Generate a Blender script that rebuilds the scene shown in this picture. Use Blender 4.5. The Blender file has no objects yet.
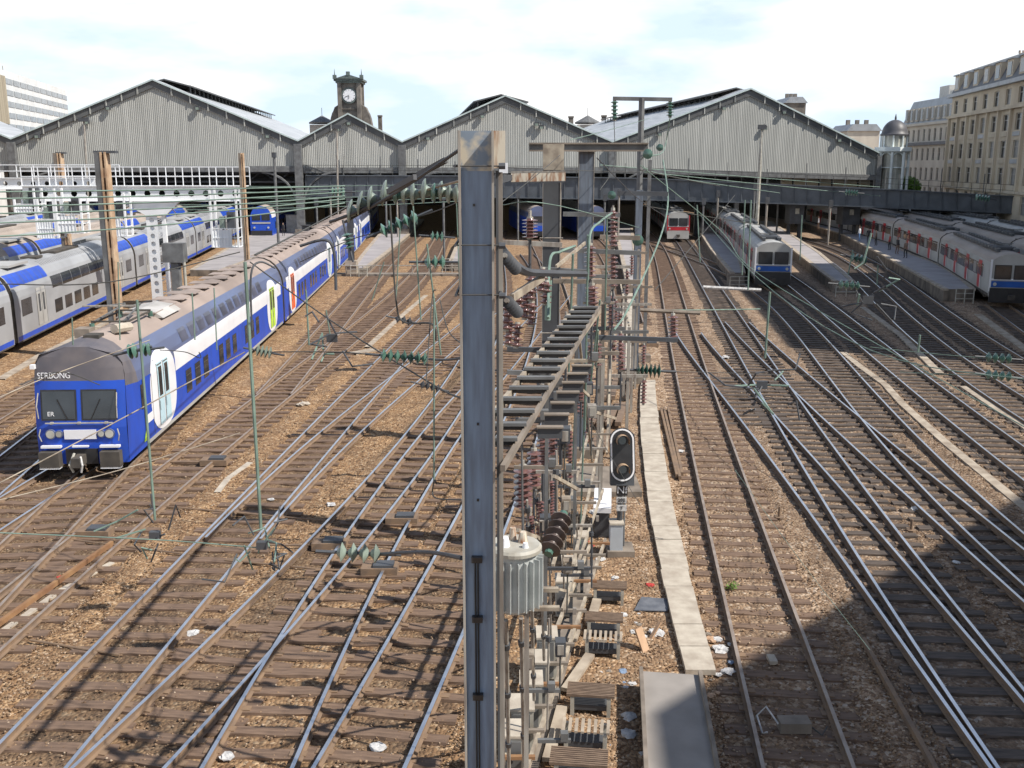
import bpy, bmesh, math, random
import numpy as np
from mathutils import Vector, Matrix
random.seed(7); rng = np.random.default_rng(7)
S = bpy.context.scene
C = S.collection
R = math.radians
# ------------------------------------------------------------------ camera, light, exposure
F = 990.0; PITCH = R(12.6); EYE = 10.0
cd = bpy.data.cameras.new('camera'); cam = bpy.data.objects.new('camera', cd); C.objects.link(cam)
cd.sensor_width = 36.0; cd.lens = 36.0 * F / 1024.0; cd.clip_end = 8000; cd.clip_start = 0.1
cam.location = (0, 0, EYE); cam.rotation_euler = (R(90) - PITCH, 0, 0)
S.camera = cam
SUN = Vector((-0.85, 0.35, -1.0)).normalized()
sd = bpy.data.lights.new('sun', 'SUN'); sd.energy = 4.6; sd.angle = R(0.5); sd.color = (1.0, 0.94, 0.86)
so = bpy.data.objects.new('sun', sd); C.objects.link(so)
so.rotation_euler = SUN.to_track_quat('-Z', 'Y').to_euler(); so.location = (60, -30, 80)
W = bpy.data.worlds.new('World'); S.world = W; W.use_nodes = True
wn = W.node_tree; wn.nodes.clear()
def wnode(t, **k):
    n = wn.nodes.new(t)
    for a, b in k.items(): setattr(n, a, b)
    return n
sky = wnode('ShaderNodeTexSky', sky_type='NISHITA'); sky.sun_disc = False
sky.sun_elevation = R(47.4); sky.sun_rotation = R(112.4); sky.air_density = 1.0; sky.dust_density = 0.6
bg1 = wnode('ShaderNodeBackground'); bg1.inputs[1].default_value = 0.10
wn.links.new(sky.outputs[0], bg1.inputs[0])
tc = wnode('ShaderNodeTexCoord')
mp = wnode('ShaderNodeMapping'); mp.inputs['Scale'].default_value = (1.0, 1.0, 3.2); mp.inputs['Location'].default_value = (0.35, 0.1, 0.2)
wn.links.new(tc.outputs['Generated'], mp.inputs[0])
nz = wnode('ShaderNodeTexNoise'); nz.inputs['Scale'].default_value = 3.4; nz.inputs['Detail'].default_value = 7; nz.inputs['Roughness'].default_value = 0.55
wn.links.new(mp.outputs[0], nz.inputs[0])
sep = wnode('ShaderNodeSeparateXYZ'); wn.links.new(tc.outputs['Generated'], sep.inputs[0])
el = wnode('ShaderNodeMapRange'); el.inputs[1].default_value = 0.0; el.inputs[2].default_value = 0.9; el.inputs[3].default_value = 0.22; el.inputs[4].default_value = -0.22
wn.links.new(sep.outputs[2], el.inputs[0])
ad = wnode('ShaderNodeMath', operation='ADD'); wn.links.new(nz.outputs[0], ad.inputs[0]); wn.links.new(el.outputs[0], ad.inputs[1])
cr = wnode('ShaderNodeMapRange', interpolation_type='SMOOTHSTEP'); cr.inputs[1].default_value = 0.43; cr.inputs[2].default_value = 0.64
wn.links.new(ad.outputs[0], cr.inputs[0])
nz2 = wnode('ShaderNodeTexNoise'); nz2.inputs['Scale'].default_value = 5.0; nz2.inputs['Detail'].default_value = 5
wn.links.new(mp.outputs[0], nz2.inputs[0])
cc = wnode('ShaderNodeMixRGB'); cc.inputs[1].default_value = (0.56, 0.68, 0.80, 1); cc.inputs[2].default_value = (0.86, 0.85, 0.84, 1)
c2 = wnode('ShaderNodeMapRange'); c2.inputs[1].default_value = 0.38; c2.inputs[2].default_value = 0.58
wn.links.new(nz2.outputs[0], c2.inputs[0]); wn.links.new(c2.outputs[0], cc.inputs[0])
bg2 = wnode('ShaderNodeBackground'); bg2.inputs[1].default_value = 1.06
wn.links.new(cc.outputs[0], bg2.inputs[0])
ms = wnode('ShaderNodeMixShader'); wn.links.new(cr.outputs[0], ms.inputs[0]); wn.links.new(bg1.outputs[0], ms.inputs[1]); wn.links.new(bg2.outputs[0], ms.inputs[2])
wo = wnode('ShaderNodeOutputWorld'); wn.links.new(ms.outputs[0], wo.inputs[0])
S.view_settings.view_transform = 'Standard'; S.view_settings.look = 'None'; S.view_settings.gamma = 1; S.view_settings.exposure = 0.42

# ------------------------------------------------------------------ projection helpers
cp, sp = math.cos(PITCH), math.sin(PITCH)
def ray(px, py):
    x = (px - 512) / F; y = (384 - py) / F
    return Vector((x, cp + y * sp, -sp + y * cp))
def Pz(px, py, z=0.0):
    d = ray(px, py); t = (z - EYE) / d.z
    return Vector((d.x * t, d.y * t, z))
def Pd(px, py, Y):
    d = ray(px, py); t = Y / d.y
    return Vector((d.x * t, Y, EYE + d.z * t))
def Sh(px, py, off=0.0):                 # on the facade plane of the train shed
    d = ray(px, py); t = (139.0 + off) / (d.y - 0.1 * d.x)
    return Vector((d.x * t, d.y * t, EYE + d.z * t))

# ------------------------------------------------------------------ materials
MATS = {}
def pm(name, c1, c2=None, scale=3.0, rough=0.7, metal=0.0, bump=0.0, stretch=(1, 1, 1), detail=5, lo=0.35, hi=0.65, bscale=None, spec=0.5):
    if name in MATS: return MATS[name]
    m = bpy.data.materials.new(name); m.use_nodes = True
    nt = m.node_tree; b = nt.nodes['Principled BSDF']
    b.inputs['Roughness'].default_value = rough; b.inputs['Metallic'].default_value = metal
    b.inputs['Specular IOR Level'].default_value = spec
    c1 = tuple(c1) + (1,); c2 = (tuple(c2) + (1,)) if c2 else tuple(v * 0.72 for v in c1[:3]) + (1,)
    tcn = nt.nodes.new('ShaderNodeTexCoord'); mpn = nt.nodes.new('ShaderNodeMapping'); mpn.inputs['Scale'].default_value = stretch
    nt.links.new(tcn.outputs['Object'], mpn.inputs[0])
    n = nt.nodes.new('ShaderNodeTexNoise'); n.inputs['Scale'].default_value = scale; n.inputs['Detail'].default_value = detail
    nt.links.new(mpn.outputs[0], n.inputs[0])
    mr = nt.nodes.new('ShaderNodeMapRange'); mr.inputs[1].default_value = lo; mr.inputs[2].default_value = hi
    nt.links.new(n.outputs[0], mr.inputs[0])
    mx = nt.nodes.new('ShaderNodeMixRGB'); mx.inputs[1].default_value = c1; mx.inputs[2].default_value = c2
    nt.links.new(mr.outputs[0], mx.inputs[0]); nt.links.new(mx.outputs[0], b.inputs['Base Color'])
    if bump:
        n2 = nt.nodes.new('ShaderNodeTexNoise'); n2.inputs['Scale'].default_value = bscale or scale * 4; n2.inputs['Detail'].default_value = 4
        nt.links.new(mpn.outputs[0], n2.inputs[0])
        bn = nt.nodes.new('ShaderNodeBump'); bn.inputs['Strength'].default_value = bump; bn.inputs['Distance'].default_value = 0.02
        nt.links.new(n2.outputs[0], bn.inputs['Height']); nt.links.new(bn.outputs[0], b.inputs['Normal'])
    MATS[name] = m
    return m
def glassy(name, col, rough=0.12):
    if name in MATS: return MATS[name]
    return pm(name, col, tuple(v * 0.5 for v in col), scale=1.2, rough=rough, spec=0.8)

M = dict(
 rail_top=pm('polished_rail_steel', (0.74, 0.76, 0.80), (0.58, 0.60, 0.64), 2, rough=0.30, metal=0.9),
 rail_dull=pm('dull_rail_steel', (0.38, 0.32, 0.27), (0.27, 0.21, 0.17), 3, rough=0.5, metal=0.3),
 rail_side=pm('rusty_rail_side', (0.17, 0.12, 0.085), (0.24, 0.16, 0.10), 4, rough=0.85),
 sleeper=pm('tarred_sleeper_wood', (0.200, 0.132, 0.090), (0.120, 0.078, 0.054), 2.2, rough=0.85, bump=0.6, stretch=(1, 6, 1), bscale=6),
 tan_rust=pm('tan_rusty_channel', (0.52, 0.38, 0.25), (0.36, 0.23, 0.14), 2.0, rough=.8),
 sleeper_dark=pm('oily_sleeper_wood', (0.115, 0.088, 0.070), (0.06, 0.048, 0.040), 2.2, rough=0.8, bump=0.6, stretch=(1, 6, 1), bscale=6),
 steel_blue=pm('blue_grey_painted_steel', (0.22, 0.30, 0.42), (0.155, 0.20, 0.275), 4.0, rough=0.5, bump=0.15, stretch=(5, 5, .5), bscale=6, detail=9, lo=.38, hi=.68),
 steel_slate=pm('slate_blue_steel', (0.15, 0.18, 0.225), (0.10, 0.115, 0.14), 3.0, rough=0.55, stretch=(4, 4, .5)),
 steel_grey=pm('grey_painted_steel', (0.17, 0.175, 0.175), (0.10, 0.10, 0.10), 2.0, rough=0.6, bump=0.2),
 steel_dark=pm('dark_painted_steel', (0.075, 0.082, 0.092), (0.05, 0.052, 0.058), 1.2, rough=0.6),
 steel_mid=pm('weathered_flange_steel', (0.36, 0.34, 0.30), (0.20, 0.17, 0.145), 2.5, rough=0.65, stretch=(4, 4, .6)),
 rust=pm('rust_streaked_steel', (0.60, 0.55, 0.45), (0.30, 0.15, 0.08), 5.0, rough=0.8, stretch=(3, 3, .5), lo=.42, hi=.6),
 rust_brown=pm('brown_rusted_rail', (0.30, 0.17, 0.08), (0.20, 0.10, 0.05), 3.0, rough=0.85),
 beige=pm('beige_channel_steel', (0.44, 0.385, 0.30), (0.22, 0.18, 0.14), 4.0, rough=0.75),
 white=pm('white_gantry_paint', (0.84, 0.85, 0.86), (0.72, 0.74, 0.75), 1.0, rough=0.55),
 wire_green=pm('verdigris_copper_wire', (0.20, 0.29, 0.24), (0.13, 0.19, 0.16), 3, rough=0.7),
 wire_dark=pm('dark_wire', (0.075, 0.075, 0.07), (0.05, 0.05, 0.045), 3, rough=0.7),
 glass_green=pm('green_glass_insulator', (0.10, 0.20, 0.155), (0.06, 0.12, 0.10), 5, rough=0.22, spec=0.7),
 glass_grey=pm('grey_green_insulator', (0.27, 0.33, 0.28), (0.16, 0.20, 0.17), 5, rough=0.35),
 porcelain=pm('brown_glazed_porcelain', (0.20, 0.105, 0.095), (0.12, 0.06, 0.055), 5, rough=0.2, spec=0.8),
 concrete=pm('pale_walkway_concrete', (0.50, 0.45, 0.37), (0.36, 0.31, 0.25), 3, rough=0.9, bump=0.3),
 concrete_d=pm('dirty_concrete', (0.26, 0.22, 0.18), (0.16, 0.135, 0.11), 2.0, rough=0.95, bump=0.4),
 trough=pm('cable_trough_concrete', (0.44, 0.38, 0.30), (0.26, 0.21, 0.16), 2.0, rough=0.95, bump=0.4),
 platform=pm('platform_asphalt', (0.36, 0.335, 0.33), (0.28, 0.26, 0.255), 0.6, rough=0.9),
 platform_side=pm('platform_wall_masonry', (0.24, 0.20, 0.16), (0.10, 0.085, 0.07), 1.6, rough=0.95, stretch=(1, 1, .5), bump=.3),
 wood=pm('weathered_timber', (0.24, 0.17, 0.12), (0.13, 0.09, 0.065), 4.0, rough=0.9, stretch=(1, 5, 1)),
 plate=pm('grey_walkway_plate', (0.30, 0.275, 0.25), (0.24, 0.22, 0.20), 1.5, rough=0.85),
 cabinet=pm('pale_cabinet_paint', (0.46, 0.45, 0.40), (0.32, 0.30, 0.25), 3.0, rough=0.6),
 black=pm('black_enamel', (0.018, 0.018, 0.02), (0.03, 0.03, 0.032), 3.0, rough=0.35),
 enamel=pm('white_enamel', (0.80, 0.81, 0.83), (0.72, 0.73, 0.75), 3.0, rough=0.35),
 paper=pm('pale_litter', (0.62, 0.61, 0.59), (0.36, 0.36, 0.36), 9.0, rough=0.9),
)
def corrugated(name, c1, c2, period):
    m = bpy.data.materials.new(name); m.use_nodes = True; nt = m.node_tree; b = nt.nodes['Principled BSDF']; b.inputs['Roughness'].default_value = .8
    t = nt.nodes.new('ShaderNodeTexCoord'); w = nt.nodes.new('ShaderNodeTexWave'); w.bands_direction = 'X'; w.inputs['Scale'].default_value = 6.2832 / (20 * period) ; w.inputs['Distortion'].default_value = 0.0
    nt.links.new(t.outputs['Object'], w.inputs[0])
    mpn = nt.nodes.new('ShaderNodeMapping'); mpn.inputs['Scale'].default_value = (1.6, 1.6, .12); nt.links.new(t.outputs['Object'], mpn.inputs[0])
    n = nt.nodes.new('ShaderNodeTexNoise'); n.inputs['Scale'].default_value = 1.0; n.inputs['Detail'].default_value = 6; nt.links.new(mpn.outputs[0], n.inputs[0])
    ma = nt.nodes.new('ShaderNodeMath'); ma.operation = 'MULTIPLY_ADD'; ma.inputs[1].default_value = 1.5; nt.links.new(n.outputs[0], ma.inputs[0]); ma.inputs[2].default_value = -.25
    m2 = nt.nodes.new('ShaderNodeMath'); m2.operation = 'MULTIPLY'; m2.inputs[1].default_value = 1.0; nt.links.new(w.outputs[1], m2.inputs[0])
    m3 = nt.nodes.new('ShaderNodeMath'); m3.operation = 'MULTIPLY'; nt.links.new(m2.outputs[0], m3.inputs[0]); nt.links.new(ma.outputs[0], m3.inputs[1]); m3.use_clamp = True
    mx = nt.nodes.new('ShaderNodeMixRGB'); mx.inputs[1].default_value = c1 + (1,); mx.inputs[2].default_value = c2 + (1,); nt.links.new(m3.outputs[0], mx.inputs[0]); nt.links.new(mx.outputs[0], b.inputs['Base Color'])
    bn = nt.nodes.new('ShaderNodeBump'); bn.inputs['Strength'].default_value = .5; bn.inputs['Distance'].default_value = .08; nt.links.new(w.outputs[1], bn.inputs['Height']); nt.links.new(bn.outputs[0], b.inputs['Normal'])
    MATS[name] = m; return m

# ------------------------------------------------------------------ mesh builder
class MB:
    def __init__(s): s.v = []; s.f = []; s.m = []; s.mats = []
    def mi(s, m):
        if m not in s.mats: s.mats.append(m)
        return s.mats.index(m)
    def add(s, vs, fs, m):
        k = len(s.v); s.v += [tuple(v) for v in vs]; i = s.mi(m)
        for f in fs: s.f.append([a + k for a in f]); s.m.append(i)
        return s
    def box(s, c, d, m, rot=None):
        hx, hy, hz = d[0] / 2, d[1] / 2, d[2] / 2
        vs = [Vector((x, y, z)) for x in (-hx, hx) for y in (-hy, hy) for z in (-hz, hz)]
        if rot is not None: vs = [rot @ v for v in vs]
        c = Vector(c); vs = [v + c for v in vs]
        return s.add(vs, [(0, 1, 3, 2), (4, 6, 7, 5), (0, 4, 5, 1), (2, 3, 7, 6), (0, 2, 6, 4), (1, 5, 7, 3)], m)
    def beam(s, a, b, w, h, m):          # a bar with square section from a to b, h measured in the vertical plane
        a = Vector(a); b = Vector(b); d = b - a; L = d.length
        if L < 1e-6: return s
        d.normalize(); up = Vector((0, 0, 1)) if abs(d.z) < .95 else Vector((0, 1, 0))
        x = d.cross(up).normalized(); z = x.cross(d).normalized()
        vs = []
        for p in (a, b):
            for i, j in ((-1, -1), (1, -1), (1, 1), (-1, 1)): vs.append(p + x * (i * w / 2) + z * (j * h / 2))
        return s.add(vs, [(0, 3, 2, 1), (4, 5, 6, 7), (0, 1, 5, 4), (1, 2, 6, 5), (2, 3, 7, 6), (3, 0, 4, 7)], m)
    def tube(s, pts, r, m, n=6, caps=True):
        pts = [Vector(p) for p in pts]; rs = r if isinstance(r, (list, tuple)) else [r] * len(pts)
        k = len(s.v); i = s.mi(m); px = None
        for j, p in enumerate(pts):
            d = (pts[min(j + 1, len(pts) - 1)] - pts[max(j - 1, 0)])
            if d.length < 1e-9: d = Vector((0, 0, 1))
            d.normalize()
            if px is None:
                up = Vector((0, 0, 1)) if abs(d.z) < .9 else Vector((1, 0, 0)); px = d.cross(up).normalized()
            px = (px - d * px.dot(d)).normalized(); pz = px.cross(d)
            for q in range(n):
                a = 2 * math.pi * q / n; s.v.append(tuple(p + px * (rs[j] * math.cos(a)) + pz * (rs[j] * math.sin(a))))
        for j in range(len(pts) - 1):
            for q in range(n):
                s.f.append([k + j * n + q, k + j * n + (q + 1) % n, k + (j + 1) * n + (q + 1) % n, k + (j + 1) * n + q]); s.m.append(i)
        if caps:
            s.f.append([k + q for q in range(n)][::-1]); s.m.append(i)
            s.f.append([k + (len(pts) - 1) * n + q for q in range(n)]); s.m.append(i)
        return s
    def lathe(s, o, axis, prof, m, n=12):      # prof: list of (distance along axis, radius)
        o = Vector(o); a = Vector(axis).normalized()
        return s.tube([o + a * t for t, r in prof], [max(r, 1e-3) for t, r in prof], m, n) if all(prof[i][0] < prof[i + 1][0] for i in range(len(prof) - 1)) else s
    def prism(s, pts, ext, m):                 # planar polygon extruded by a vector
        pts = [Vector(p) for p in pts]; e = Vector(ext); n = len(pts)
        return s.add(pts + [p + e for p in pts], [tuple(range(n))[::-1], tuple(range(n, 2 * n))] + [(i, (i + 1) % n, n + (i + 1) % n, n + i) for i in range(n)], m)
    def mesh(s, name):
        me = bpy.data.meshes.new(name); me.from_pydata(s.v, [], s.f)
        for m in s.mats: me.materials.append(m)
        me.polygons.foreach_set('material_index', s.m); me.update()
        return me
    def build(s, name, parent=None, smooth=False, fix=True):
        me = s.mesh(name)
        if fix:
            bm = bmesh.new(); bm.from_mesh(me); bmesh.ops.recalc_face_normals(bm, faces=bm.faces[:]); bm.to_mesh(me); bm.free()
        if smooth:
            me.polygons.foreach_set('use_smooth', [True] * len(me.polygons))
            try: me.set_sharp_from_angle(angle=R(40))
            except Exception: pass
        o = bpy.data.objects.new(name, me); C.objects.link(o)
        if parent is not None:
            o.parent = parent; o.matrix_parent_inverse = parent.matrix_basis.inverted()
        return o
def tag(o, label, cat, group=None):
    o['label'] = label; o['category'] = cat
    if group: o['group'] = group
    return o
def struct(o, kind='structure'):
    o['kind'] = kind; return o
def thing(name, label, cat, loc=(0, 0, 0), group=None, rz=0.0):
    o = bpy.data.objects.new(name, None); o.empty_display_size = .3; C.objects.link(o); o.location = loc; o.rotation_euler = (0, 0, rz)
    return tag(o, label, cat, group)
def copy_child(o, parent, loc=None, rz=None):
    c = o.copy(); C.objects.link(c); c.parent = parent
    return c
def text_mesh(name, txt, size, mat, parent, mw):
    cu = bpy.data.curves.new(name, 'FONT'); cu.body = txt; cu.size = size; cu.extrude = 0.004; cu.align_x = 'CENTER'; cu.align_y = 'CENTER'
    t = bpy.data.objects.new('tmp', cu); C.objects.link(t)
    bpy.context.view_layer.update()
    me = bpy.data.meshes.new_from_object(t.evaluated_get(bpy.context.evaluated_depsgraph_get()))
    bpy.data.objects.remove(t); me.materials.clear(); me.materials.append(mat); me.name = name
    o = bpy.data.objects.new(name, me); C.objects.link(o); o.parent = parent; o.matrix_parent_inverse = Matrix.Identity(4); o.matrix_basis = mw
    return o
# ------------------------------------------------------------------ railway tracks (rail lines measured on the ground)
GA = 0.75; RZ = 0.18
TR = []       # (fn X(Y), y0, y1, darkness)
def fit(pts, deg):
    ps = [Pz(x, y, RZ) for x, y in pts]; Y = np.array([p.y for p in ps]); X = np.array([p.x for p in ps])
    return np.array(Y), np.array(X)
def build_center(left, right, deg, extra=()):
    Ys = []; Xs = []; Ws = []
    for side, pl in ((1, left), (-1, right)):
        if not pl or len(pl) < 2: continue
        Y, X = fit(pl, deg); 
        o = np.argsort(Y); Y = Y[o]; X = X[o]
        # direction from local slope
        s = np.gradient(X, Y)
        Xc = X + side * GA * np.sqrt(1 + s * s)
        Ys += list(Y); Xs += list(Xc); Ws += list(1.0 / np.maximum(Y, 10))
    for (x, y) in extra: Xs.append(x); Ys.append(y); Ws.append(.02)
    deg = min(deg, len(set(np.round(Ys, 1))) - 1)
    t = (np.array(Ys) - 50) / 50
    c = np.polyfit(t, np.array(Xs), deg, w=np.array(Ws))
    return lambda Y: np.polyval(c, (np.asarray(Y, float) - 50) / 50)
def ext(f, y0, y1):
    def g(Y):
        Y = np.asarray(Y, float); Yc = np.clip(Y, y0, y1)
        s0 = (f(y0 + 1) - f(y0)) / 1.0; s1 = (f(y1) - f(y1 - 1)) / 1.0
        return f(Yc) + np.where(Y < y0, (Y - y0) * s0, 0) + np.where(Y > y1, (Y - y1) * s1, 0)
    return g
RAILPROF = [(-.07, 0), (.07, 0), (.07, .018), (.012, .035), (.012, .105), (.036, .118), (.036, .145), (-.036, .145), (-.036, .118), (-.012, .105), (-.012, .035), (-.07, .018)]
def rail_mesh(f, off, ys, zb, top, dz=0.0):
    mb = MB(); n = len(RAILPROF)
    X = f(ys); s = np.gradient(X, ys)
    vs = []
    for x, y, sl in zip(X, ys, s):
        nrm = Vector((1, -sl, 0)).normalized(); c = Vector((x, y, zb + dz)) + nrm * off
        for a, b in RAILPROF: vs.append(c + nrm * a + Vector((0, 0, b)))
    k = len(ys)
    fs = []; ft = []
    for j in range(k - 1):
        for q in range(n):
            q2 = (q + 1) % n; fc = (j * n + q, j * n + q2, (j + 1) * n + q2, (j + 1) * n + q)
            (ft if q == 6 else fs).append(fc)
    fs.append(tuple(range(n))[::-1]); fs.append(tuple((k - 1) * n + q for q in range(n)))
    mb.add(vs, fs, M['rail_side']); i = mb.mi(top)
    for t in ft: mb.f.append(list(t)); mb.m.append(i)
    return mb
SLM = {}
def sleeper_mesh(dark, i):
    if (dark, i) in SLM: return SLM[(dark, i)]
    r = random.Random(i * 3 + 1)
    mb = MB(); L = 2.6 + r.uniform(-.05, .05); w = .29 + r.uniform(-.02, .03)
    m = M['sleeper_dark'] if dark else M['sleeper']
    vs = []
    for yy, sgn in ((-w / 2, -1), (w / 2, 1)):
        for q in range(7):
            x = -L / 2 + L * q / 6
            vs.append((x, yy + r.uniform(-.012, .012), 0.0)); vs.append((x + r.uniform(-.01, .01), yy * .93 + r.uniform(-.012, .012), .06 + r.uniform(-.012, .008)))
    fs = []
    for q in range(6):
        a = q * 2; b = 14 + q * 2
        fs += [(a, a + 2, a + 3, a + 1), (b, b + 1, b + 3, b + 2), (a + 1, a + 3, b + 3, b + 1)]
    fs += [(0, 1, 15, 14), (12, 26, 27, 13)]
    mb.add(vs, fs, m)
    for sx in (-GA, GA):                        # chairs and bolts holding the rail
        mb.box((sx, 0, .065), (.30, .15, .03), M['rail_side'])
    me = mb.mesh('sleeper'); SLM[(dark, i)] = me
    return me
NT = 0
def track(label, left, right, deg=3, near=None, far=None, dark=0, shiny=True, extra=(), skip=(), group='railway tracks'):
    global NT
    f0 = build_center(left, right, deg, extra)
    ysd = [Pz(x, y, RZ).y for x, y in (left or []) + (right or [])] + [e[1] for e in extra]
    ya, yb = min(ysd), max(ysd)
    f = ext(f0, ya, yb)
    y0 = near if near is not None else ya; y1 = far if far is not None else yb
    t = thing('railway_track', label, 'track', (float(f(y0)), y0, 0), group)
    dz = (NT % 7) * 0.0012; NT += 1
    n = max(6, int((y1 - y0) / 0.9)); ys = np.linspace(y0, y1, n)
    top = M['rail_top'] if shiny else M['rail_dull']
    for o in (-GA, GA):
        r = rail_mesh(f, o, ys, 0.035, top, dz).build('rail', t, fix=False)
    # sleepers
    Y = y0; pos = []; k = 0
    while Y < y1:
        x = float(f(Y)); s = float(f(Y + .5) - f(Y - .5)); ok = True
        for (g, a, b, _d) in TR:
            if a - 1 < Y < b + 1 and abs(float(g(Y)) - x) < 1.35: ok = False; break
        for a, b in skip:
            if a < Y < b: ok = False
        if ok: pos.append((x, Y, -math.atan(s)))
        Y += .70 / math.sqrt(1 + s * s)
    stuffm = MB()
    for i, (x, Y, a) in enumerate(pos):
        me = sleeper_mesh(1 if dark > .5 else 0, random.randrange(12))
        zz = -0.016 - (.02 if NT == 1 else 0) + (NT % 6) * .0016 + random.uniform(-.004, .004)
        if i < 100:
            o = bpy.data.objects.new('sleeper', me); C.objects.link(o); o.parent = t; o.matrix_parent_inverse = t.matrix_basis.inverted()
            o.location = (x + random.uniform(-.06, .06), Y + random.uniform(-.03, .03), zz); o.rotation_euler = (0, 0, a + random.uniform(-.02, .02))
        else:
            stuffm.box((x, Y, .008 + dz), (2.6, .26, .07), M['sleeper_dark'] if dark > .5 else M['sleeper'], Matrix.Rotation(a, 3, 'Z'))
    if stuffm.v:
        o = stuffm.build('sleeper', t); o['kind'] = 'stuff'
    TR.append((f, y0, y1, dark))
    return f
R1 = track('dull-railed track running straight down right beside the pale concrete walkway', [(648,239),(657.6,278),(664.6,311),(668,325),(671.6,341),(678.7,371.5),(688,425.5),(698.6,480),(710,530),(728,614.7),(743,678),(765.4,768)], [(659.8,239),(678,288.5),(686.6,309.6),(696,340),(710,381),(745.5,480),(790,608),(854,768)], deg=4, near=9, far=150, shiny=False, extra=((19.5,150),))
R2 = track('shiny-railed track second to the right of the walkway, from the short platform', [(677,242),(700.6,285),(717,313),(733,340),(743,364.5),(762,397),(776,418),(792,446.5),(812,480),(893,608),(998.5,768)], [(722.6,288.5),(733,306),(743,320),(778,371.6),(797,395),(825,437),(856.8,480),(957,608),(1024,690)], deg=5, near=9, far=150, dark=.6, extra=((23.5,150),))
RAC = track('turnout track leaving the walkway track for the shiny track beside it', [(678,335),(710,381),(719.7,392.7),(757,437),(786.5,480),(880,608),(991.4,768)], [(691,318),(695,320),(726.7,363),(752.5,392.7),(778,418),(831,480),(943,608),(1024,702)], deg=4, near=13, far=58, dark=.6)
RE = track('crossing track that cuts from the second right-hand track to the third', [(723,320),(764,362),(797,392.7),(832,423),(880,470),(924.6,511.6),(971.5,554),(1024,600.6)], [(748,320),(794.7,364.5),(834.5,397),(855.6,411),(880,439.5),(914,460),(948,488),(1024,550)], deg=3, near=17, far=62, dark=.6)
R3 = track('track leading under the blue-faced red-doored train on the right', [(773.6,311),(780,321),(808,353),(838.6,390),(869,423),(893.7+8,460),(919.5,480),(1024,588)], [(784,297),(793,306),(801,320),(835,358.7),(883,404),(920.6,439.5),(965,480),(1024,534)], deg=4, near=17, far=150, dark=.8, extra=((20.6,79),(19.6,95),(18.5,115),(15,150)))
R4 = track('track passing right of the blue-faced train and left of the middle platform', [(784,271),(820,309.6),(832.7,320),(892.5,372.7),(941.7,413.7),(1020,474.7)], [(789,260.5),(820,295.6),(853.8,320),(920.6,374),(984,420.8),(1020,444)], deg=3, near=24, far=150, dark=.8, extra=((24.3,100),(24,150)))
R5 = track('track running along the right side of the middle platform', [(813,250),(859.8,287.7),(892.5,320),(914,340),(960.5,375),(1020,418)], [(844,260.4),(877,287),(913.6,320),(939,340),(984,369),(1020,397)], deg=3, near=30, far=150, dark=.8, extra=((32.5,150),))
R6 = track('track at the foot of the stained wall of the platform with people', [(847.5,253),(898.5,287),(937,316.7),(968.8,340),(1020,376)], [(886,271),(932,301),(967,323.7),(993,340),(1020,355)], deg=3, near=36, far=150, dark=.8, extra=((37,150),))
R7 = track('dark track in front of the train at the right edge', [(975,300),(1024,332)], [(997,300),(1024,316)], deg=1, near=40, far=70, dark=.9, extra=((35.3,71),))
# left half
LA = track('lowest track, running diagonally behind the foot of the big blue-grey mast', [(305.5,768),(366.5,685),(407.5,608),(440,553.5),(459,527.7)], [(400.5,768),(460,643)], deg=2, near=9, far=110, extra=((1.9,80),(2.0,110)))
LB = track('track crossing the bottom left in the middle of the diagonal ones', [(200.4,768),(220,736),(282,632),(298.5,608),(335,550),(370,497),(407.5,448),(434,416),(460,393)], [(292.6,768),(366,608),(392,556),(424,497),(454,448)], deg=2, near=9, far=75)
LC = track('diagonal track whose rail crosses its right neighbour at a frog near the bottom', [(72.6,768),(236.7,608),(276,567.5),(316,530),(389,461),(396,448),(402.8,440),(431,393),(452,358)], [(167.6,768),(220,704),(306.7,608),(347.7,563),(421.5,474),(445,448)], deg=3, near=9, far=150, extra=((-1.5,100),(-2,150)))
LD1 = track('long diagonal track from the lower left corner to the pale cable trough', [(0,741.6),(131,608),(220,518),(260,478),(276,458.6),(325.5,407),(374.7,360),(401,338),(431,306),(449,288)], [(65.6,768),(200,608),(264.5,530),(306.7,478),(323,456),(360.6,414),(405,365),(427.6,338),(460,300)], deg=4, near=12, far=150, extra=((-5.3,150),))
LD2 = track('turnout track splitting off the long diagonal track beside the litter', [(220,524),(267,478),(337,412),(392,374),(405,365),(444,335)], [(264.5,533),(313.7,478),(381.7,421),(431,371),(459,351)], deg=3, near=25, far=66)
LE1 = track('brown track between the blue train and the long diagonal, its right branch', [(0,598),(49,553.5),(110,504),(150,474),(189,447),(241,402.6),(304,360),(338,338),(366,313),(392.5,293.6),(408,274)], [(38.7,608),(112,549),(159,506.6),(180,490),(226.7,452),(285,399),(332,365),(365,330),(378,323),(403,300.6),(426,276)], deg=4, near=17, far=150, shiny=False, extra=((-9.5,150),))
LE2 = track('brown track nearest the blue train door side, left branch of the turnout', [(257,391),(290,363),(318,331),(327.5,316),(350,288),(371,272.5)], [(292,391),(327.5,346),(341.5,330),(350,316),(362.6,299),(385.5,276)], deg=3, near=42, far=150, shiny=False, extra=((-13,150),))
LH = track('rusty track slanting out from under the front of the blue train', [(14,530),(51,503),(75,482)], [(0,590),(47,553),(103,502),(122,482)], deg=2, near=20, far=150, shiny=False, extra=((-15.0,45),(-16.3,60),(-18.5,90),(-22,150)))
LH2 = track('shiny track leaving the blue train towards the left edge', [(0,497),(49,469)], [(0,530),(68,485),(91,470)], deg=1, near=24, far=33)
LG = track('track in the shadow left of the blue train', [(0,457),(41,428)], [(14,478),(41,458)], deg=1, near=26, far=60, extra=((-20.5,60),))
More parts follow.
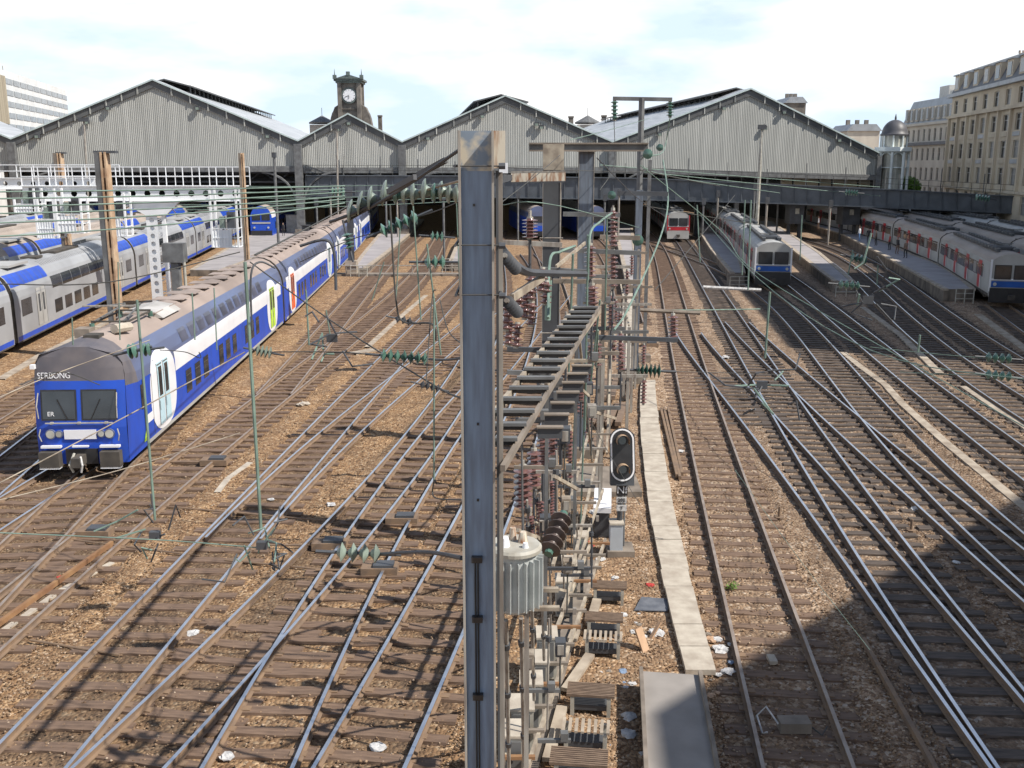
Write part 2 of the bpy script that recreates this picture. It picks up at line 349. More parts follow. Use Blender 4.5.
LI = track('pale dusty track between the blue train and the silver double-decker', [(0,398),(65,352)], [(0,430),(45,392)], deg=1, near=30, far=150, shiny=False, extra=((-23.2,60),(-30,150)))
LJ = track('track under the nearest silver double-deck train', [], [], deg=2, near=40, far=150, shiny=False, extra=((-28.9,50),(-32,80),(-36,110),(-40.5,150)))
LK = track('track glimpsed between the first and second masts, leading to the dark blue train end', [], [], deg=2, near=50, far=150, dark=.4, shiny=False, extra=((3.0,50),(3.3,90),(3.4,128),(2.0,150)))
LL = track('track glimpsed behind the third stepped mast, leading to the blue train end', [], [], deg=2, near=62, far=150, dark=.4, shiny=False, extra=((7.6,62),(9.6,95),(10.9,128),(10.5,150)))
print('tracks', NT)

# ------------------------------------------------------------------ ground sheet
def axis(a, b, st, far):
    v = list(np.arange(a, b, st)); o = st; x = b; r = []
    while x < far: r.append(x); o *= 1.35; x += o
    return v + r + [far]
xs = [-v for v in axis(0.0, 44, .3, 2500)][::-1][:-1] + axis(0.0, 44, .3, 2500)
ys = [-400, -150, -60, -20, 0, 5] + axis(9, 110, .3, 4000)
xs = np.array(xs); ys = np.array(ys)
GX, GY = np.meshgrid(xs, ys); 
oil = np.zeros_like(GX); wear = np.zeros_like(GX)
for (f, a, b, d) in TR:
    cx = f(GY); dist = np.abs(GX - cx); inside = (GY > a) & (GY < b)
    w = np.clip(1 - (dist / (1.25 if d == 0 else 1.9)) ** 4, 0, 1) * inside
    oil = np.maximum(oil, w * (d * .5 if d > 0 else (.5 if cx.mean() < 0 else .2)))
    wear = np.maximum(wear, np.clip(1.25 - dist / 1.6, 0, 1) * inside)
nx, ny = len(xs), len(ys)
GZ = np.zeros_like(GX) + rng.normal(0, .012, GX.shape) * ((np.abs(GX) < 44) & (GY > 9) & (GY < 110))
GZ += np.where(wear > .3, -0.012, 0.03 * (np.abs(GX) < 44) * (GY > 8) * (GY < 100))
verts = np.stack([GX.ravel(), GY.ravel(), GZ.ravel()], 1)
idx = np.arange(nx * ny).reshape(ny, nx)
faces = np.stack([idx[:-1, :-1].ravel(), idx[:-1, 1:].ravel(), idx[1:, 1:].ravel(), idx[1:, :-1].ravel()], 1)
gm = bpy.data.meshes.new('ground')
gm.vertices.add(len(verts)); gm.vertices.foreach_set('co', verts.ravel())
gm.loops.add(faces.size); gm.loops.foreach_set('vertex_index', faces.ravel())
gm.polygons.add(len(faces)); gm.polygons.foreach_set('loop_start', np.arange(0, faces.size, 4)); gm.polygons.foreach_set('loop_total', np.full(len(faces), 4))
gm.update(calc_edges=True)
at = gm.attributes.new('oil', 'FLOAT', 'POINT'); at.data.foreach_set('value', oil.ravel().astype(np.float32))
def ground_mat():
    m = bpy.data.materials.new('brown_ballast'); m.use_nodes = True; nt = m.node_tree; b = nt.nodes['Principled BSDF']; b.inputs['Roughness'].default_value = .95; b.inputs['Specular IOR Level'].default_value = .2
    N = nt.nodes.new; L = nt.links.new
    t = N('ShaderNodeTexCoord')
    vo = N('ShaderNodeTexVoronoi'); vo.inputs['Scale'].default_value = 13.0; vo.feature = 'F1'; L(t.outputs['Object'], vo.inputs[0])
    sh = N('ShaderNodeSeparateColor'); L(vo.outputs['Color'], sh.inputs[0])
    ramp = N('ShaderNodeValToRGB'); e = ramp.color_ramp; e.elements[0].position = 0; e.elements[0].color = (.16, .10, .062, 1); e.elements[1].position = 1; e.elements[1].color = (.54, .44, .34, 1)
    for p, c in ((.3, (.24, .158, .098, 1)), (.6, (.33, .225, .142, 1)), (.85, (.41, .30, .20, 1))):
        q = e.elements.new(p); q.color = c
    L(sh.outputs[0], ramp.inputs[0])
    # large scale tint: right side greyer and paler, left orange brown
    sx = N('ShaderNodeSeparateXYZ'); L(t.outputs['Object'], sx.inputs[0])
    n1 = N('ShaderNodeTexNoise'); n1.inputs['Scale'].default_value = .35; n1.inputs['Detail'].default_value = 6; L(t.outputs['Object'], n1.inputs[0])
    a1 = N('ShaderNodeMath'); a1.operation = 'MULTIPLY_ADD'; a1.inputs[1].default_value = 8; a1.inputs[2].default_value = -4; L(n1.outputs[0], a1.inputs[0])
    a2 = N('ShaderNodeMath'); a2.operation = 'ADD'; L(a1.outputs[0], a2.inputs[0]); L(sx.outputs[0], a2.inputs[1])
    mr = N('ShaderNodeMapRange'); mr.inputs[1].default_value = 0; mr.inputs[2].default_value = 6; L(a2.outputs[0], mr.inputs[0])
    tint = N('ShaderNodeMixRGB'); tint.inputs[1].default_value = (1.08, .98, .82, 1); tint.inputs[2].default_value = (1.12, 1.14, 1.18, 1); L(mr.outputs[0], tint.inputs[0])
    mul = N('ShaderNodeMixRGB'); mul.blend_type = 'MULTIPLY'; mul.inputs[0].default_value = 1; L(ramp.outputs[0], mul.inputs[1]); L(tint.outputs[0], mul.inputs[2])
    # patches of dirt
    n2 = N('ShaderNodeTexNoise'); n2.inputs['Scale'].default_value = 1.1; n2.inputs['Detail'].default_value = 8; n2.inputs['Roughness'].default_value = .65; L(t.outputs['Object'], n2.inputs[0])
    m2 = N('ShaderNodeMapRange'); m2.inputs[1].default_value = .42; m2.inputs[2].default_value = .72; m2.inputs[3].default_value = 0; m2.inputs[4].default_value = .75; L(n2.outputs[0], m2.inputs[0])
    mx = N('ShaderNodeMixRGB'); mx.inputs[2].default_value = (.125, .082, .055, 1); L(m2.outputs[0], mx.inputs[0]); L(mul.outputs[0], mx.inputs[1])
    # oil between the rails
    oa = N('ShaderNodeAttribute'); oa.attribute_name = 'oil'
    m3 = N('ShaderNodeMath'); m3.operation = 'MULTIPLY_ADD'; L(n2.outputs[0], m3.inputs[0]); m3.inputs[1].default_value = 1.5; m3.inputs[2].default_value = .35
    m4 = N('ShaderNodeMath'); m4.operation = 'MULTIPLY'; m4.use_clamp = True; L(m3.outputs[0], m4.inputs[0]); L(oa.outputs['Fac'], m4.inputs[1])
    mo = N('ShaderNodeMixRGB'); mo.inputs[2].default_value = (.075, .058, .045, 1); L(m4.outputs[0], mo.inputs[0]); L(mx.outputs[0], mo.inputs[1])
    L(mo.outputs[0], b.inputs['Base Color'])
    bp = N('ShaderNodeBump'); bp.invert = True; bp.inputs['Strength'].default_value = .9; bp.inputs['Distance'].default_value = .05; L(vo.outputs['Distance'], bp.inputs['Height']); L(bp.outputs[0], b.inputs['Normal'])
    return m
gm.materials.append(ground_mat())
g = bpy.data.objects.new('ground', gm); C.objects.link(g); struct(g)

# loose ballast stones lying on the sheet in the near part
def stones():
    n = 95000; Yv = 13.5 + 30 * rng.random(n) ** 1.7; Xv = (rng.random(n) * 2 - 1) * (Yv * .56 + 1.0)
    keep = np.ones(n, bool)
    for (f, a, b, d) in TR:
        ds = np.abs(Xv - f(Yv)); ins = (Yv > a) & (Yv < b)
        for o in (GA,): keep &= ~(ins & (np.abs(ds - o) < .10))
        keep &= ~(ins & (ds < 1.25) & (rng.random(n) < .8))
    Xv, Yv = Xv[keep], Yv[keep]; n = len(Xv)
    base = np.array([(1, 0, 0), (-1, 0, 0), (0, 1, 0), (0, -1, 0), (0, 0, 1), (0, 0, -1)], float)
    sz = (.014 + .024 * rng.random(n) ** 2)[:, None, None]; v = base[None] * (1 + .5 * (rng.random((n, 6, 1)) - .5)) + .35 * (rng.random((n, 6, 3)) - .5)
    an = rng.random(n) * 6.28; c, s_ = np.cos(an), np.sin(an); x = v[:, :, 0] * c[:, None] - v[:, :, 1] * s_[:, None]; y = v[:, :, 0] * s_[:, None] + v[:, :, 1] * c[:, None]
    v = np.stack([x * 1.15, y, v[:, :, 2] * .75], 2) * sz; v[:, :, 0] += Xv[:, None]; v[:, :, 1] += Yv[:, None]; v[:, :, 2] += (.028 + .012 * rng.random(n))[:, None]
    tri = np.array([(0, 2, 4), (2, 1, 4), (1, 3, 4), (3, 0, 4), (2, 0, 5), (1, 2, 5), (3, 1, 5), (0, 3, 5)]); f = (tri[None] + 6 * np.arange(n)[:, None, None]).reshape(-1, 3)
    me = bpy.data.meshes.new('ballast_stones'); me.vertices.add(n * 6); me.vertices.foreach_set('co', v.reshape(-1)); me.loops.add(f.size); me.loops.foreach_set('vertex_index', f.ravel())
    me.polygons.add(len(f)); me.polygons.foreach_set('loop_start', np.arange(0, f.size, 3)); me.polygons.foreach_set('loop_total', np.full(len(f), 3)); me.update(calc_edges=True)
    m = bpy.data.materials.new('loose_stone'); m.use_nodes = True; nt = m.node_tree; b = nt.nodes['Principled BSDF']; b.inputs['Roughness'].default_value = .95; b.inputs['Specular IOR Level'].default_value = .2
    g_ = nt.nodes.new('ShaderNodeNewGeometry'); r_ = nt.nodes.new('ShaderNodeValToRGB'); e = r_.color_ramp; e.elements[0].color = (.13, .08, .05, 1); e.elements[1].color = (.46, .37, .28, 1)
    for p, c_ in ((.35, (.22, .145, .09, 1)), (.8, (.32, .22, .14, 1))): q = e.elements.new(p); q.color = c_
    nt.links.new(g_.outputs['Random Per Island'], r_.inputs[0]); nt.links.new(r_.outputs[0], b.inputs['Base Color']); me.materials.append(m)
    o = bpy.data.objects.new('ballast_stones', me); C.objects.link(o); o['kind'] = 'stuff'; o['label'] = 'loose brown ballast stones strewn between the tracks'; o['category'] = 'gravel'
stones()
# ------------------------------------------------------------------ train shed
AX = Vector((-0.0995, 0.995, 0))           # axis of the shed, away from the camera
def translucent(m, f):
    nt = m.node_tree; b = nt.nodes['Principled BSDF']; o = nt.nodes['Material Output']; t = nt.nodes.new('ShaderNodeBsdfTranslucent'); t.inputs[0].default_value = (.6, .66, .68, 1); x = nt.nodes.new('ShaderNodeMixShader'); x.inputs[0].default_value = f
    nt.links.new(b.outputs[0], x.inputs[1]); nt.links.new(t.outputs[0], x.inputs[2]); nt.links.new(x.outputs[0], o.inputs[0])
clad = corrugated('ribbed_grey_cladding', (0.27, 0.275, 0.255), (0.60, 0.60, 0.56), 0.24)
roofm = pm('zinc_and_glass_roof', (0.62, 0.64, 0.66), (0.42, 0.44, 0.46), .25, rough=.35, stretch=(6, .4, 1)); translucent(roofm, .22)
fasc = pm('dark_roof_edge', (0.10, 0.105, 0.105), (0.07, 0.072, 0.075), .8, rough=.6)
edge_l = pm('pale_roof_flashing', (0.50, 0.58, 0.57), (0.38, 0.45, 0.45), .8, rough=.5)
darkin = pm('dark_interior_wall', (0.16, 0.14, 0.125), (0.10, 0.09, 0.08), .5, rough=.95)  # dark tone for walls added to keep the shed interior dark
cream = pm('cream_hoarding', (0.40, 0.35, 0.25), (0.30, 0.26, 0.19), .6, rough=.9)
shed = thing('train_shed', 'wide station shed of ribbed grey gables with dark zigzag roof edge', 'train shed', tuple(Sh(350, 236)))
ZZ = [(-100, 139), (-40, 116), (12, 138), (153, 79), (298, 140), (348, 113), (402, 141), (505, 95), (612, 141), (750, 88), (878, 152)]
BOT = 167.0
def botpx(x): return 166.0 if x < 298 else (167.5 if x < 612 else 167.5 + (x - 612) * .028)
L_SH = 105.0
for i in range(len(ZZ) // 2):
    a, b, c = ZZ[2 * i], ZZ[2 * i + 1], ZZ[2 * i + 2]
    mb = MB()
    pl = [Sh(a[0], a[1] + 6), Sh(b[0], b[1] + 7), Sh(c[0], c[1] + 6), Sh(c[0], botpx(c[0] - 1)), Sh(a[0], botpx(a[0] + 1))]
    mb.prism(pl, AX * .3, clad); mb.build('gable_cladding', shed)
    mf = MB()
    for p, q in ((a, b), (b, c)):
        P, Q = Sh(*p), Sh(*q)
        d = (Q - P).normalized()
        drop = Vector((0, 0, -1.05))
        mf.prism([P - AX * .25 + Vector((0, 0, -.22)), Q - AX * .25 + Vector((0, 0, -.22)), Q - AX * .25 + drop, P - AX * .25 + drop], AX * .24, fasc)
        n = max(3, int((Q - P).length / 2.2))
        for k in range(1, n):
            o = P + (Q - P) * (k / n) - AX * .30; mf.box(o + Vector((0, 0, -.66)), (.16, .12, .95), clad)
    mf.build('roof_fascia', shed)
    for p, q in ((a, b), (b, c)):
        P, Q = Sh(*p), Sh(*q)
        r = MB(); up = Vector((0, 0, -.2))
        r.prism([P - AX * .5, Q - AX * .5, Q - AX * .5 + up, P - AX * .5 + up], AX * .3, edge_l)
        r.prism([P - AX * .2, Q - AX * .2, Q - AX * .2 + up, P - AX * .2 + up], AX * (L_SH if i else 12.0), roofm)
        r.build('roof_slope', shed)
# raised lanterns along the big ridges
for (px, py) in ((153, 79), (505, 95), (750, 88)):
    P = Sh(px, py); mb = MB()
    side = Vector((AX.y, -AX.x, 0))
    mb2 = MB()
    for k in range(14):
        q0 = P + AX * (7 + k * 6)
        for sgn in (-1, 1):
            mb.box(q0 + side * (sgn * 3.2) + Vector((0, 0, -1.0)), (.15, .15, 1.5), fasc)
            mb.box(q0 + AX * 3 + side * (sgn * 3.2) + Vector((0, 0, -1.0)), (.15, .15, 1.5), fasc)
    for sgn in (-1, 1):
        a0 = P + AX * 6 + side * (sgn * 3.9) + Vector((0, 0, -.65)); c0 = P + AX * 6 + Vector((0, 0, .35))
        mb.prism([a0, c0, c0 + Vector((0, 0, .18)), a0 + Vector((0, 0, .18))], AX * 84, fasc)
    mb.build('roof_lantern', shed)
# columns with arched brackets, bottom band, side and back walls added to darken the inside
for px in (12, 298, 402, 612, 878, -100):
    top = Sh(px, {12: 138, 298: 140, 402: 141, 612: 141, 878: 152, -100: 139}[px] + 4) - AX * .35
    mb = MB(); mb.box((top.x, top.y, (top.z) / 2), (1.0 if px != 878 else .6, .7, top.z), M['steel_grey'])
    mb.box((top.x, top.y, .6), (1.5, 1.2, 1.2), M['concrete_d'])
    if px != 878:
        zb = Sh(px, 170).z
        for sgn in (-1, 1):
            pts = [top * 1.0]; arc = []
            for k in range(9):
                a = math.pi / 2 * k / 8
                arc.append(Vector((top.x + sgn * (.4 + 4.6 * (1 - math.cos(a))), top.y, zb - 4.6 + 4.6 * math.sin(a) - .3)))
            mb.tube(arc, .16, M['steel_grey'], 5)
    mb.build('column', shed)
mb = MB()
for x0, x1 in ((-100, 297), (299, 401), (403, 611), (613, 878)):
    a, b = Sh(x0, botpx(x0 + 1) + 0), Sh(x1, botpx(x1 - 1) + 0)
    mb.prism([a - AX * .25, b - AX * .25, b - AX * .25 + Vector((0, 0, -.75)), a - AX * .25 + Vector((0, 0, -.75))], AX * .5, M['steel_grey'])
mb.build('lower_band', shed)
A0 = Sh(12, 240); B0 = Sh(878, 240); A0.z = B0.z = 0
mb = MB()
mb.prism([A0 + AX * L_SH, B0 + AX * L_SH, B0 + AX * L_SH + Vector((0, 0, 12.5)), A0 + AX * L_SH + Vector((0, 0, 12.5))], AX * 1.0, darkin)
for i in range(1, len(ZZ) // 2):
    a, b, c = ZZ[2 * i], ZZ[2 * i + 1], ZZ[2 * i + 2]
    pl = [Sh(a[0], a[1]) , Sh(b[0], b[1]), Sh(c[0], c[1])]
    z0 = min(pl[0].z, pl[2].z) ; pl = [p + AX * (L_SH - .2) for p in pl]
    lo = [Vector((pl[2].x, pl[2].y, 11.5)), Vector((pl[0].x, pl[0].y, 11.5))]
    mb.prism([p - Vector((0, 0, .3)) for p in pl] + lo, AX * .6, darkin)
mb.build('darkening_back_wall', shed)
for P, s in ((A0, -1), (B0, 1)):
    mb = MB(); hh = 11.6 if s > 0 else 12.5
    mb.prism([P + AX * 1, P + AX * L_SH, P + AX * L_SH + Vector((0, 0, hh)), P + AX * 1 + Vector((0, 0, hh))], Vector((.5 * s, 0, 0)), darkin); mb.build('darkening_side_wall', shed)
# roof trusses seen in the dark under the gables and inner columns
mb = MB()
for k in (3, 22, 42):
    for px in (12, 298, 402, 612):
        t = Sh(px, 165) + AX * k; mb.box((t.x, t.y, 5), (.45, .45, 10), M['steel_dark'])
    a = Sh(14, 171) + AX * k; b = Sh(876, 173) + AX * k
    mb.beam(a, b, .3, .5, M['steel_dark']); mb.beam(a - Vector((0, 0, 1.4)), b - Vector((0, 0, 1.4)), .2, .25, M['steel_dark'])
    n = 60
    for q in range(n):
        p0 = a + (b - a) * (q / n); p1 = a + (b - a) * ((q + 1) / n) - Vector((0, 0, 1.4))
        if q % 2: p0, p1 = p0 - Vector((0, 0, 1.4)), p1 + Vector((0, 0, 1.4))
        mb.beam(p0, p1, .1, .1, M['steel_dark'])
mb.build('roof_truss', shed)
mb = MB()
for i in range(7):
    x0 = 781 + i * 13; mb.prism([Sh(x0, 177.5, 1.5), Sh(x0 + 11, 177.5, 1.5), Sh(x0 + 11, 187, 1.5), Sh(x0, 187, 1.5)], AX * .2, cream)
mb.build('cream_panel', shed)
# lamps on the gables
for i, (px, py, pole) in enumerate(((109, 108, 0), (198, 108, 0), (88, 122, 1), (38, 136, 0), (338, 129, 1), (349, 123, 0), (268, 136, 0), (482, 116, 0), (428, 138, 0), (541, 127, 1), (536, 124, 0), (723, 108, 0), (764, 128, 0), (659, 134, 0), (783, 112, 0), (838, 140, 0))):
    P = Sh(px, py) - AX * .4; mb = MB()
    mb.box(P, (.6, .4, .5), M['steel_dark']); mb.beam(P + AX * .4 + Vector((0, 0, .6)), P, .06, .06, M['steel_dark'])
    mb.box(P + Vector((0, -.22, -.1)), (.4, .05, .3), M['glass_grey'])
    mb.build('floodlight', shed)
for px, y0, y1 in ((338, 129, 190), (90, 122, 170)):
    P = Sh(px, y0) - AX * 2.5; Q = Sh(px, y1) - AX * 2.5; t = thing('lamp_pole', 'slim pale lamp pole in front of the %s gable' % ('small clock-side' if px == 338 else 'large left'), 'lamp post', (Q.x, Q.y, 0))
    mb = MB(); mb.tube([(Q.x, Q.y, 0), (P.x, P.y, P.z)], .13, M['steel_mid'], 8); mb.build('pole', t)
    mb = MB(); mb.box((P.x, P.y, P.z + .2), (1.3, .5, .5), M['steel_dark']); mb.build('lamp_head', t)

# ------------------------------------------------------------------ clock tower behind the small gable
stone = pm('dark_weathered_stone', (0.20, 0.18, 0.155), (0.11, 0.10, 0.09), .7, rough=.9, bump=.3)
verd = pm('verdigris_roof', (0.12, 0.155, 0.145), (0.08, 0.095, 0.09), 1.0, rough=.7)
YT = 262.0
def T(px, py): return Pd(px, py, YT)
ct = thing('clock_tower', 'dark stone clock tower rising behind the small shed gable', 'clock tower', (T(348, 236).x, YT + 3, 0))
l, r = T(337.5, 100).x, T(361, 100).x; zc0 = 10.0; zt = T(348, 83).z; cx = (l + r) / 2; w = r - l
mb = MB(); mb.box((cx, YT + w / 2, zt / 2), (w - .8, w - .8, zt), stone); 
for k in range(5): mb.box((cx, YT + .28, T(0, 118 - k * 9).z), (w - 1.0, .3, .18), stone)
mb.build('shaft', ct)
mb = MB()
for s in (-1, 1):
    mb.box((cx + s * (w / 2 - .55), YT + .2, zt / 2), (1.0, .9, zt), stone); mb.box((cx + s * (w / 2 - .55), YT + w - .2, zt / 2), (1.0, .9, zt), stone)
mb.build('corner_pilaster', ct)
mb = MB(); mb.box((cx, YT + w / 2, zt + .25), (w + .6, w + .6, .5), verd); mb.box((cx, YT + w / 2, zt + .75), (w + 1.4, w + 1.4, .5), verd)
pk = T(348, 74.5).z
for yy in (YT - 1.0,):
    mb.prism([(cx - w / 2 - .5, yy, zt + 1.0), (cx + w / 2 + .5, yy, zt + 1.0), (cx, yy, pk)], (0, w + 2, 0), verd)
for s in (-1, 1):
    mb.box((cx + s * (w / 2 + .4), YT - .7, zt + 1.4), (.9, .9, 1.0), verd); mb.tube([(cx + s * (w / 2 + .4), YT - .7, zt + 1.9), (cx + s * (w / 2 + .4), YT - .7, zt + 3.4)], [.15, .03], verd, 5)
mb.box((cx, YT - .7, pk + .2), (.9, .9, .9), verd)
mb.build('roof', ct)
zc = T(348, 95.5).z
mb = MB(); mb.tube([(cx, YT + .22, zc), (cx, YT - .05, zc)], 2.0, verd, 28); mb.build('clock_surround', ct)
mb = MB(); mb.tube([(cx, YT - .05, zc), (cx, YT - .16, zc)], 1.55, M['enamel'], 28); fc = mb.build('clock_face', ct)
mb = MB()
for a, L_, wd in ((math.radians(250), 1.15, .12), (math.radians(185), .8, .2)):
    d = Vector((math.sin(a), 0, math.cos(a))); mb.beam((cx, YT - .2, zc), Vector((cx, YT - .2, zc)) + d * L_, .06, wd, M['black'])
for k in range(12):
    a = k * math.pi / 6; d = Vector((math.sin(a), 0, math.cos(a))); mb.beam(Vector((cx, YT - .19, zc)) + d * 1.25, Vector((cx, YT - .19, zc)) + d * 1.45, .04, .08, M['black'])
mb.build('clock_hand', fc)
for s in (-1, 1):
    pts = [(cx + s * (w / 2 - .2), YT + 1, T(0, 104).z), (cx + s * (w / 2 + 1.0), YT + 1, T(0, 107).z), (cx + s * (w / 2 + 1.4), YT + 1, T(0, 111).z), (cx + s * (w / 2 + 1.7), YT + 1, T(0, 113).z), (cx + s * (w / 2 + 2.1), YT + 1, T(0, 118).z), (cx + s * (w / 2 + 2.6), YT + 1, T(0, 130).z), (cx + s * (w / 2 - .2), YT + 1, T(0, 130).z)]
    mb = MB(); mb.prism(pts, (0, 3, 0), stone); mb.build('scroll_buttress', ct)
# small pavilion roofs and chimneys behind the shed
def pavilion(label, px0, px1, py_top, py_eave, Y):
    a = Pd(px0, py_eave, Y); b = Pd(px1, py_eave, Y); t = thing('roof_pavilion', label, 'pavilion', ((a.x + b.x) / 2, Y + 2, 0)); cx = (a.x + b.x) / 2; w = b.x - a.x
    mb = MB(); mb.box((cx, Y + w / 2, a.z / 2 - .3), (w * .9, w * .9, a.z - .2), cream2 := pm('pale_stucco', (.5, .47, .42), (.4, .37, .33), .8)); mb.build('wall', t)
    mb = MB(); z1 = Pd(0, py_top, Y).z; mb.tube([(cx, Y + w / 2, a.z - .1), (cx, Y + w / 2, a.z + .3), (cx, Y + w / 2, a.z + (z1 - a.z) * .55), (cx, Y + w / 2, z1)], [w * .56, w * .56, w * .3, .15], M['steel_grey'], 12); mb.tube([(cx, Y + w / 2, z1 - .1), (cx, Y + w / 2, z1 + 2)], .07, M['steel_dark'], 5); mb.build('roof', t)
pavilion('small grey pyramid roof behind the left shed valley', 308, 332, 115, 123, 270)
pavilion('pale glazed cupola between the third and fourth gables', 577, 600, 115, 123, 270)
for i, (px, py0, w_, lab) in enumerate(((571, 117, 2.5, 'left of the cupola'), (604, 116, 2.5, 'right of the cupola'), (380, 116, 2, 'right of the clock tower'))):
    p = Pd(px, py0, 275); mb = MB(); mb.box((p.x, 275, p.z / 2), (w_ * .5, 1.2, p.z), stone); mb.box((p.x, 275, p.z), (w_ * .6, 1.5, .4), stone)
    tag(mb.build('chimney'), 'small chimney stack standing behind the shed %s' % lab, 'chimney')

# ------------------------------------------------------------------ buildings
def facade(t, A, B, z0, floors, bays, wallm, framem, glassm, depth=14.0, inset=.28, roof=None, proud=0, every=1):
    """wall from A to B (ground points, seen from the left of A->B), with real window recesses"""
    A = Vector(A); B = Vector(B); d = (B - A); Lh = d.length; d.normalize(); nrm = Vector((d.y, -d.x, 0))
    mb = MB(); z = z0; bw = Lh / bays
    for fl in floors:
        h, ww, wh, sill = fl[:4]
        for k in range(bays):
            u0 = k * bw; u1 = u0 + bw; uc = (u0 + u1) / 2
            def P(u, zz, dd=0): 
                p = A + d * u - nrm * dd; return (p.x, p.y, zz)
            if ww <= 0:
                mb.add([P(u0, z), P(u1, z), P(u1, z + h), P(u0, z + h)], [(0, 1, 2, 3)], wallm); continue
            a0, a1 = uc - ww / 2, uc + ww / 2; b0, b1 = z + sill, z + sill + wh
            vs = [P(u0, z), P(u1, z), P(u1, z + h), P(u0, z + h), P(a0, b0), P(a1, b0), P(a1, b1), P(a0, b1), P(a0, b0, inset), P(a1, b0, inset), P(a1, b1, inset), P(a0, b1, inset)]
            mb.add(vs, [(0, 1, 5, 4), (1, 2, 6, 5), (2, 3, 7, 6), (3, 0, 4, 7), (4, 5, 9, 8), (5, 6, 10, 9), (6, 7, 11, 10), (7, 4, 8, 11)], wallm)
            w = MB(); gl = glassm if random.random() > .25 else CURT
            w.add([P(a0 + .02, b0 + .02, inset - .03), P(a1 - .02, b0 + .02, inset - .03), P(a1 - .02, b1 - .02, inset - .03), P(a0 + .02, b1 - .02, inset - .03)], [(0, 1, 2, 3)], gl)
            for (q0, q1, y0, y1) in ((a0, a0 + .09, b0, b1), (a1 - .09, a1, b0, b1), (uc - .05, uc + .05, b0, b1), (a0 + .09, uc - .05, b1 - .1, b1), (uc + .05, a1 - .09, b1 - .1, b1), (a0 + .09, uc - .05, b0 + wh * .62, b0 + wh * .62 + .06), (uc + .05, a1 - .09, b0 + wh * .62, b0 + wh * .62 + .06)):
                w.add([P(q0, y0, inset - .1), P(q1, y0, inset - .1), P(q1, y1, inset - .1), P(q0, y1, inset - .1)], [(0, 1, 2, 3)], framem)
            w.build('window', t, fix=False)
        z += h
    top = z
    E = A + d * Lh; A2 = A - nrm * depth; B2 = E - nrm * depth
    def q(p, zz): return (p.x, p.y, zz)
    mb.add([q(E, z0), q(B2, z0), q(B2, top), q(E, top)], [(0, 1, 2, 3)], wallm)
    mb.add([q(A2, z0), q(A, z0), q(A, top), q(A2, top)], [(0, 1, 2, 3)], wallm)
    mb.add([q(B2, z0), q(A2, z0), q(A2, top), q(B2, top)], [(0, 1, 2, 3)], wallm)
    mb.add([q(A, top), q(E, top), q(B2, top), q(A2, top)], [(0, 1, 2, 3)], wallm)
    mb.build('wall', t, fix=False)
    return A, E, d, nrm, top
def cornice(t, A, E, d, nrm, z, h, proud, m, name='cornice'):
    mb = MB(); a = A - d * proud + nrm * proud; b = E + d * proud + nrm * proud
    c = E + d * proud - nrm * .3; e = A - d * proud - nrm * .3
    mb.prism([(a.x, a.y, z), (b.x, b.y, z), (c.x, c.y, z), (e.x, e.y, z)], (0, 0, h), m); return mb.build(name, t)
lime = pm('warm_limestone', (0.60, 0.53, 0.41), (0.48, 0.41, 0.31), .5, rough=.9, stretch=(1, 1, .3), bump=.2)
lime2 = pm('grey_limestone', (0.58, 0.54, 0.46), (0.46, 0.42, 0.36), .5, rough=.9, stretch=(1, 1, .3))
slate = pm('slate_mansard', (0.125, 0.13, 0.145), (0.085, 0.09, 0.10), 1.2, rough=.6)
zincm = pm('zinc_sheet', (0.34, 0.37, 0.40), (0.26, 0.28, 0.30), .8, rough=.45)
CURT = pm('curtained_window', (0.30, 0.30, 0.29), (0.2, 0.2, 0.2), 2.0, rough=.3)
WG = glassy('window_glass', (0.055, 0.065, 0.075)); frm = pm('pale_window_frame', (.55, .54, .50), (.45, .44, .41), 2)
# big limestone block on the right edge
bA = Vector((66.4, 155, 0)); bB = Vector((54.0, 82, 0))
hb = thing('apartment_building', 'large limestone building at the right edge with slate mansard roof', 'building', (bB.x, bB.y, 0))
A, E, d, nrm, top = facade(hb, bA, bB, 0.0, [(3.2, 2.6, 2.3, .3), (3.4, 2.3, 2.2, .7), (3.3, 2.3, 2.1, .7), (3.3, 2.3, 2.1, .7), (3.3, 2.3, 2.0, .7), (3.1, 2.0, 1.9, .6)], 15, lime, frm, WG)
cornice(hb, A, E, d, nrm, 16.45, .35, .55, lime, 'string_course'); cornice(hb, A, E, d, nrm, 19.5, .5, .7, zincm); cornice(hb, A, E, d, nrm, 6.3, .3, .3, lime, 'string_course')
mb = MB()
for k in range(16):
    p = A + d * ((E - A).length * k / 15) + nrm * .16; mb.box((p.x, p.y, 11.4), (.5, .42, 10.1), lime, Matrix.Rotation(math.atan2(d.y, d.x), 3, 'Z'))
mb.build('pilaster', hb)
mb = MB()
for k in range(15):
    for z in (9.85, 13.15):
        p = A + d * ((E - A).length * (k + .5) / 15) + nrm * .05; mb = MB(); mb.box((p.x, p.y, z + .3), (2.6, .2, .5), zincm if k % 3 == 0 else lime, Matrix.Rotation(math.atan2(d.y, d.x), 3, 'Z')); mb.build('window_sill', hb)
mb = MB(); z = 20.0; a = A + nrm * .3; b = E + nrm * .3; ti = 1.3
v = [a - d * -.1, b, b - nrm * 14.3, a - nrm * 14.3]
lo_ = [(p.x, p.y, z) for p in v]; hi = [(a - nrm * ti + d * .9), (b - nrm * ti), (b - nrm * 13), (a - nrm * 13 + d * .9)]
hi = [(p.x, p.y, z + 2.9) for p in hi]; rd = [a - nrm * 5 + d * 2, b - nrm * 5, b - nrm * 9, a - nrm * 9 + d * 2]; rd = [(p.x, p.y, z + 3.5) for p in rd]
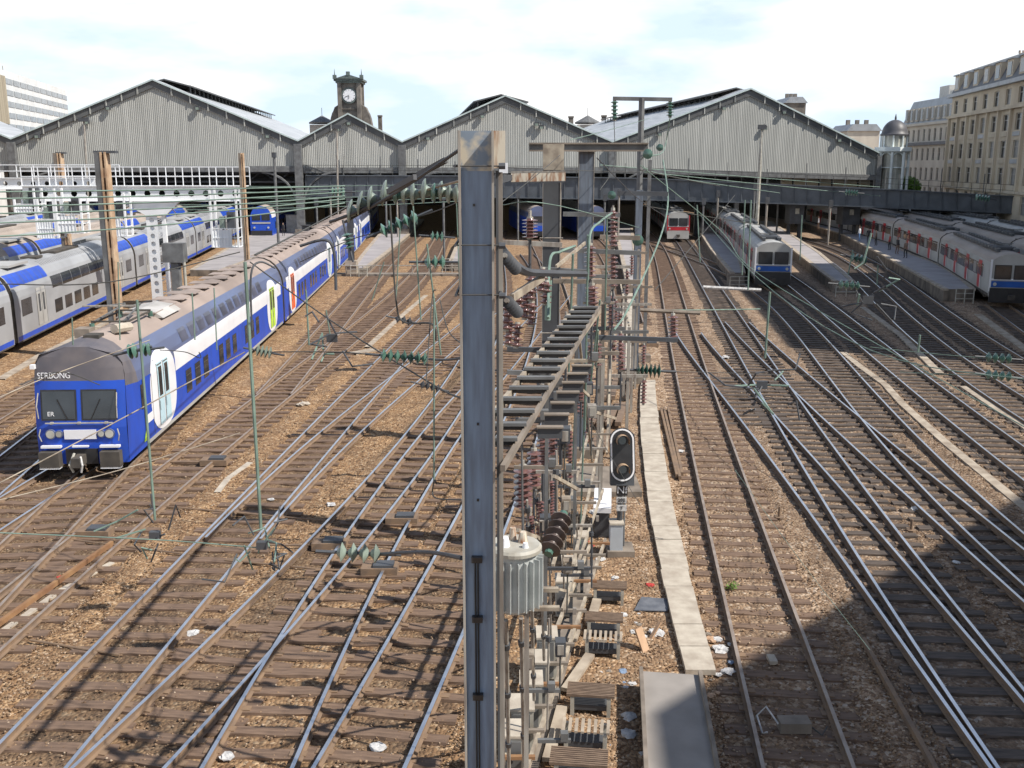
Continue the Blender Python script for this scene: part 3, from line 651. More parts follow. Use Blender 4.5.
mb.add(lo_ + hi + rd, [(0, 1, 5, 4), (1, 2, 6, 5), (2, 3, 7, 6), (3, 0, 4, 7), (4, 5, 9, 8), (5, 6, 10, 9), (6, 7, 11, 10), (7, 4, 8, 11), (8, 9, 10, 11)], slate)
mb.build('mansard_roof', hb); cornice(hb, A - nrm * 1.0, E - nrm * 1.0, d, nrm, z + 2.8, .3, .2, zincm, 'roof_gutter')
rotd = Matrix.Rotation(math.atan2(d.y, d.x), 3, 'Z')
for k in range(15):
    p = A + d * ((E - A).length * (k + .5) / 15) - nrm * .35; mb = MB(); wm = frm
    mb.box((p.x, p.y, z + 1.45), (2.4, 1.0, 2.1), lime, rotd); q = p + nrm * .52; mb.box((q.x, q.y, z + 1.4), (1.6, .06, 1.6), WG if k % 3 else CURT, rotd); q = p + nrm * .1; mb.box((q.x, q.y, z + 2.58), (2.6, 1.4, .16), zincm, rotd)
    mb.build('dormer', hb)
mb = MB()
for k, px in enumerate((12, 44)):
    p = A + d * px - nrm * 6; mb = MB(); mb.box((p.x, p.y, z + 3.9), (2.2, 1.0, 1.6), lime, rotd)
    for q in range(4): mb.tube([(p.x - .8 + q * .5, p.y, z + 4.6), (p.x - .8 + q * .5, p.y, z + 5.0)], .15, M['rust'], 6)
    mb.build('chimney', hb)
# narrower pale building farther back
b2 = thing('apartment_building', 'pale narrower building with tall chimneys between kiosk and limestone block', 'building', (66, 168, 0))
cA = Pd(893, 236, 186); cA.z = 0; cB = Pd(946, 236, 160); cB.z = 0
A, E, d, nrm, top = facade(b2, cA, cB, 0.0, [(3.4, 1.3, 2.3, .3)] + [(3.2, 1.0, 2.0, .6)] * 4, 10, lime2, frm, WG)
cornice(b2, A, E, d, nrm, top, .4, .5, lime2); cornice(b2, A, E, d, nrm, 12.9, .5, .6, slate, 'balcony')
mb = MB(); v = [A, E, E - nrm * 13, A - nrm * 13]; lo_ = [(p.x, p.y, top + .4) for p in v]; w2 = [A - nrm * 1.4 + d, E - nrm * 1.4 - d, E - nrm * 12 - d, A - nrm * 12 + d]; hi = [(p.x, p.y, top + 4.4) for p in w2]
mb.add(lo_ + hi, [(0, 1, 5, 4), (1, 2, 6, 5), (2, 3, 7, 6), (3, 0, 4, 7), (4, 5, 6, 7)], zincm); mb.build('mansard_roof', b2)
rotd = Matrix.Rotation(math.atan2(d.y, d.x), 3, 'Z')
for k in range(9):
    p = A + d * ((E - A).length * (k + 1) / 10) - nrm * .4; mb = MB(); mb.box((p.x, p.y, top + 1.9), (1.4, 1.1, 2.2), lime2, rotd); q = p + nrm * .58; mb.box((q.x, q.y, top + 1.9), (.9, .05, 1.7), WG, rotd); mb.build('dormer', b2)
mb = MB()
for u, hh in ((7, 2.4), (12, 1.4), (24, 4.0)):
    p = A + d * u - nrm * 5; mb = MB(); mb.box((p.x, p.y, top + 4.2 + hh / 2), (4.5, 1.1, hh + .4), frm, rotd); mb.build('chimney', b2)
# low far roofs just right of the shed
for i, (x0, x1, yt, Y, col, lab) in enumerate(((848, 880, 131, 230, lime2, 'low beige house far behind the right end of the shed'), (786, 806, 103, 262, stone, 'dark rooftop block peeping over the right-hand gable'))):
    a = Pd(x0, yt, Y); b = Pd(x1, yt, Y); t = thing('far_building', lab, 'building', ((a.x + b.x) / 2, Y, 0))
    mb = MB(); mb.box(((a.x + b.x) / 2, Y + 6, a.z / 2), (b.x - a.x, 12, a.z), col); mb.build('wall', t)
    mb = MB(); c = Vector(((a.x + b.x) / 2, Y + 6, a.z)); mb.prism([(a.x - .4, Y - .4, a.z), (b.x + .4, Y - .4, a.z), (b.x - 1, Y - .4, a.z + 1.5), (a.x + 1, Y - .4, a.z + 1.5)], (0, 12.8, 0), zincm)
    for q in range(3): mb.box((a.x + 1.5 + q * (b.x - a.x - 3) / 2, Y + 5, a.z + 1.6), (.8, .8, 2.0), stone)
    mb.build('roof', t)
# white office block behind the shed on the left
ow = pm('white_office_panel', (0.70, 0.71, 0.70), (0.6, 0.61, 0.60), .4, rough=.6)
tan = pm('tan_ribbed_panel', (0.42, 0.37, 0.27), (0.24, 0.20, 0.145), .6, rough=.8, stretch=(1, 12, .02), lo=.45, hi=.55)
og = glassy('office_glass', (0.22, 0.25, 0.27))
ob = thing('office_building', 'white banded office block rising behind the shed at the left edge', 'building', (-103, 215, 0))
o0 = Pd(-34, 60, 176); o1 = Pd(66, 90, 252); OZ = o1.z; o0.z = o1.z = 0
mb = MB(); dd = (o1 - o0).normalized(); nn = Vector((dd.y, -dd.x, 0))
mb.prism([o0, o1, o1 - nn * 40, o0 - nn * 40], (0, 0, OZ), ow); mb.build('wall', ob)
LL = (o1 - o0).length
for k in range(7):
    z = 12 + k * 2.15; s0 = 0 if z < 18 else 23.0
    for u0 in np.arange(s0, LL - 1, 5.5):
        m2 = MB(); a = o0 + dd * float(u0 + .3) + nn * .04; b = o0 + dd * float(min(u0 + 5.2, LL - .2)) + nn * .04; m2.prism([(a.x, a.y, z), (b.x, b.y, z), (b.x, b.y, z + 1.05), (a.x, a.y, z + 1.05)], nn * .05, og); m2.build('window', ob)
m2 = MB(); a = o0 + nn * .03; b = o0 + dd * 22.5 + nn * .03; m2.prism([(a.x, a.y, 17.3), (b.x, b.y, 17.3), (b.x, b.y, 26.2), (a.x, a.y, 26.2)], nn * .25, tan); m2.build('ribbed_panel', ob)
m2 = MB()
for k in range(7): p = o0 + dd * (10 + k * 6.5) - nn * 5; m2.tube([(p.x, p.y, 27), (p.x, p.y, 28.2 + (k * 37 % 10) * .32)], .1, M['steel_mid'], 5)
for k in range(3): p = o0 + dd * (14 + k * 17) - nn * 9; m2.box((p.x, p.y, 27.8), (6, 5, 1.8), ow)
m2.build('roof_mast', ob)

# ------------------------------------------------------------------ domed kiosk tower at the right end of the shed
kz = Sh(890, 236); kx, ky = kz.x, kz.y + 1.5
kt = thing('domed_kiosk', 'pale octagonal kiosk with dark dome at the right end of the shed', 'kiosk', (kx, ky, 0))
def KZ(py): return Sh(890, py).z
kw = 2.15; gm_ = pm('pale_green_iron', (0.80, 0.86, 0.85), (0.68, 0.73, 0.72), 1, rough=.5); glk = pm('kiosk_pale_glazing', (0.50, 0.50, 0.44), (0.30, 0.30, 0.27), .7, rough=.3)
mb = MB(); mb.tube([(kx, ky, 0), (kx, ky, KZ(149))], kw * .82, glk, 8); mb.tube([(kx, ky, KZ(149)), (kx, ky, KZ(134))], kw * .8, glk, 8); mb.build('glazing', kt)
mb = MB()
for k in range(8):
    a = math.pi / 8 + k * math.pi / 4; p = (kx + kw * math.cos(a), ky + kw * math.sin(a)); mb.tube([(p[0], p[1], 0), (p[0], p[1], KZ(152))],   .2, gm_, 6)
    p2 = (kx + kw * .82 * math.cos(a), ky + kw * .82 * math.sin(a)); mb.tube([(p2[0], p2[1], KZ(150)), (p2[0], p2[1], KZ(134))], .12, gm_, 6)
    b = a + math.pi / 4; q = (kx + kw * math.cos(b), ky + kw * math.sin(b))
    arc = [(p[0] + (q[0] - p[0]) * s, p[1] + (q[1] - p[1]) * s, KZ(158) + .75 * math.sin(math.pi * s) ** .6) for s in np.linspace(0.02, .98, 9)]; mb.tube(arc, .09, gm_, 5)
mb.tube([(kx, ky, KZ(168)), (kx, ky, KZ(167))], kw * 1.02, gm_, 8)
mb.build('iron_frame', kt)
mb = MB(); mb.tube([(kx, ky, KZ(152.5)), (kx, ky, KZ(151.2)), (kx, ky, KZ(147))], [kw * 1.1, kw * 1.25, kw * 1.25], gm_, 8); mb.build('balcony', kt)
mb = MB(); zd = KZ(134); R_ = kw * .82; mb.tube([(kx, ky, zd - .2), (kx, ky, zd)] + [(kx, ky, zd + R_ * 1.15 * math.sin(a)) for a in np.linspace(.1, 1.5, 9)] + [(kx, ky, zd + R_ * 1.15 + .2), (kx, ky, zd + R_ * 1.15 + .8)], [kw * .9, kw * .9] + [R_ * math.cos(a) for a in np.linspace(.1, 1.5, 9)] + [.15, .03], pm('dark_zinc_dome', (.10, .10, .11), (.07, .07, .075), 1, rough=.5), 16); mb.build('dome', kt, smooth=True)

# ------------------------------------------------------------------ trees beside the kiosk
leafm = pm('fresh_green_leaves', (0.16, 0.30, 0.04), (0.09, 0.18, 0.03), 1.5, rough=.7)
bark = pm('brown_bark', (.10, .07, .05), None, 3, rough=.9)
def tree(label, px, py_t, py_b, wpx, Y, seed):
    r = random.Random(seed); top = Pd(px, py_t, Y); zb = Pd(px, py_b, Y).z; W_ = wpx * Y / F; t = thing('broadleaf_tree', label, 'tree', (top.x, Y, 0))
    mb = MB(); zc = (top.z + zb) / 2; mb.tube([(top.x, Y, 0), (top.x + .1, Y, zb * .6), (top.x, Y, zc)], [.35, .25, .12], bark, 8)
    for k in range(8):
        a = r.uniform(0, 6.28); mb.tube([(top.x, Y, zb * .8), (top.x + math.cos(a) * W_ * .35, Y + math.sin(a) * W_ * .35, zc + r.uniform(-.5, 1.5))], [.12, .03], bark, 5)
    mb.build('trunk', t)
    mb = MB(); cl = [(top.x + r.uniform(-.42, .42) * W_, Y + r.uniform(-.42, .42) * W_, zb + r.uniform(.1, .9) * (top.z - zb), r.uniform(.5, 1.0)) for _ in range(26)]
    for (cx_, cy_, cz_, rr) in cl:
        for q in range(110):
            v = Vector((r.gauss(0, 1), r.gauss(0, 1), r.gauss(0, 1))).normalized() * (rr * r.uniform(.6, 1.05)); c = Vector((cx_, cy_, cz_)) + v
            u = Vector((r.gauss(0, 1), r.gauss(0, 1), r.gauss(0, 1))).normalized(); w_ = u.cross(Vector((r.gauss(0, 1), r.gauss(0, 1), r.gauss(0, 1)))).normalized(); sz = r.uniform(.12, .22)
            mb.add([c - u * sz, c - w_ * sz * .5, c + u * sz, c + w_ * sz * .5], [(0, 1, 2, 3)], leafm)
    mb.build('crown', t, fix=False)
tree('bright green tree showing above the dark girder bridge beside the kiosk', 908, 179, 196, 22, 148, 3)
tree('darker low tree seen under the girder bridge behind the right trains', 899, 200, 222, 26, 150, 5)

# ------------------------------------------------------------------ girder bridge in front of the shed
gb = thing('girder_bridge', 'long dark riveted girder bridge crossing over the platforms before the shed', 'bridge', tuple(Pz(700, 245)))
girder = pm('blue_black_girder_paint', (0.105, 0.12, 0.14), (0.07, 0.08, 0.092), .8, rough=.55, bump=.15)
GPT = [(306, 175.5, 196, 136), (480, 176, 197, 135), (650, 178.5, 200, 133), (768, 184, 203, 130), (900, 190, 208, 126), (1120, 202.5, 218, 119)]
mb = MB(); mbr = MB(); mp_ = MB()
for a, b in zip(GPT[:-1], GPT[1:]):
    p = [Pd(a[0], a[1], a[3]), Pd(b[0], b[1], b[3]), Pd(b[0], b[2], b[3]), Pd(a[0], a[2], a[3])]
    mb.prism(p, (0, .3, 0), girder); mb.prism([q + Vector((0, 6, 0)) for q in p], (0, .3, 0), girder)
    mb.prism([p[0] + Vector((0, .3, -.5)), p[1] + Vector((0, .3, -.5)), p[1] + Vector((0, 6, -.5)), p[0] + Vector((0, 6, -.5))], (0, 0, .3), girder)
    for q0, q1 in ((p[0], p[1]), (p[3], p[2])):
        mb.beam(q0 + Vector((0, -.08, 0)), q1 + Vector((0, -.08, 0)), .5, .14, girder)
    n = int((p[1] - p[0]).length / 1.6)
    for k in range(n):
        u = p[0].lerp(p[1], k / n); v = p[3].lerp(p[2], k / n); mb.beam(u + Vector((0, -.06, -.08)), v + Vector((0, -.06, .08)), .12, .1, girder)
        top_ = 1.35; mbr.beam(u, u + Vector((0, 0, top_)), .05, .05, M['wire_dark'])
        if k % 3 == 0: mp_ = MB(); mp_.beam(u + Vector((0, .6, 0)), u + Vector((0, .6, 1.9 + (k % 4) * .3)), .09, .09, M['steel_grey']); mp_.build('insulator_post', gb)
    for hz in (.7, 1.35): mbr.beam(p[0] + Vector((0, 0, hz)), p[1] + Vector((0, 0, hz)), .05, .05, M['wire_dark'])
mb.build('girder', gb); mbr.build('railing', gb)
for (x0, x1, y0, y1, Y) in ((791, 804, 205, 224, 129), (844, 860, 206, 225, 128), (919, 939, 208, 231, 125.5), (972, 995, 211, 234, 123.5)):
    a = Pd(x0, y0, Y + .8); b = Pd(x1, y1, Y + .8); mb = MB(); cxx = (a.x + b.x) / 2
    mb.box((cxx, Y + 2.2, (a.z + b.z) / 2), (b.x - a.x, 2.4, a.z - b.z), M['steel_dark'])
    for s in (-1, 1): mb.box((cxx + s * (b.x - a.x) * .38, Y + 2.2, b.z / 2), (.35, .5, b.z), M['steel_dark'])
    mb.box((cxx, Y + .97, a.z - .8), (.5, .1, .7), M['cabinet'])
    mb.build('pier', gb)
for x0 in (470, 700, 740, 580):
    p = Pd(x0, 196, 136); mb = MB(); mb.box((p.x, 138, p.z / 2), (.6, .6, p.z), M['steel_dark']); mb.build('pier', gb)

# ------------------------------------------------------------------ high blocks outside the frame on the right: they throw the big shadows
nb = thing('corner_building', 'tall stone building right of the view whose shadow covers the lower right', 'building', (24, 6, 0))
mb = MB(); h = 25.0
base = [(23.4, 7.35), (44, 27.1), (70, 20), (60, -30), (21.5, -25)]
mb.prism([(x, y, 0) for x, y in base], (0, 0, h - 3), lime)
mb.prism([(x, y, h - 3) for x, y in base], (0, 0, .5), lime2)
mb.build('wall', nb)
m2 = MB(); m2.prism([(x, y, h - 2.5) for x, y in base], (0, 0, 2.5), slate); m2.build('roof', nb)
m2 = MB()
for e in range(2):
    a = Vector((*base[(e + 4) % 5], 0)) if e else Vector((*base[0], 0)); b = Vector((*base[0], 0)) if e else Vector((*base[1], 0)); dd = (b - a); n = int(dd.length / 2.6); dd.normalize(); 
    for k in range(n):
        for fl in range(6):
            p = a + dd * (1.3 + k * 2.6); m2.box((p.x, p.y, 2.4 + fl * 3.4), (1.1, .12, 1.9), WG, Matrix.Rotation(math.atan2(dd.y, dd.x), 3, 'Z'))
m2.build('window', nb)
nb2 = thing('apartment_building', 'tall block beyond the right edge shading the right-hand platforms', 'building', (46, 60, 0))
mb = MB(); base = [(41.0, 43), (45.5, 82), (75, 80), (75, 43)]
mb.prism([(x, y, 0) for x, y in base], (0, 0, 28), lime); mb.build('wall', nb2)
m2 = MB(); m2.prism([(x + (.6 if i in (0, 1) else 0), y, 28) for i, (x, y) in enumerate(base)], (0, 0, 3), slate); m2.build('roof', nb2)
m2 = MB(); a = Vector((41, 43, 0)); b = Vector((45.5, 82, 0)); dd = (b - a).normalized()
for k in range(14):
    for fl in range(7):
        p = a + dd * (1.5 + k * 2.7); m2.box((p.x, p.y, 3 + fl * 3.4), (1.1, .12, 1.9), WG, Matrix.Rotation(math.atan2(dd.y, dd.x), 3, 'Z'))
m2.build('window', nb2)
# ------------------------------------------------------------------ platforms
def platform(label, L, Rr, h, near_px=None):
    Lp = [Pz(x, y, h) for x, y in L]; Rp = [Pz(x, y, h) for x, y in Rr]
    t = thing('station_platform', label, 'platform', (Lp[0].x, Lp[0].y, 0))
    def res(P, n=14):
        P = sorted(P, key=lambda p: p.y); ys = [p.y for p in P]; y = np.linspace(ys[0], ys[-1], n); x = np.interp(y, ys, [p.x for p in P]); return [Vector((float(a), float(b), h)) for a, b in zip(x, y)]
    Lp, Rp = res(Lp), res(Rp); n = len(Lp)
    mb = MB(); vs = Lp + Rp; mb.add(vs, [(i, n + i, n + i + 1, i + 1) for i in range(n - 1)], M['platform']); mb.build('surface', t)
    mb = MB(); lo = [Vector((p.x, p.y, -.05)) for p in vs]; top = [p - Vector((0, 0, .004)) for p in vs]
    mb.add(top + lo, [(i, i + 1, 2 * n + i + 1, 2 * n + i) for i in range(n - 1)] + [(n + i, n + i + 1, 3 * n + i + 1, 3 * n + i) for i in range(n - 1)] + [(0, n, 3 * n, 2 * n)], M['platform_side'])
    mb.build('edge_wall', t)
    for side, P in ((1, Lp), (-1, Rp)):
        mb = MB(); e = []
        for i, p in enumerate(P):
            q = P[min(i + 1, n - 1)] - P[max(i - 1, 0)]; q.normalize(); nv = Vector((q.y, -q.x, 0)) * side
            e.append((p - nv * .06 + Vector((0, 0, .03)), p + nv * .32 + Vector((0, 0, .03)), p + nv * .32 - Vector((0, 0, .12)), p - nv * .06 - Vector((0, 0, .12))))
        vs = [v for q in e for v in q]
        mb.add(vs, [(4 * i + a, 4 * i + (a + 1) % 4, 4 * i + 4 + (a + 1) % 4, 4 * i + 4 + a) for i in range(n - 1) for a in range(4)] + [(0, 1, 2, 3)], M['trough']); mb.build('edge_stone', t)
    return t
platform('narrow curved platform between the red-faced and blue-faced trains', [(696, 221), (700, 232), (710, 248), (731, 272.7)], [(712, 221), (724, 237.6), (740, 255), (745, 272.7)], .85)
platform('wide platform right of the blue-faced train with a sunlit patch', [(757, 221), (787.6, 245.5), (820, 271), (834, 281)], [(772, 221), (777, 225), (820, 252.5), (854, 281)], .9)
platform('long shaded platform with waiting people and a stained wall', [(795, 219.5), (844, 235), (879, 253), (914, 272.7), (944, 289)], [(818, 219.5), (844, 229), (861.5, 234), (888, 243), (914, 255), (939, 263), (967, 281), (975, 289)], .95)
platform('pale sunlit platform right of the blue and white train', [(389, 219), (384, 228), (362, 254), (352, 268)], [(424, 219), (412, 232), (385, 254), (366, 268)], .5)
platform('grey platform behind the blue train with lamp posts on it', [(284, 222), (256, 232), (215, 255), (190, 270)], [(338, 222), (310, 232), (262, 255), (222, 270)], .6)
platform('short paved platform stub beside the masts in the centre', [(470, 228), (458, 240), (449, 262)], [(494, 228), (486, 240), (480, 262)], .9)
platform('pale platform strip in the centre right of the stepped masts', [(611, 224), (617, 240), (627, 285)], [(632, 224), (634, 240), (642, 285)], .8)
# steps and ladders at the platform ends
def steps(label, px, py, w, h=.9, n=4):
    p = Pz(px, py, 0); mb = MB()
    for k in range(n): mb.box((p.x, p.y + .3 * k, h * (k + 1) / n / 2), (w, .3, h * (k + 1) / n), M['concrete_d'])
    return tag(mb.build('platform_steps'), label, 'steps')
steps('concrete steps down from the pale sunlit platform', 357, 276, 1.6, .5)
steps('steps at the end of the short paved platform stub', 462, 272, 1.5)
steps('steps at the near end of the narrow curved platform', 737, 286, 1.3)
steps('steps at the near end of the wide sunlit-patch platform', 845, 294, 1.5)
def small_rail(label, px, py, w, h):
    p = Pz(px, py, 0); mb = MB()
    for s in (-1, 0, 1): mb.tube([(p.x + s * w / 2, p.y, 0), (p.x + s * w / 2, p.y, h)], .04, M['cabinet'], 5)
    for z in (.35, .7, 1.0): mb.tube([(p.x - w / 2, p.y, h * z), (p.x + w / 2, p.y, h * z)], .03, M['cabinet'], 5)
    return tag(mb.build('guard_rail'), label, 'railing')
small_rail('pale ladder-like rail at the end of the platform with people', 964, 304, 1.3, 1.1); small_rail('rail at the near end of the narrow curved platform', 739, 289, 1.5, 1.0)
small_rail('rail at the near end of the wide sunlit-patch platform', 846, 297, 1.6, 1.1); small_rail('rail around the short paved platform stub', 452, 273, 1.8, 1.3); small_rail('rail at the end of the pale sunlit platform', 359, 277, 1.5, 1.0)
# boarded crossing over the left tracks
a = Pz(330, 274.5, .2); b = Pz(462, 274.5, .2); mb = MB(); mb.box(((a.x + b.x) / 2, a.y + .9, .1), (b.x - a.x, 1.5, .2), M['concrete_d']); tag(mb.build('foot_crossing'), 'dark boarded crossing laid over the tracks in front of the platform ends', 'foot crossing')
mb = MB(); a.z = b.z = 1.0; mb.tube([a, b], .05, M['steel_mid'], 6)
for k in range(9): q = a.lerp(b, k / 8); mb.tube([(q.x, q.y, .2), (q.x, q.y, 1.0)], .04, M['steel_mid'], 5)
tag(mb.build('guard_rail'), 'long rusty pipe rail along the boarded crossing', 'railing')

# ------------------------------------------------------------------ trains
T_blue = pm('bright_blue_train_paint', (0.012, 0.075, 0.50), (0.02, 0.06, 0.33), 1.4, rough=.38, stretch=(1, 1, .35), detail=8, lo=.4, hi=.75)
T_greyblue = pm('grey_blue_train_paint', (0.115, 0.15, 0.27), (0.10, 0.11, 0.17), .7, rough=.4, stretch=(1, .3, 1))
T_roof = pm('dusty_brown_roof', (0.37, 0.30, 0.26), (0.235, 0.19, 0.165), .5, rough=.85, stretch=(1, .5, 1))
T_roofs = pm('sooty_cab_roof', (0.105, 0.10, 0.115), (0.15, 0.135, 0.14), 1.5, rough=.7)
T_white = pm('white_train_paint', (0.80, 0.81, 0.83), (0.72, 0.72, 0.74), .8, rough=.35)
T_silver = pm('silver_grey_train_paint', (0.37, 0.38, 0.39), (0.28, 0.285, 0.295), .4, rough=.38)
T_glass = glassy('dark_train_window', (0.035, 0.04, 0.045), .1)
T_glassr = glassy('smoky_train_window', (0.055, 0.055, 0.06), .2)
T_glassb = glassy('brownish_upper_window', (0.10, 0.105, 0.15), .3)
T_under = pm('dirty_underframe', (0.09, 0.078, 0.065), (0.05, 0.045, 0.04), 2, rough=.9)
T_red = pm('red_train_door', (0.48, 0.02, 0.03), (0.36, 0.015, 0.025), 1, rough=.4)
T_pale = pm('pale_grey_train_side', (0.44, 0.44, 0.42), (0.33, 0.32, 0.30), .5, rough=.5)
T_beige = pm('beige_train_roof', (0.42, 0.36, 0.31), (0.30, 0.25, 0.21), .5, rough=.8, stretch=(1, .4, 1))
T_lblue = pm('pale_blue_door', (0.50, 0.70, 0.76), (0.45, 0.62, 0.70), .5, rough=.4)
T_green = pm('lime_green_graffiti', (0.50, 0.72, 0.06), (0.38, 0.6, 0.05), 2, rough=.5)
T_orange = pm('orange_graffiti', (0.85, 0.16, 0.03), (0.75, 0.10, 0.03), 2, rough=.5)
T_lamp = glassy('headlamp_glass', (0.55, 0.55, 0.5), .15)
PD = [(1.40, .42), (1.41, 1.0), (1.41, 2.75), (1.36, 3.1), (1.22, 3.5), (1.0, 3.85), (.72, 4.1), (.35, 4.27), (0, 4.32)]        # double deck
PR = [(1.40, .75), (1.44, 1.2), (1.44, 2.6), (1.38, 3.1), (1.2, 3.35), (.9, 3.55), (.5, 3.68), (0, 3.72)]                        # suburban single deck
def profx(prof, z):
    for (x0, z0), (x1, z1) in zip(prof[:-1], prof[1:]):
        if z0 <= z <= z1: return x0 + (x1 - x0) * (z - z0) / (z1 - z0 + 1e-9)
    return prof[0][0] if z < prof[0][1] else 0
def body(prof, y0, y1, cols, m_end, y_taper=0):
    """cols: list of (z_limit, material) from the bottom up"""
    ring = [(-x, z) for x, z in prof] + [(x, z) for x, z in prof[::-1][1:]]
    mb = MB(); n = len(ring); k0 = 0
    A = [(x, y0, z) for x, z in ring]; B = [(x, y1, z) for x, z in ring]
    for i in range(n - 1):
        zm = (ring[i][1] + ring[i + 1][1]) / 2; m = [c for zl, c in cols if zm <= zl][0]
        mb.add([A[i], A[i + 1], B[i + 1], B[i]], [(0, 1, 2, 3)], m)
    mb.add(A, [tuple(range(n))], m_end); mb.add(B, [tuple(range(n))[::-1]], m_end); mb.add([A[0], A[-1], B[-1], B[0]], [(0, 1, 2, 3)], T_under)
    return mb
def patch(mb, prof, side, ys, zlo, zhi, off, m, nz=5):
    """panel that follows the side profile, zlo/zhi functions or numbers"""
    fl = zlo if callable(zlo) else (lambda y: zlo); fh = zhi if callable(zhi) else (lambda y: zhi)
    vs = []
    for y in ys:
        a, b = fl(y), fh(y)
        for q in range(nz + 1):
            z = a + (b - a) * q / nz; vs.append((side * (profx(prof, z) + off), y, z))
    w = nz + 1
    mb.add(vs, [(i * w + q, (i + 1) * w + q, (i + 1) * w + q + 1, i * w + q + 1) for i in range(len(ys) - 1) for q in range(nz)], m)
def bogie(y):
    mb = MB()
    for s in (-1, 1):
        mb.box((s * 1.08, y, .62), (.16, 3.4, .3), T_under); mb.box((s * 1.12, y, .75), (.25, .8, .35), T_under)
        for d in (-1.25, 1.25):
            mb.tube([(s * .70, y + d, .62), (s * .84, y + d, .62)], .44, M['rail_side'], 16); mb.box((s * 1.12, y + d, .62), (.3, .35, .35), T_under)
    return mb
def place(o, P, Q):
    P = Vector(P); Q = Vector(Q); d = (Q - P); o.location = (P.x, P.y, .14); o.rotation_euler = (0, 0, math.atan2(d.y, d.x) - math.pi / 2)
class Path:
    def __init__(s, pts, off, z):
        ps = sorted([Pz(x, y, z) for x, y in pts], key=lambda p: p.y); Y = np.array([p.y for p in ps]); X = np.array([p.x for p in ps])
        sl = np.gradient(X, Y); X = X + off * np.sqrt(1 + sl * sl); dg = min(2, len(Y) - 1); s.c = np.polyfit(Y / 100, X, dg)
    def at(s, Y): return Vector((float(np.polyval(s.c, Y / 100)), Y, 0))
    def step(s, Y, L):
        P = s.at(Y); lo, hi = Y, Y + L + 1
        for _ in range(40):
            m = (lo + hi) / 2
            if (s.at(m) - P).length < L: lo = m
            else: hi = m
        return m
def add(mb, name, parent, smooth=False, fix=True):
    """build in the parent's own coordinates"""
    o = mb.build(name, None, smooth, fix); o.parent = parent; o.matrix_parent_inverse = Matrix.Identity(4); return o
def empty_part(name, parent):
    o = bpy.data.objects.new(name, None); C.objects.link(o); o.parent = parent; return o
def car_frame(P, Q):
    d = Q - P; return Matrix.Translation((P.x, P.y, .14)) @ Matrix.Rotation(math.atan2(d.y, d.x) - math.pi / 2, 4, 'Z')
def set_part(o, root, mw):
    o.parent = root; o.matrix_parent_inverse = root.matrix_basis.inverted(); o.matrix_basis = mw
def gangway(root, mw, L):
    mb = MB(); mb.box((0, L + .25, 2.1), (1.9, .62, 3.0), T_under); o = mb.build('gangway', None); set_part(o, root, mw)
def wheels(car, L, prof):
    for y in (3.6, L - 3.6): add(bogie(y), 'bogie', car)
    mb = MB()
    for k in range(4): mb.box((0, 7.5 + k * (L - 15) / 3, .5), (2.3, 2.0, .45), T_under)
    add(mb, 'underframe_box', car)
def quick_tag_part(o, lab): o['label'] = lab

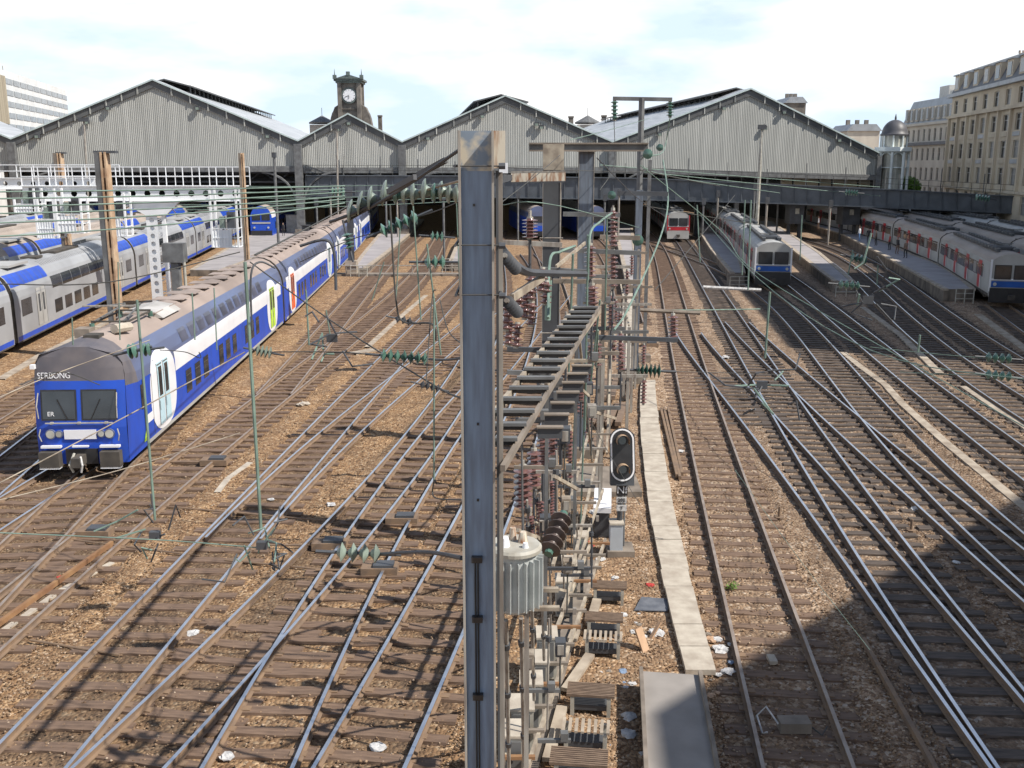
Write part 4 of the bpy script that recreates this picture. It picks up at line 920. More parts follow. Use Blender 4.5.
# ---- blue and white double-deck train
bp = Path([(131, 463), (161, 443), (222, 388), (264, 347), (305, 305), (335, 276), (371, 235)], -1.62, .5)
bt = thing('passenger_train', 'blue and white double-deck train with sooty cab roof and graffiti on its doors', 'train', tuple(bp.at(31.5)))
Y = 30.5
for ci in range(5):
    L = 28.8 if ci == 0 else 26.8
    Y1 = bp.step(Y, L); P, Q = bp.at(Y), bp.at(Y1); mw = car_frame(P, Q)
    cols = [(2.2, T_blue), (2.76, T_blue), (3.86, T_greyblue), (9, T_roof)]
    y0 = 1.6 if ci == 0 else 0
    mb = body(PD, y0, L, cols, T_under)
    if ci == 0:      # cab with slightly raked, bevelled front
        PC = [(1.43, .42), (1.44, 1.0), (1.44, 2.9), (1.43, 3.3), (1.38, 3.65), (1.22, 3.92), (.8, 4.1), (.4, 4.2), (0, 4.23)]
        ring = [(-x, z) for x, z in PC] + [(x, z) for x, z in PC[::-1][1:]]; n = len(ring)
        def fy(z, x): return (.0 if z < 1.6 else (z - 1.6) * .13) + .14 * abs(x / 1.4) ** 6
        ringB = [(-x, z) for x, z in PD] + [(x, z) for x, z in PD[::-1][1:]]
        A = [(x * .985, fy(z, x), z - .06 * (z > 4)) for x, z in ring]; B = [(x, y0, z) for x, z in ringB]
        for i in range(n - 1):
            zm = (ring[i][1] + ring[i + 1][1]) / 2; m = T_blue if zm < 3.0 else T_roofs
            mb.add([A[i], A[i + 1], B[i + 1], B[i]], [(0, 1, 2, 3)], m)
        # front face in horizontal strips
        zs = [.42, 1.0, 1.6, 2.2, 2.75, 3.1, 3.5, 3.85, 4.0, 4.17]
        for a, b in zip(zs[:-1], zs[1:]):
            xa, xb = profx(PC, a) * .985, profx(PC, min(b, 4.17)) * .985
            st = 8; va = [(-xa + 2 * xa * q / st, fy(a, -1.4 + 2.8 * q / st), a) for q in range(st + 1)]; vb = [(-xb + 2 * xb * q / st, fy(b, -1.4 + 2.8 * q / st), b) for q in range(st + 1)]
            mb.add(va + vb, [(q, q + 1, st + 2 + q, st + 1 + q) for q in range(st)], T_blue if b <= 3.3 else T_roofs)
    car = mb.build('carriage', None, smooth=True); set_part(car, bt, mw)
    wheels(car, L, PD)
    if ci < 4: gangway(bt, mw, L)
    doors = (4.3, L - 3.4) if ci == 0 else (3.4, L - 3.4)
    for side in (1, -1):
        mb = MB()
        w0 = 5.9 if ci == 0 else 1.0
        patch(mb, PD, side, np.linspace(w0, L - .6, 12), 2.22, 2.95, .006, T_white)
        patch(mb, PD, side, np.linspace(.6 if ci else 2.2, L - .3, 12), .42, .56, .010, T_pale)
        add(mb, 'white_band', car, fix=False)
        for di, dy in enumerate(doors):
            mb = MB(); hw = 1.55 if (ci == 0 and di == 0) else 1.5
            ys = [dy + hw * math.sin(a) for a in np.linspace(-math.pi / 2, math.pi / 2, 25)]
            def sh(y, s_, dy=dy, hw=hw): u = max(-1, min(1, (y - dy) / hw)); return 1.95 + s_ * 1.42 * (1 - abs(u) ** 2.6) ** (1 / 2.6)
            patch(mb, PD, side, ys, lambda y: sh(y, -1), lambda y: sh(y, 1), .014, T_white, 10); add(mb, 'door_surround', car, fix=False)
            tagc = T_lblue if (ci == 0 and di == 0) else (T_green if (ci == 0 and di == 1) else (T_orange if (ci == 1 and di == 0) else T_lblue))
            for s in (-1, 1):
                m2 = MB(); a, b = (dy + s * .06, dy + s * .68) if s > 0 else (dy - .68, dy - .06)
                patch(m2, PD, side, [a, b], .72, 2.95, .024, tagc, 8); patch(m2, PD, side, [a + .05, b - .05], 2.86, 2.9, .03, T_under, 1); patch(m2, PD, side, [a + .05, a + .09], 1.25, 1.6, .034, M['steel_dark'], 2); patch(m2, PD, side, [a + .12, b - .12], 1.75, 2.8, .030, T_glass, 5)
                patch(m2, PD, side, [a - .03, a], .72, 2.95, .028, T_under, 8)
                add(m2, 'door', car, fix=False)
        # windows
        segs = [(7.2 + k * 1.35) for k in range(14)] if ci == 0 else [5.8 + k * 1.4 for k in range(12)]
        segs = [y for y in segs if y < L - 5.6]
        for k, y in enumerate(segs):
            if k % 4 != 3:
                m2 = MB(); patch(m2, PD, side, [y, y + .8], 1.05, 1.95, .012, T_glass, 3); patch(m2, PD, side, [y + .02, y + .78], 1.72, 1.76, .016, T_under, 1); add(m2, 'window', car, fix=False)
            m2 = MB(); patch(m2, PD, side, [y, y + .95], 3.08, 3.58, .012, T_glassb, 4); add(m2, 'window', car, fix=False)
        if ci == 0:
            m2 = MB(); patch(m2, PD, side, [1.75, 2.25], 1.75, 2.6, .014, T_glass, 3); add(m2, 'window', car, fix=False)
            m2 = MB(); patch(m2, PD, side, [2.0, 2.9], .6, 2.75, .010, T_blue, 6); patch(m2, PD, side, [1.96, 2.0], .6, 2.75, .016, T_under, 6); patch(m2, PD, side, [2.9, 2.94], .6, 2.75, .016, T_under, 6); patch(m2, PD, side, [2.05, 2.85], 1.15, 1.45, .016, T_white, 2); add(m2, 'cab_door', car, fix=False)
            m2 = MB(); patch(m2, PD, side, [1.7, 1.8, 2.1, 2.2], .62, lambda y: .62 + .75 * (y - 1.7) * 2 * .9, .02, T_green, 3); add(m2, 'green_mark', car, fix=False)
    # roof ribs and vents
    mb = MB(); k = 0
    for y in np.arange(7 if ci == 0 else 1.5, L - 1, 1.9):
        if 3.4 < L - y and not (ci == 0 and y < 7): mb = MB(); mb.box((0, y, 4.315), (1.3, 1.0, .03), T_roof); add(mb, 'roof_panel', car)
    if ci == 0:
        # windscreens, head lamps, bumper, coupler, number plate, grab rails
        def fyz(z): return (.0 if z < 1.6 else (z - 1.6) * .13)
        for s, nm in ((-1, 'windscreen'), (1, 'windscreen')):
            m2 = MB(); x0, x1 = (.12, 1.14); z0, z1 = 1.90, 2.78
            f = lambda x, z, o: (s * x, fyz(z) - .012 - o, z)
            m2.add([f(x0 - .05, z0 - .05, 0), f(x1 + .05, z0 - .05, 0), f(x1 + .05, z1 + .05, 0), f(x0 - .05, z1 + .05, 0)], [(0, 1, 2, 3)], M['black'])
            m2.add([f(x0, z0, .012), f(x1, z0, .012), f(x1, z1, .012), f(x0, z1, .012)], [(0, 1, 2, 3)], T_glass)
            m2.beam(f(x0 + .25, z0, .03), f(x0 + .55, z1 - .25, .03), .02, .02, M['black'])
            add(m2, nm, car)
            for hx, rr in ((.92, .13), (.66, .09)):
                m2 = MB(); m2.tube([(s * hx, -.0, 1.42), (s * hx, -.07, 1.42)], rr + .035, T_greyblue, 14); m2.tube([(s * hx, -.06, 1.42), (s * hx, -.085, 1.42)], rr, T_lamp, 14); add(m2, 'headlight', car)
            m2 = MB(); m2.box((s * .92, -.08, 1.02), (.62, .14, .07), T_white); m2.box((s * .95, -.16, .62), (.62, .3, .52), T_under); m2.box((s * .95, -.2, .36), (.62, .22, .05), T_white); add(m2, 'buffer_guard', car)
            m2 = MB(); m2.tube([(s * 1.22, -.10, 1.95), (s * 1.24, -.12, 2.35), (s * 1.22, .05, 2.75)], .018, M['cabinet'], 5); add(m2, 'grab_rail', car)
            m2 = MB(); m2.tube([(s * 1.2, -.10, 1.2), (s * 1.25, -.13, 1.4), (s * 1.2, -.10, 1.6)], .018, M['cabinet'], 5); add(m2, 'grab_rail', car)
        m2 = MB(); m2.box((0, -.03, 1.40), (1.0, .04, .30), T_white); add(m2, 'front_panel', car)
        m2 = MB(); m2.box((0, -.05, 1.78), (2.1, .05, .03), M['cabinet']); 
        for x in (-.85, 0, .85): m2.box((x, -.04, 1.78), (.1, .06, .07), M['cabinet'])
        add(m2, 'grab_rail', car)
        m2 = MB(); m2.box((0, -.02, .68), (1.0, .1, .5), M['black']); m2.box((.0, -.35, .62), (.28, .6, .3), T_under); m2.tube([(.12, -.5, .8), (.2, -.62, .55), (.12, -.55, .3)], .035, M['paper'], 6); m2.tube([(-.14, -.3, .85), (-.2, -.62, .55), (-.14, -.5, .3)], .04, M['cabinet'], 6); m2.box((0, -.1, 1.03), (.5, .1, .05), T_white); add(m2, 'coupler', car)
        g = text_mesh('graffiti', 'SERBONG', .27, M['enamel'], car, Matrix.Translation((-.74, .205, 3.27)) @ Matrix.Rotation(R(90 - 7), 4, 'X') @ Matrix.Diagonal((.86, 1.0, 1, 1)))
        g2 = text_mesh('destination_board', 'ER', .2, M['enamel'], car, Matrix.Translation((-.88, .02, 2.06)) @ Matrix.Rotation(R(83), 4, 'X'))
        m2 = MB(); m2.box((-1.40, .3, 3.55), (.14, .14, .14), M['enamel']); add(m2, 'marker_lamp', car)
        # pantograph and roof gear
        m2 = MB()
        for s in (-1, 1):
            m2.beam((s * .55, 3.3, 4.45), (s * .55, 6.2, 4.45), .06, .06, T_under); m2.beam((s * .5, 3.4, 4.5), (s * .28, 6.0, 4.75), .05, .05, M['steel_grey']); m2.beam((s * .28, 6.0, 4.78), (s * .6, 3.7, 4.95), .04, .04, M['steel_grey'])
        m2.beam((-.95, 3.7, 5.0), (.95, 3.7, 5.0), .12, .05, M['steel_mid']); m2.beam((-.6, 3.4, 4.5), (.6, 3.4, 4.5), .06, .06, T_under)
        m2.beam((-.6, 6.1, 4.5), (.6, 6.1, 4.5), .06, .06, T_under)
        for s in (-1, 1):
            for y in (3.3, 6.2): m2.tube([(s * .55, y, 4.25), (s * .55, y, 4.45)], .09, M['glass_green'], 8)
        add(m2, 'pantograph', car)
        m2 = MB(); pts = [(-.9, 4.12), (-.6, 4.34), (0, 4.44), (.6, 4.34), (.9, 4.12)]; m2.prism([(x, 6.6, z) for x, z in pts], (0, 2.4, 0), pm('silver_roof_hood', (.52, .50, .47), (.38, .36, .33), 1, rough=.45)); add(m2, 'roof_hood', car)
        m2 = MB(); m2.box((.1, 1.6, 4.22), (.5, .5, .3), T_under); add(m2, 'roof_box', car); m2 = MB(); m2.box((-.7, 3.0, 4.2), (.5, .6, .3), M['concrete_d']); add(m2, 'roof_box', car); m2 = MB(); m2.tube([(.75, 3.2, 4.35), (.5, 2.4, 4.4)], .16, M['concrete'], 8); add(m2, 'air_reservoir', car)
    Y = bp.step(Y1, .5)

# ---- silver double-deck trains on the left
def silver_train(label, path, Ystart, ncar, dy0=0, L=26.0, nosefirst=False, roofm_=None):
    t = thing('passenger_train', label, 'train', tuple(path.at(Ystart)), 'silver double-deck trains')
    Y = Ystart; roofm_ = roofm_ or T_silver
    for ci in range(ncar):
        Y1 = path.step(Y, L); P, Q = path.at(Y), path.at(Y1); mw = car_frame(P, Q)
        mb = body(PD, 0, L, [(3.52, T_silver), (9, roofm_)], T_under); car = mb.build('carriage', None, smooth=True); set_part(car, t, mw); wheels(car, L, PD); gangway(t, mw, L)
        mb = MB(); patch(mb, PD, 1, np.linspace(0.1, L - .1, 3), .46, .72, .010, T_blue, 2); patch(mb, PD, 1, np.linspace(0.1, L - .1, 3), .36, .44, .0, T_under, 1)
        for a, b in ((.1, 6.0), (L - 6.0, L - .1)): patch(mb, PD, 1, np.linspace(a, b, 3), 3.36, 4.0, .012, T_blue, 4)
        add(mb, 'blue_band', car, fix=False)
        m2 = MB()
        for y in np.arange(6.4, L - 6.6, .35): patch(m2, PD, 1, [y, y + .05], 3.96, 4.2, .02, T_under, 2)
        for y in (.6, 1.3, 2.1, 2.8, 3.6, 4.4, 5.2): 
            for yy in (y, L - y - .1): patch(m2, PD, 1, [yy, yy + .06], 3.4, 3.95, .03, T_greyblue, 3)
        add(m2, 'roof_rib', car, fix=False)
        for k in range(7):
            y = 6.3 + k * 1.93
            m2 = MB(); patch(m2, PD, 1, [y, y + 1.86], 2.62, 3.30, .012, T_glass if k % 3 else T_glassr, 4); add(m2, 'window', car, fix=False)
            if k % 6 != 5: 
                m2 = MB(); patch(m2, PD, 1, [y + .15, y + 1.55], 1.12, 1.9, .012, T_glassr if k % 2 else T_glass, 3); add(m2, 'window', car, fix=False)
        for dy in (4.2, L - 4.2):
            m2 = MB(); patch(m2, PD, 1, [dy - .75, dy + .75], .85, 2.95, .010, T_pale, 6)
            for a in (dy - .8, dy + .75, dy): patch(m2, PD, 1, [a, a + .04], .85, 2.95, .015, T_under, 6)
            for a in (dy - .5, dy + .22): patch(m2, PD, 1, [a, a + .3], 1.6, 2.6, .016, T_glass, 3)
            add(m2, 'door', car, fix=False)
        for y in (1.0, L - 2.6):
            m2 = MB(); patch(m2, PD, 1, [y, y + 1.6], 1.7, 2.6, .012, T_glassr, 3); add(m2, 'window', car, fix=False)
        if ci == 0 and dy0:
            m2 = MB(); patch(m2, PD, 1, [3.1, 3.3], 1.2, 1.9, .02, M['enamel'], 3); patch(m2, PD, 1, [3.1, 3.3], 1.9, 2.5, .02, T_red, 3); add(m2, 'safety_label', car, fix=False)
        for uy, ul, uw, um in ((3, 3.0, 1.6, T_pale), (L - 3, 3.0, 1.6, T_pale), (L / 2, 5.0, .8, T_under), (7.5, 1.2, .9, T_under)):
            mb = MB(); mb.box((0, uy, 4.35), (uw, ul, .13), um); add(mb, 'roof_unit', car)
        Y = path.step(Y1, .5)
    return t
lp = Path([(0, 352), (107, 300), (145, 281), (220, 242.5), (237, 234.5)], -1.40, .55)
class Off:
    def __init__(s, p, dx): s.p = p; s.dx = dx
    def at(s, Y): v = s.p.at(Y); v.x += s.dx; return v
    step = Path.step
silver_train('nearest silver double-deck train with clean silver roof, behind the tall brown-edged mast', lp, 51.5 - 26.5 * .97, 5, 1)
silver_train('second silver double-deck train with tan roof, behind the nearest one', Off(lp, -6.6), 50, 4, 0, roofm_=T_beige)
silver_train('farthest silver double-deck train behind the white signal gantry on the left edge', Off(lp, -19.0), 64, 4, 0, roofm_=T_silver)
silver_train('silver double-deck train with tan roof, third row from the blue train', Off(lp, -12.8), 76, 3, 0, roofm_=T_beige)
# blue locomotive face standing at the shed mouth
def front_unit(car, prof, L, face, glass, low, lights=True, w=1.0):
    m2 = MB(); m2.add([(-1.15, -.02, 2.0), (1.15, -.02, 2.0), (1.1, -.02, 3.0), (-1.1, -.02, 3.0)], [(0, 1, 2, 3)], glass); add(m2, 'windscreen', car)
    return m2
et = thing('passenger_train', 'blue-faced train standing at the mouth of the shed behind the white gantry', 'train', (-33.6, 128, 0))
P = Pz(262, 237, .4); Q = P + AX * 26; mw = car_frame(P, Q)
mb = body(PD, 0, 26, [(2.0, T_blue), (3.4, T_white), (9, T_beige)], T_blue); car = mb.build('carriage', None, smooth=True); set_part(car, et, mw); wheels(car, 26, PD)
for s in (-1, 1):
    m2 = MB(); m2.box((s * .62, -.03, 2.85), (1.05, .05, .8), T_glass); add(m2, 'windscreen', car)
    m2 = MB(); m2.tube([(s * .9, -.02, 1.5), (s * .9, -.1, 1.5)], .14, T_lamp, 10); add(m2, 'headlight', car)
m2 = MB(); m2.box((0, -.05, .75), (2.7, .12, .7), M['black']); add(m2, 'buffer_guard', car)
m2 = MB(); m2.box((0, -.04, 2.1), (2.4, .04, .2), T_pale); add(m2, 'front_panel', car)
for k in range(9):
    m2 = MB(); patch(m2, PD, 1, [3 + k * 2.2, 4.5 + k * 2.2], 1.2, 2.1, .02, T_glass, 3); add(m2, 'window', car, fix=False)

# ---- suburban trains on the right (white-grey side, red doors, blue or red face)
def suburban(label, path, Ystart, ncar, facec, L=22.5, side=-1, zoff=0, roof=None, lower=None, detailed=True):
    t = thing('passenger_train', label, 'train', tuple(path.at(Ystart)), 'suburban trains with red doors')
    Y = Ystart; roof = roof or T_beige
    for ci in range(ncar):
        Y1 = path.step(Y, L); P, Q = path.at(Y), path.at(Y1); mw = car_frame(P, Q)
        mb = body(PR, 0, L, [(3.12, T_pale), (9, roof)], T_pale if ci == 0 else T_under); car = mb.build('carriage', None, smooth=True); set_part(car, t, mw); wheels(car, L, PR)
        if ci < ncar - 1: gangway(t, mw, L)
        m2 = MB(); patch(m2, PR, side, np.linspace(2.4 if ci == 0 else .6, L - .6, 3), 1.85, 2.75, .008, T_glassr, 3); patch(m2, PR, side, np.linspace(.1, L - .1, 3), .76, .95, .008, T_under, 1); add(m2, 'window_band', car, fix=False)
        for k in range(4):
            dy = 3.6 + k * (L - 7.2) / 3
            m2 = MB(); patch(m2, PR, side, [dy - .6, dy + .6], 1.0, 2.95, .022, T_red, 6)
            for a in (dy - .46, dy + .08): patch(m2, PR, side, [a, a + .38], 1.95, 2.7, .03, T_glass, 3)
            patch(m2, PR, side, [dy - .6, dy - .35], 1.0, 1.9, .03, T_white, 3)
            add(m2, 'door', car, fix=False)
        for k in range(3):
            c0 = 3.6 + k * (L - 7.2) / 3 + 1.3; wd = (L - 7.2) / 3 - 2.6
            for q in range(2):
                m2 = MB(); patch(m2, PR, side, [c0 + q * wd / 2 + .05, c0 + (q + 1) * wd / 2 - .1], 1.9, 2.7, .014, T_glass if (q + k) % 3 else CURT, 3); add(m2, 'window', car, fix=False)
        for s in (-1, 1):
            mb = MB(); mb.box((s * .62, L / 2, 3.78), (.22, L - 4, .22), M['steel_dark'])
            for y in np.arange(2.5, L - 2.5, 1.2): mb.box((s * .62, y, 3.86), (.3, .5, .12), M['steel_grey'])
            add(mb, 'roof_duct', car)
        mb = MB(); mb.box((0, 4.5, 3.84), (1.2, 2.6, .2), M['steel_dark']); mb.beam((-.8, 4.5, 4.1), (.8, 4.5, 4.1), .1, .05, M['steel_grey']); mb.beam((-.5, 5.5, 3.9), (.5, 3.6, 4.1), .05, .05, M['steel_grey']); mb.beam((.5, 5.5, 3.9), (-.5, 3.6, 4.1), .05, .05, M['steel_grey'])
        add(mb, 'pantograph', car)
        if ci == 0:
            for s in (-1, 1):
                m2 = MB(); m2.box((s * .62, -.03, 2.45), (1.08, .06, 1.0), M['black']); m2.box((s * .62, -.065, 2.45), (1.0, .02, .92), T_glass if s < 0 else T_glassr); add(m2, 'windscreen', car)
                m2 = MB(); m2.tube([(s * 1.08, -.05, 1.62), (s * 1.08, -.1, 1.62)], .12, T_lamp, 12); add(m2, 'headlight', car)
                m2 = MB(); m2.box((s * 1.38, -.02, 2.2), (.12, .06, 2.2), T_red if facec is T_red else T_white); add(m2, 'corner_post', car)
            m2 = MB(); m2.box((0, -.03, 1.62), (2.6, .05, .42), facec); add(m2, 'colour_band', car)
            m2 = MB(); m2.box((0, -.03, 1.95), (2.7, .04, .1), T_white); add(m2, 'white_stripe', car)
            m2 = MB(); m2.box((0, -.06, .85), (2.76, .16, 1.0), M['black'] if facec is not T_red else T_pale); m2.box((0, -.3, .75), (.4, .5, .3), T_under); add(m2, 'buffer_guard', car)
        Y = path.step(Y1, .5)
    return t
T_facebl = pm('train_face_blue', (0.01, 0.10, 0.42), None, 1, rough=.4)
suburban('train with a blue face band and red doors, standing between two platforms', Path([(752, 279), (744, 268), (728, 246), (715, 233), (704, 224)], 1.42, .6), 79, 4, T_facebl, roof=T_pale)
suburban('blue-banded train at the right edge, curving along the platform with people', Path([(984.6, 293), (967, 280), (939, 262.5), (914, 253), (888, 243), (861.5, 234)], 1.42, 1.0), 68.5, 4, T_facebl)
p3 = Path([(984.6, 293), (967, 280), (939, 262.5), (914, 253), (888, 243), (861.5, 234)], 1.42, 1.0)
suburban('beige-roofed train beyond the blue-banded one, running out of the right edge', Off(p3, 4.6), 62, 4, T_facebl, roof=T_beige)
suburban('grey-roofed train parked farthest right under the limestone building', Off(p3, 9.6), 66, 4, T_facebl, roof=T_pale)
suburban('train with a red front under the girder bridge in the centre', Path([(667, 238), (660, 230), (652, 222), (645, 217)], 1.42, .6), 128, 2, T_red, roof=T_pale)
# blue train ends seen between the central masts
for (x, lab) in ((538, 'dark blue train end half hidden behind the middle mast'), (596, 'blue train end seen behind the third stepped mast')):
    P = Pz(x, 238, .3); t = thing('passenger_train', lab, 'train', tuple(P)); mw = car_frame(P, P + AX * 25)
    mb = body(PD, 0, 25, [(2.0, T_blue), (3.4, T_greyblue), (9, T_beige)], T_greyblue); car = mb.build('carriage', None, smooth=True); set_part(car, t, mw); wheels(car, 25, PD)
    m2 = MB(); m2.box((0, -.03, 2.6), (2.3, .05, .8), T_glassr); add(m2, 'windscreen', car)
    m2 = MB(); m2.box((0, -.03, 1.4), (2.7, .05, .7), T_blue); add(m2, 'front_panel', car)
    m2 = MB(); m2.box((0, -.05, .7), (2.7, .12, .6), M['black']); add(m2, 'buffer_guard', car)

# ------------------------------------------------------------------ people on the platforms
skin = pm('skin', (.42, .27, .2), None, 4); 
def person(label, px, py, shirt, trousers, hair, z, seed, walk=.12, group='people waiting on the shaded platform'):
    r = random.Random(seed); base = Pz(px, py, z)
    t = thing('person', label, 'person', tuple(base), group, rz=r.uniform(0, 6.28))
    bm_v = [(0, 0, .93), (0, 0, 1.15), (0, 0, 1.38), (0, 0, 1.47), (0, .01, 1.56), (0, .015, 1.66), (0, .01, 1.73),
            (.09, 0, .88), (.10, walk * .5, .5), (.10, walk * .2 - .05, .07), (.10, walk * .2 + .1, .03),
            (-.09, 0, .88), (-.10, -walk * .4, .5), (-.10, -walk * 1.1, .08), (-.10, -walk * 1.1 + .14, .03),
            (.17, 0, 1.40), (.22, -.03, 1.12), (.22, .08, .88), (.22, .11, .80), (-.17, 0, 1.40), (-.22, .03, 1.12), (-.21, .12, .9), (-.21, .15, .82)]
    ed = [(0, 1), (1, 2), (2, 3), (3, 4), (4, 5), (5, 6), (0, 7), (7, 8), (8, 9), (9, 10), (0, 11), (11, 12), (12, 13), (13, 14), (2, 15), (15, 16), (16, 17), (17, 18), (2, 19), (19, 20), (20, 21), (21, 22)]
    rad = [.13, .125, .14, .055, .075, .1, .06, .09, .062, .045, .045, .09, .062, .045, .045, .06, .045, .035, .03, .06, .045, .035, .03]
    me = bpy.data.meshes.new('body'); me.from_pydata(bm_v, ed, []); o = bpy.data.objects.new('body', me); C.objects.link(o)
    md = o.modifiers.new('s', 'SKIN'); me.skin_vertices[0].data[0].use_root = True
    for i, q in enumerate(rad): me.skin_vertices[0].data[i].radius = (q, q * .85)
    sb = o.modifiers.new('u', 'SUBSURF'); sb.levels = 1; sb.render_levels = 1
    bpy.context.view_layer.update(); m2 = bpy.data.meshes.new_from_object(o.evaluated_get(bpy.context.evaluated_depsgraph_get()))
    bpy.data.objects.remove(o); m2.materials.clear()
    for m in (shirt, trousers, skin, hair): m2.materials.append(m)
    for p in m2.polygons:
        zc = p.center.z; p.use_smooth = True
        p.material_index = 1 if zc < .92 and abs(p.center.x) < .19 else (3 if zc > 1.68 or (zc > 1.55 and p.center.y < -.03) else (2 if zc > 1.46 or (zc < .88 and abs(p.center.x) > .18) else 0))
    o = bpy.data.objects.new('body', m2); C.objects.link(o); o.parent = t; return t
cw = pm('white_cloth', (.7, .72, .75), None, 3); cbk = pm('black_cloth', (.03, .03, .035), None, 3); cbl = pm('blue_cloth', (.12, .25, .5), None, 3); crd = pm('red_cloth', (.4, .04, .04), None, 3); cbr = pm('brown_cloth', (.18, .12, .09), None, 3); hr = pm('dark_hair', (.05, .035, .025), None, 3)
person('person in pale blue top, leftmost on the shaded platform', 859, 241, cw, cbl, hr, .95, 1)
person('person in dark jacket next to the one in pale blue', 868, 243, cbk, cbk, hr, .95, 2)
person('person in greyish top and brown trousers walking behind the dark jacket', 875.5, 245.5, cbr, cbk, hr, .95, 3)
person('person in red top standing by the train doors', 889, 250, crd, cbk, hr, .95, 4)
person('person in white shirt beside the dark pier of the bridge', 828, 232, cw, cbk, hr, .95, 5)
person('person in black near the train, second from the right', 897, 254, cbk, cbr, hr, .95, 6)
person('person in brown nearest along the platform', 905, 258, cbr, cbk, hr, .95, 7)
person('person in white by the cream hoarding near the shed', 818, 229, cw, cbr, hr, .95, 8)
person('person in dark clothes standing on the grey platform behind the blue train', 283.5, 236, cbk, cbk, hr, .6, 9, group='people on the grey platform')
# ------------------------------------------------------------------ masts and line-side structures
def hbeam(mb, x, y, z0, z1, w, dp, web, fl, rz=0.0, t=.02):
    rot = Matrix.Rotation(rz, 3, 'Z')
    for s in (-1, 1):
        c = rot @ Vector((0, s * (dp / 2 - t / 2), 0)); mb.box((x + c.x, y + c.y, (z0 + z1) / 2), (w, t, z1 - z0), fl if s > 0 else web, rot)
    mb.box((x, y, (z0 + z1) / 2), (t, dp - 2 * t, z1 - z0), web, rot)
    return mb
def insulator(mb, a, b, r, n, m, cap=None, shell=None):
    """ribbed insulator from a to b with n skirts"""
    a = Vector(a); b = Vector(b); d = b - a; pts = []; rs = []
    for k in range(n):
        for t, q in ((.08, .45), (.30, 1.0), (.42, .98), (.55, .5), (.92, .42)): pts.append(a + d * ((k + t) / n)); rs.append(r * q)
    mb.tube(pts, rs, m, 12); c = cap or M['steel_mid']
    mb.tube([a - d * .06, a + d * .02], r * .4, c, 8); mb.tube([b - d * .02, b + d * .06], r * .4, c, 8)
# mast 1, the big one in front
MX = Pd(481, 130, 7.8).x
z1 = Pd(0, 130, 7.6).z
m1 = thing('steel_mast', 'big blue-grey steel mast in the middle foreground with stained pale top', 'mast', (MX, 7.8, 0))
X0 = Pd(462, 300, 7.8).x; X1 = Pd(493, 300, 7.8).x
mb = MB(); cxm = (X0 + X1) / 2; wd = X1 - X0
mb.box((cxm, 7.8, z1 / 2 - .15), (wd, .03, z1 - .3), M['steel_blue']); mb.build('front_flange', m1)
mb = MB(); mb.box((cxm, 7.8, z1 - .15), (wd, .031, .30), pm('stained_mast_top', (.52, .47, .37), (.20, .25, .31), 5, rough=.7, lo=.40, hi=.52)); mb.build('stained_cap', m1)
mb = MB()
for x in (X0 - .004, X1 + .004): mb.box((x, 7.74, z1 / 2), (.016, .16, z1), M['steel_mid'])
mb.build('flange_lip', m1)
mb = MB(); mb.box((cxm, 8.0, z1 / 2), (.03, .37, z1), M['steel_dark']); mb.box((cxm, 8.2, z1 / 2), (wd, .03, z1), M['steel_dark']); mb.build('web', m1)
mb = MB(); xs_ = X1 + .025
mb.box((X1 + .055, 7.88, z1 - .14), (.085, .24, .28), M['rust']); mb.build('rusty_side_plate', m1)
mb = MB(); mb.box((X1 + .035, 7.86, (z1 - .3) / 2), (.02, .13, z1 - .3), M['steel_dark']); mb.box((X1 + .06, 7.9, (z1 - .3) / 2), (.035, .06, z1 - .32), M['steel_mid']); mb.build('side_channel', m1)
for py in (166, 244, 293, 0):
    if not py: continue
    z = Pd(0, py, 7.8).z; mb = MB(); mb.tube([(X0 - .04, 7.68, z), (X1 + .06, 7.68, z)], .006, M['wire_dark'], 6)
    for x in (X0 - .04, X1 + .06): mb.tube([(x, 7.66, z), (x, 8.25, z)], .012, M['steel_dark'], 6)
    mb.tube([(X1 + .05, 7.64, z), (X1 + .1, 7.64, z)], .024, M['steel_dark'], 8)
    mb.build('clamp', m1)
mb = MB()
for dx in (-.035, -.012): mb.tube([(cxm + dx, 7.765, Pd(0, 560, 7.77).z), (cxm + dx, 7.765, 4.0)], .008, M['black'], 6)
mb.build('cable', m1)
for py in (562, 622, 700): z = Pd(0, py, 7.7).z; mb = MB(); mb.box((cxm - .02, 7.755, z), (.09, .05, .05), M['black']); mb.build('cable_clip', m1)
for px, py in ((474, 205), (478, 500), (478, 424)): p = Pd(px, py, 7.78); mb = MB(); mb.box((p.x, 7.78, p.z), (.018, .012, .02), M['black']); mb.build('bolt', m1)
# mast 2 and 3
def mast(label, px0, px1, pyt, Y, ztop_extra=0, cap=None):
    a = Pd(px0, pyt, Y); b = Pd(px1, pyt, Y); w = b.x - a.x; t = thing('steel_mast', label, 'mast', ((a.x + b.x) / 2, Y, 0)); cx = (a.x + b.x) / 2
    mb = MB(); mb.box((cx, Y, a.z / 2), (w, .03, a.z), M['steel_dark'] if cap else M['steel_slate']); mb.build('front_flange', t)
    mb = MB(); mb.box((cx, Y + .2, a.z / 2), (.03, .36, a.z), M['steel_grey']); mb.box((cx, Y + .4, a.z / 2), (w, .03, a.z), M['steel_mid']); mb.build('web', t)
    mb = MB(); mb.box((cx + w / 2 + .012, Y + .02, a.z / 2), (.022, .1, a.z - .02), M['steel_mid']); mb.box((cx - w / 2 - .006, Y + .01, a.z / 2), (.011, .05, a.z - .02), M['steel_mid']); mb.build('flange_lip', t)
    mb = MB(); mb.box((cx, Y + .2, .2), (.9, .9, .4), M['concrete_d']); mb.build('footing', t)
    return t, cx, a.z, w
t2, c2, z2, w2_ = mast('second steel mast behind the rust-streaked crossbeam', 543.5, 560.5, 145, 24.0, cap=1)
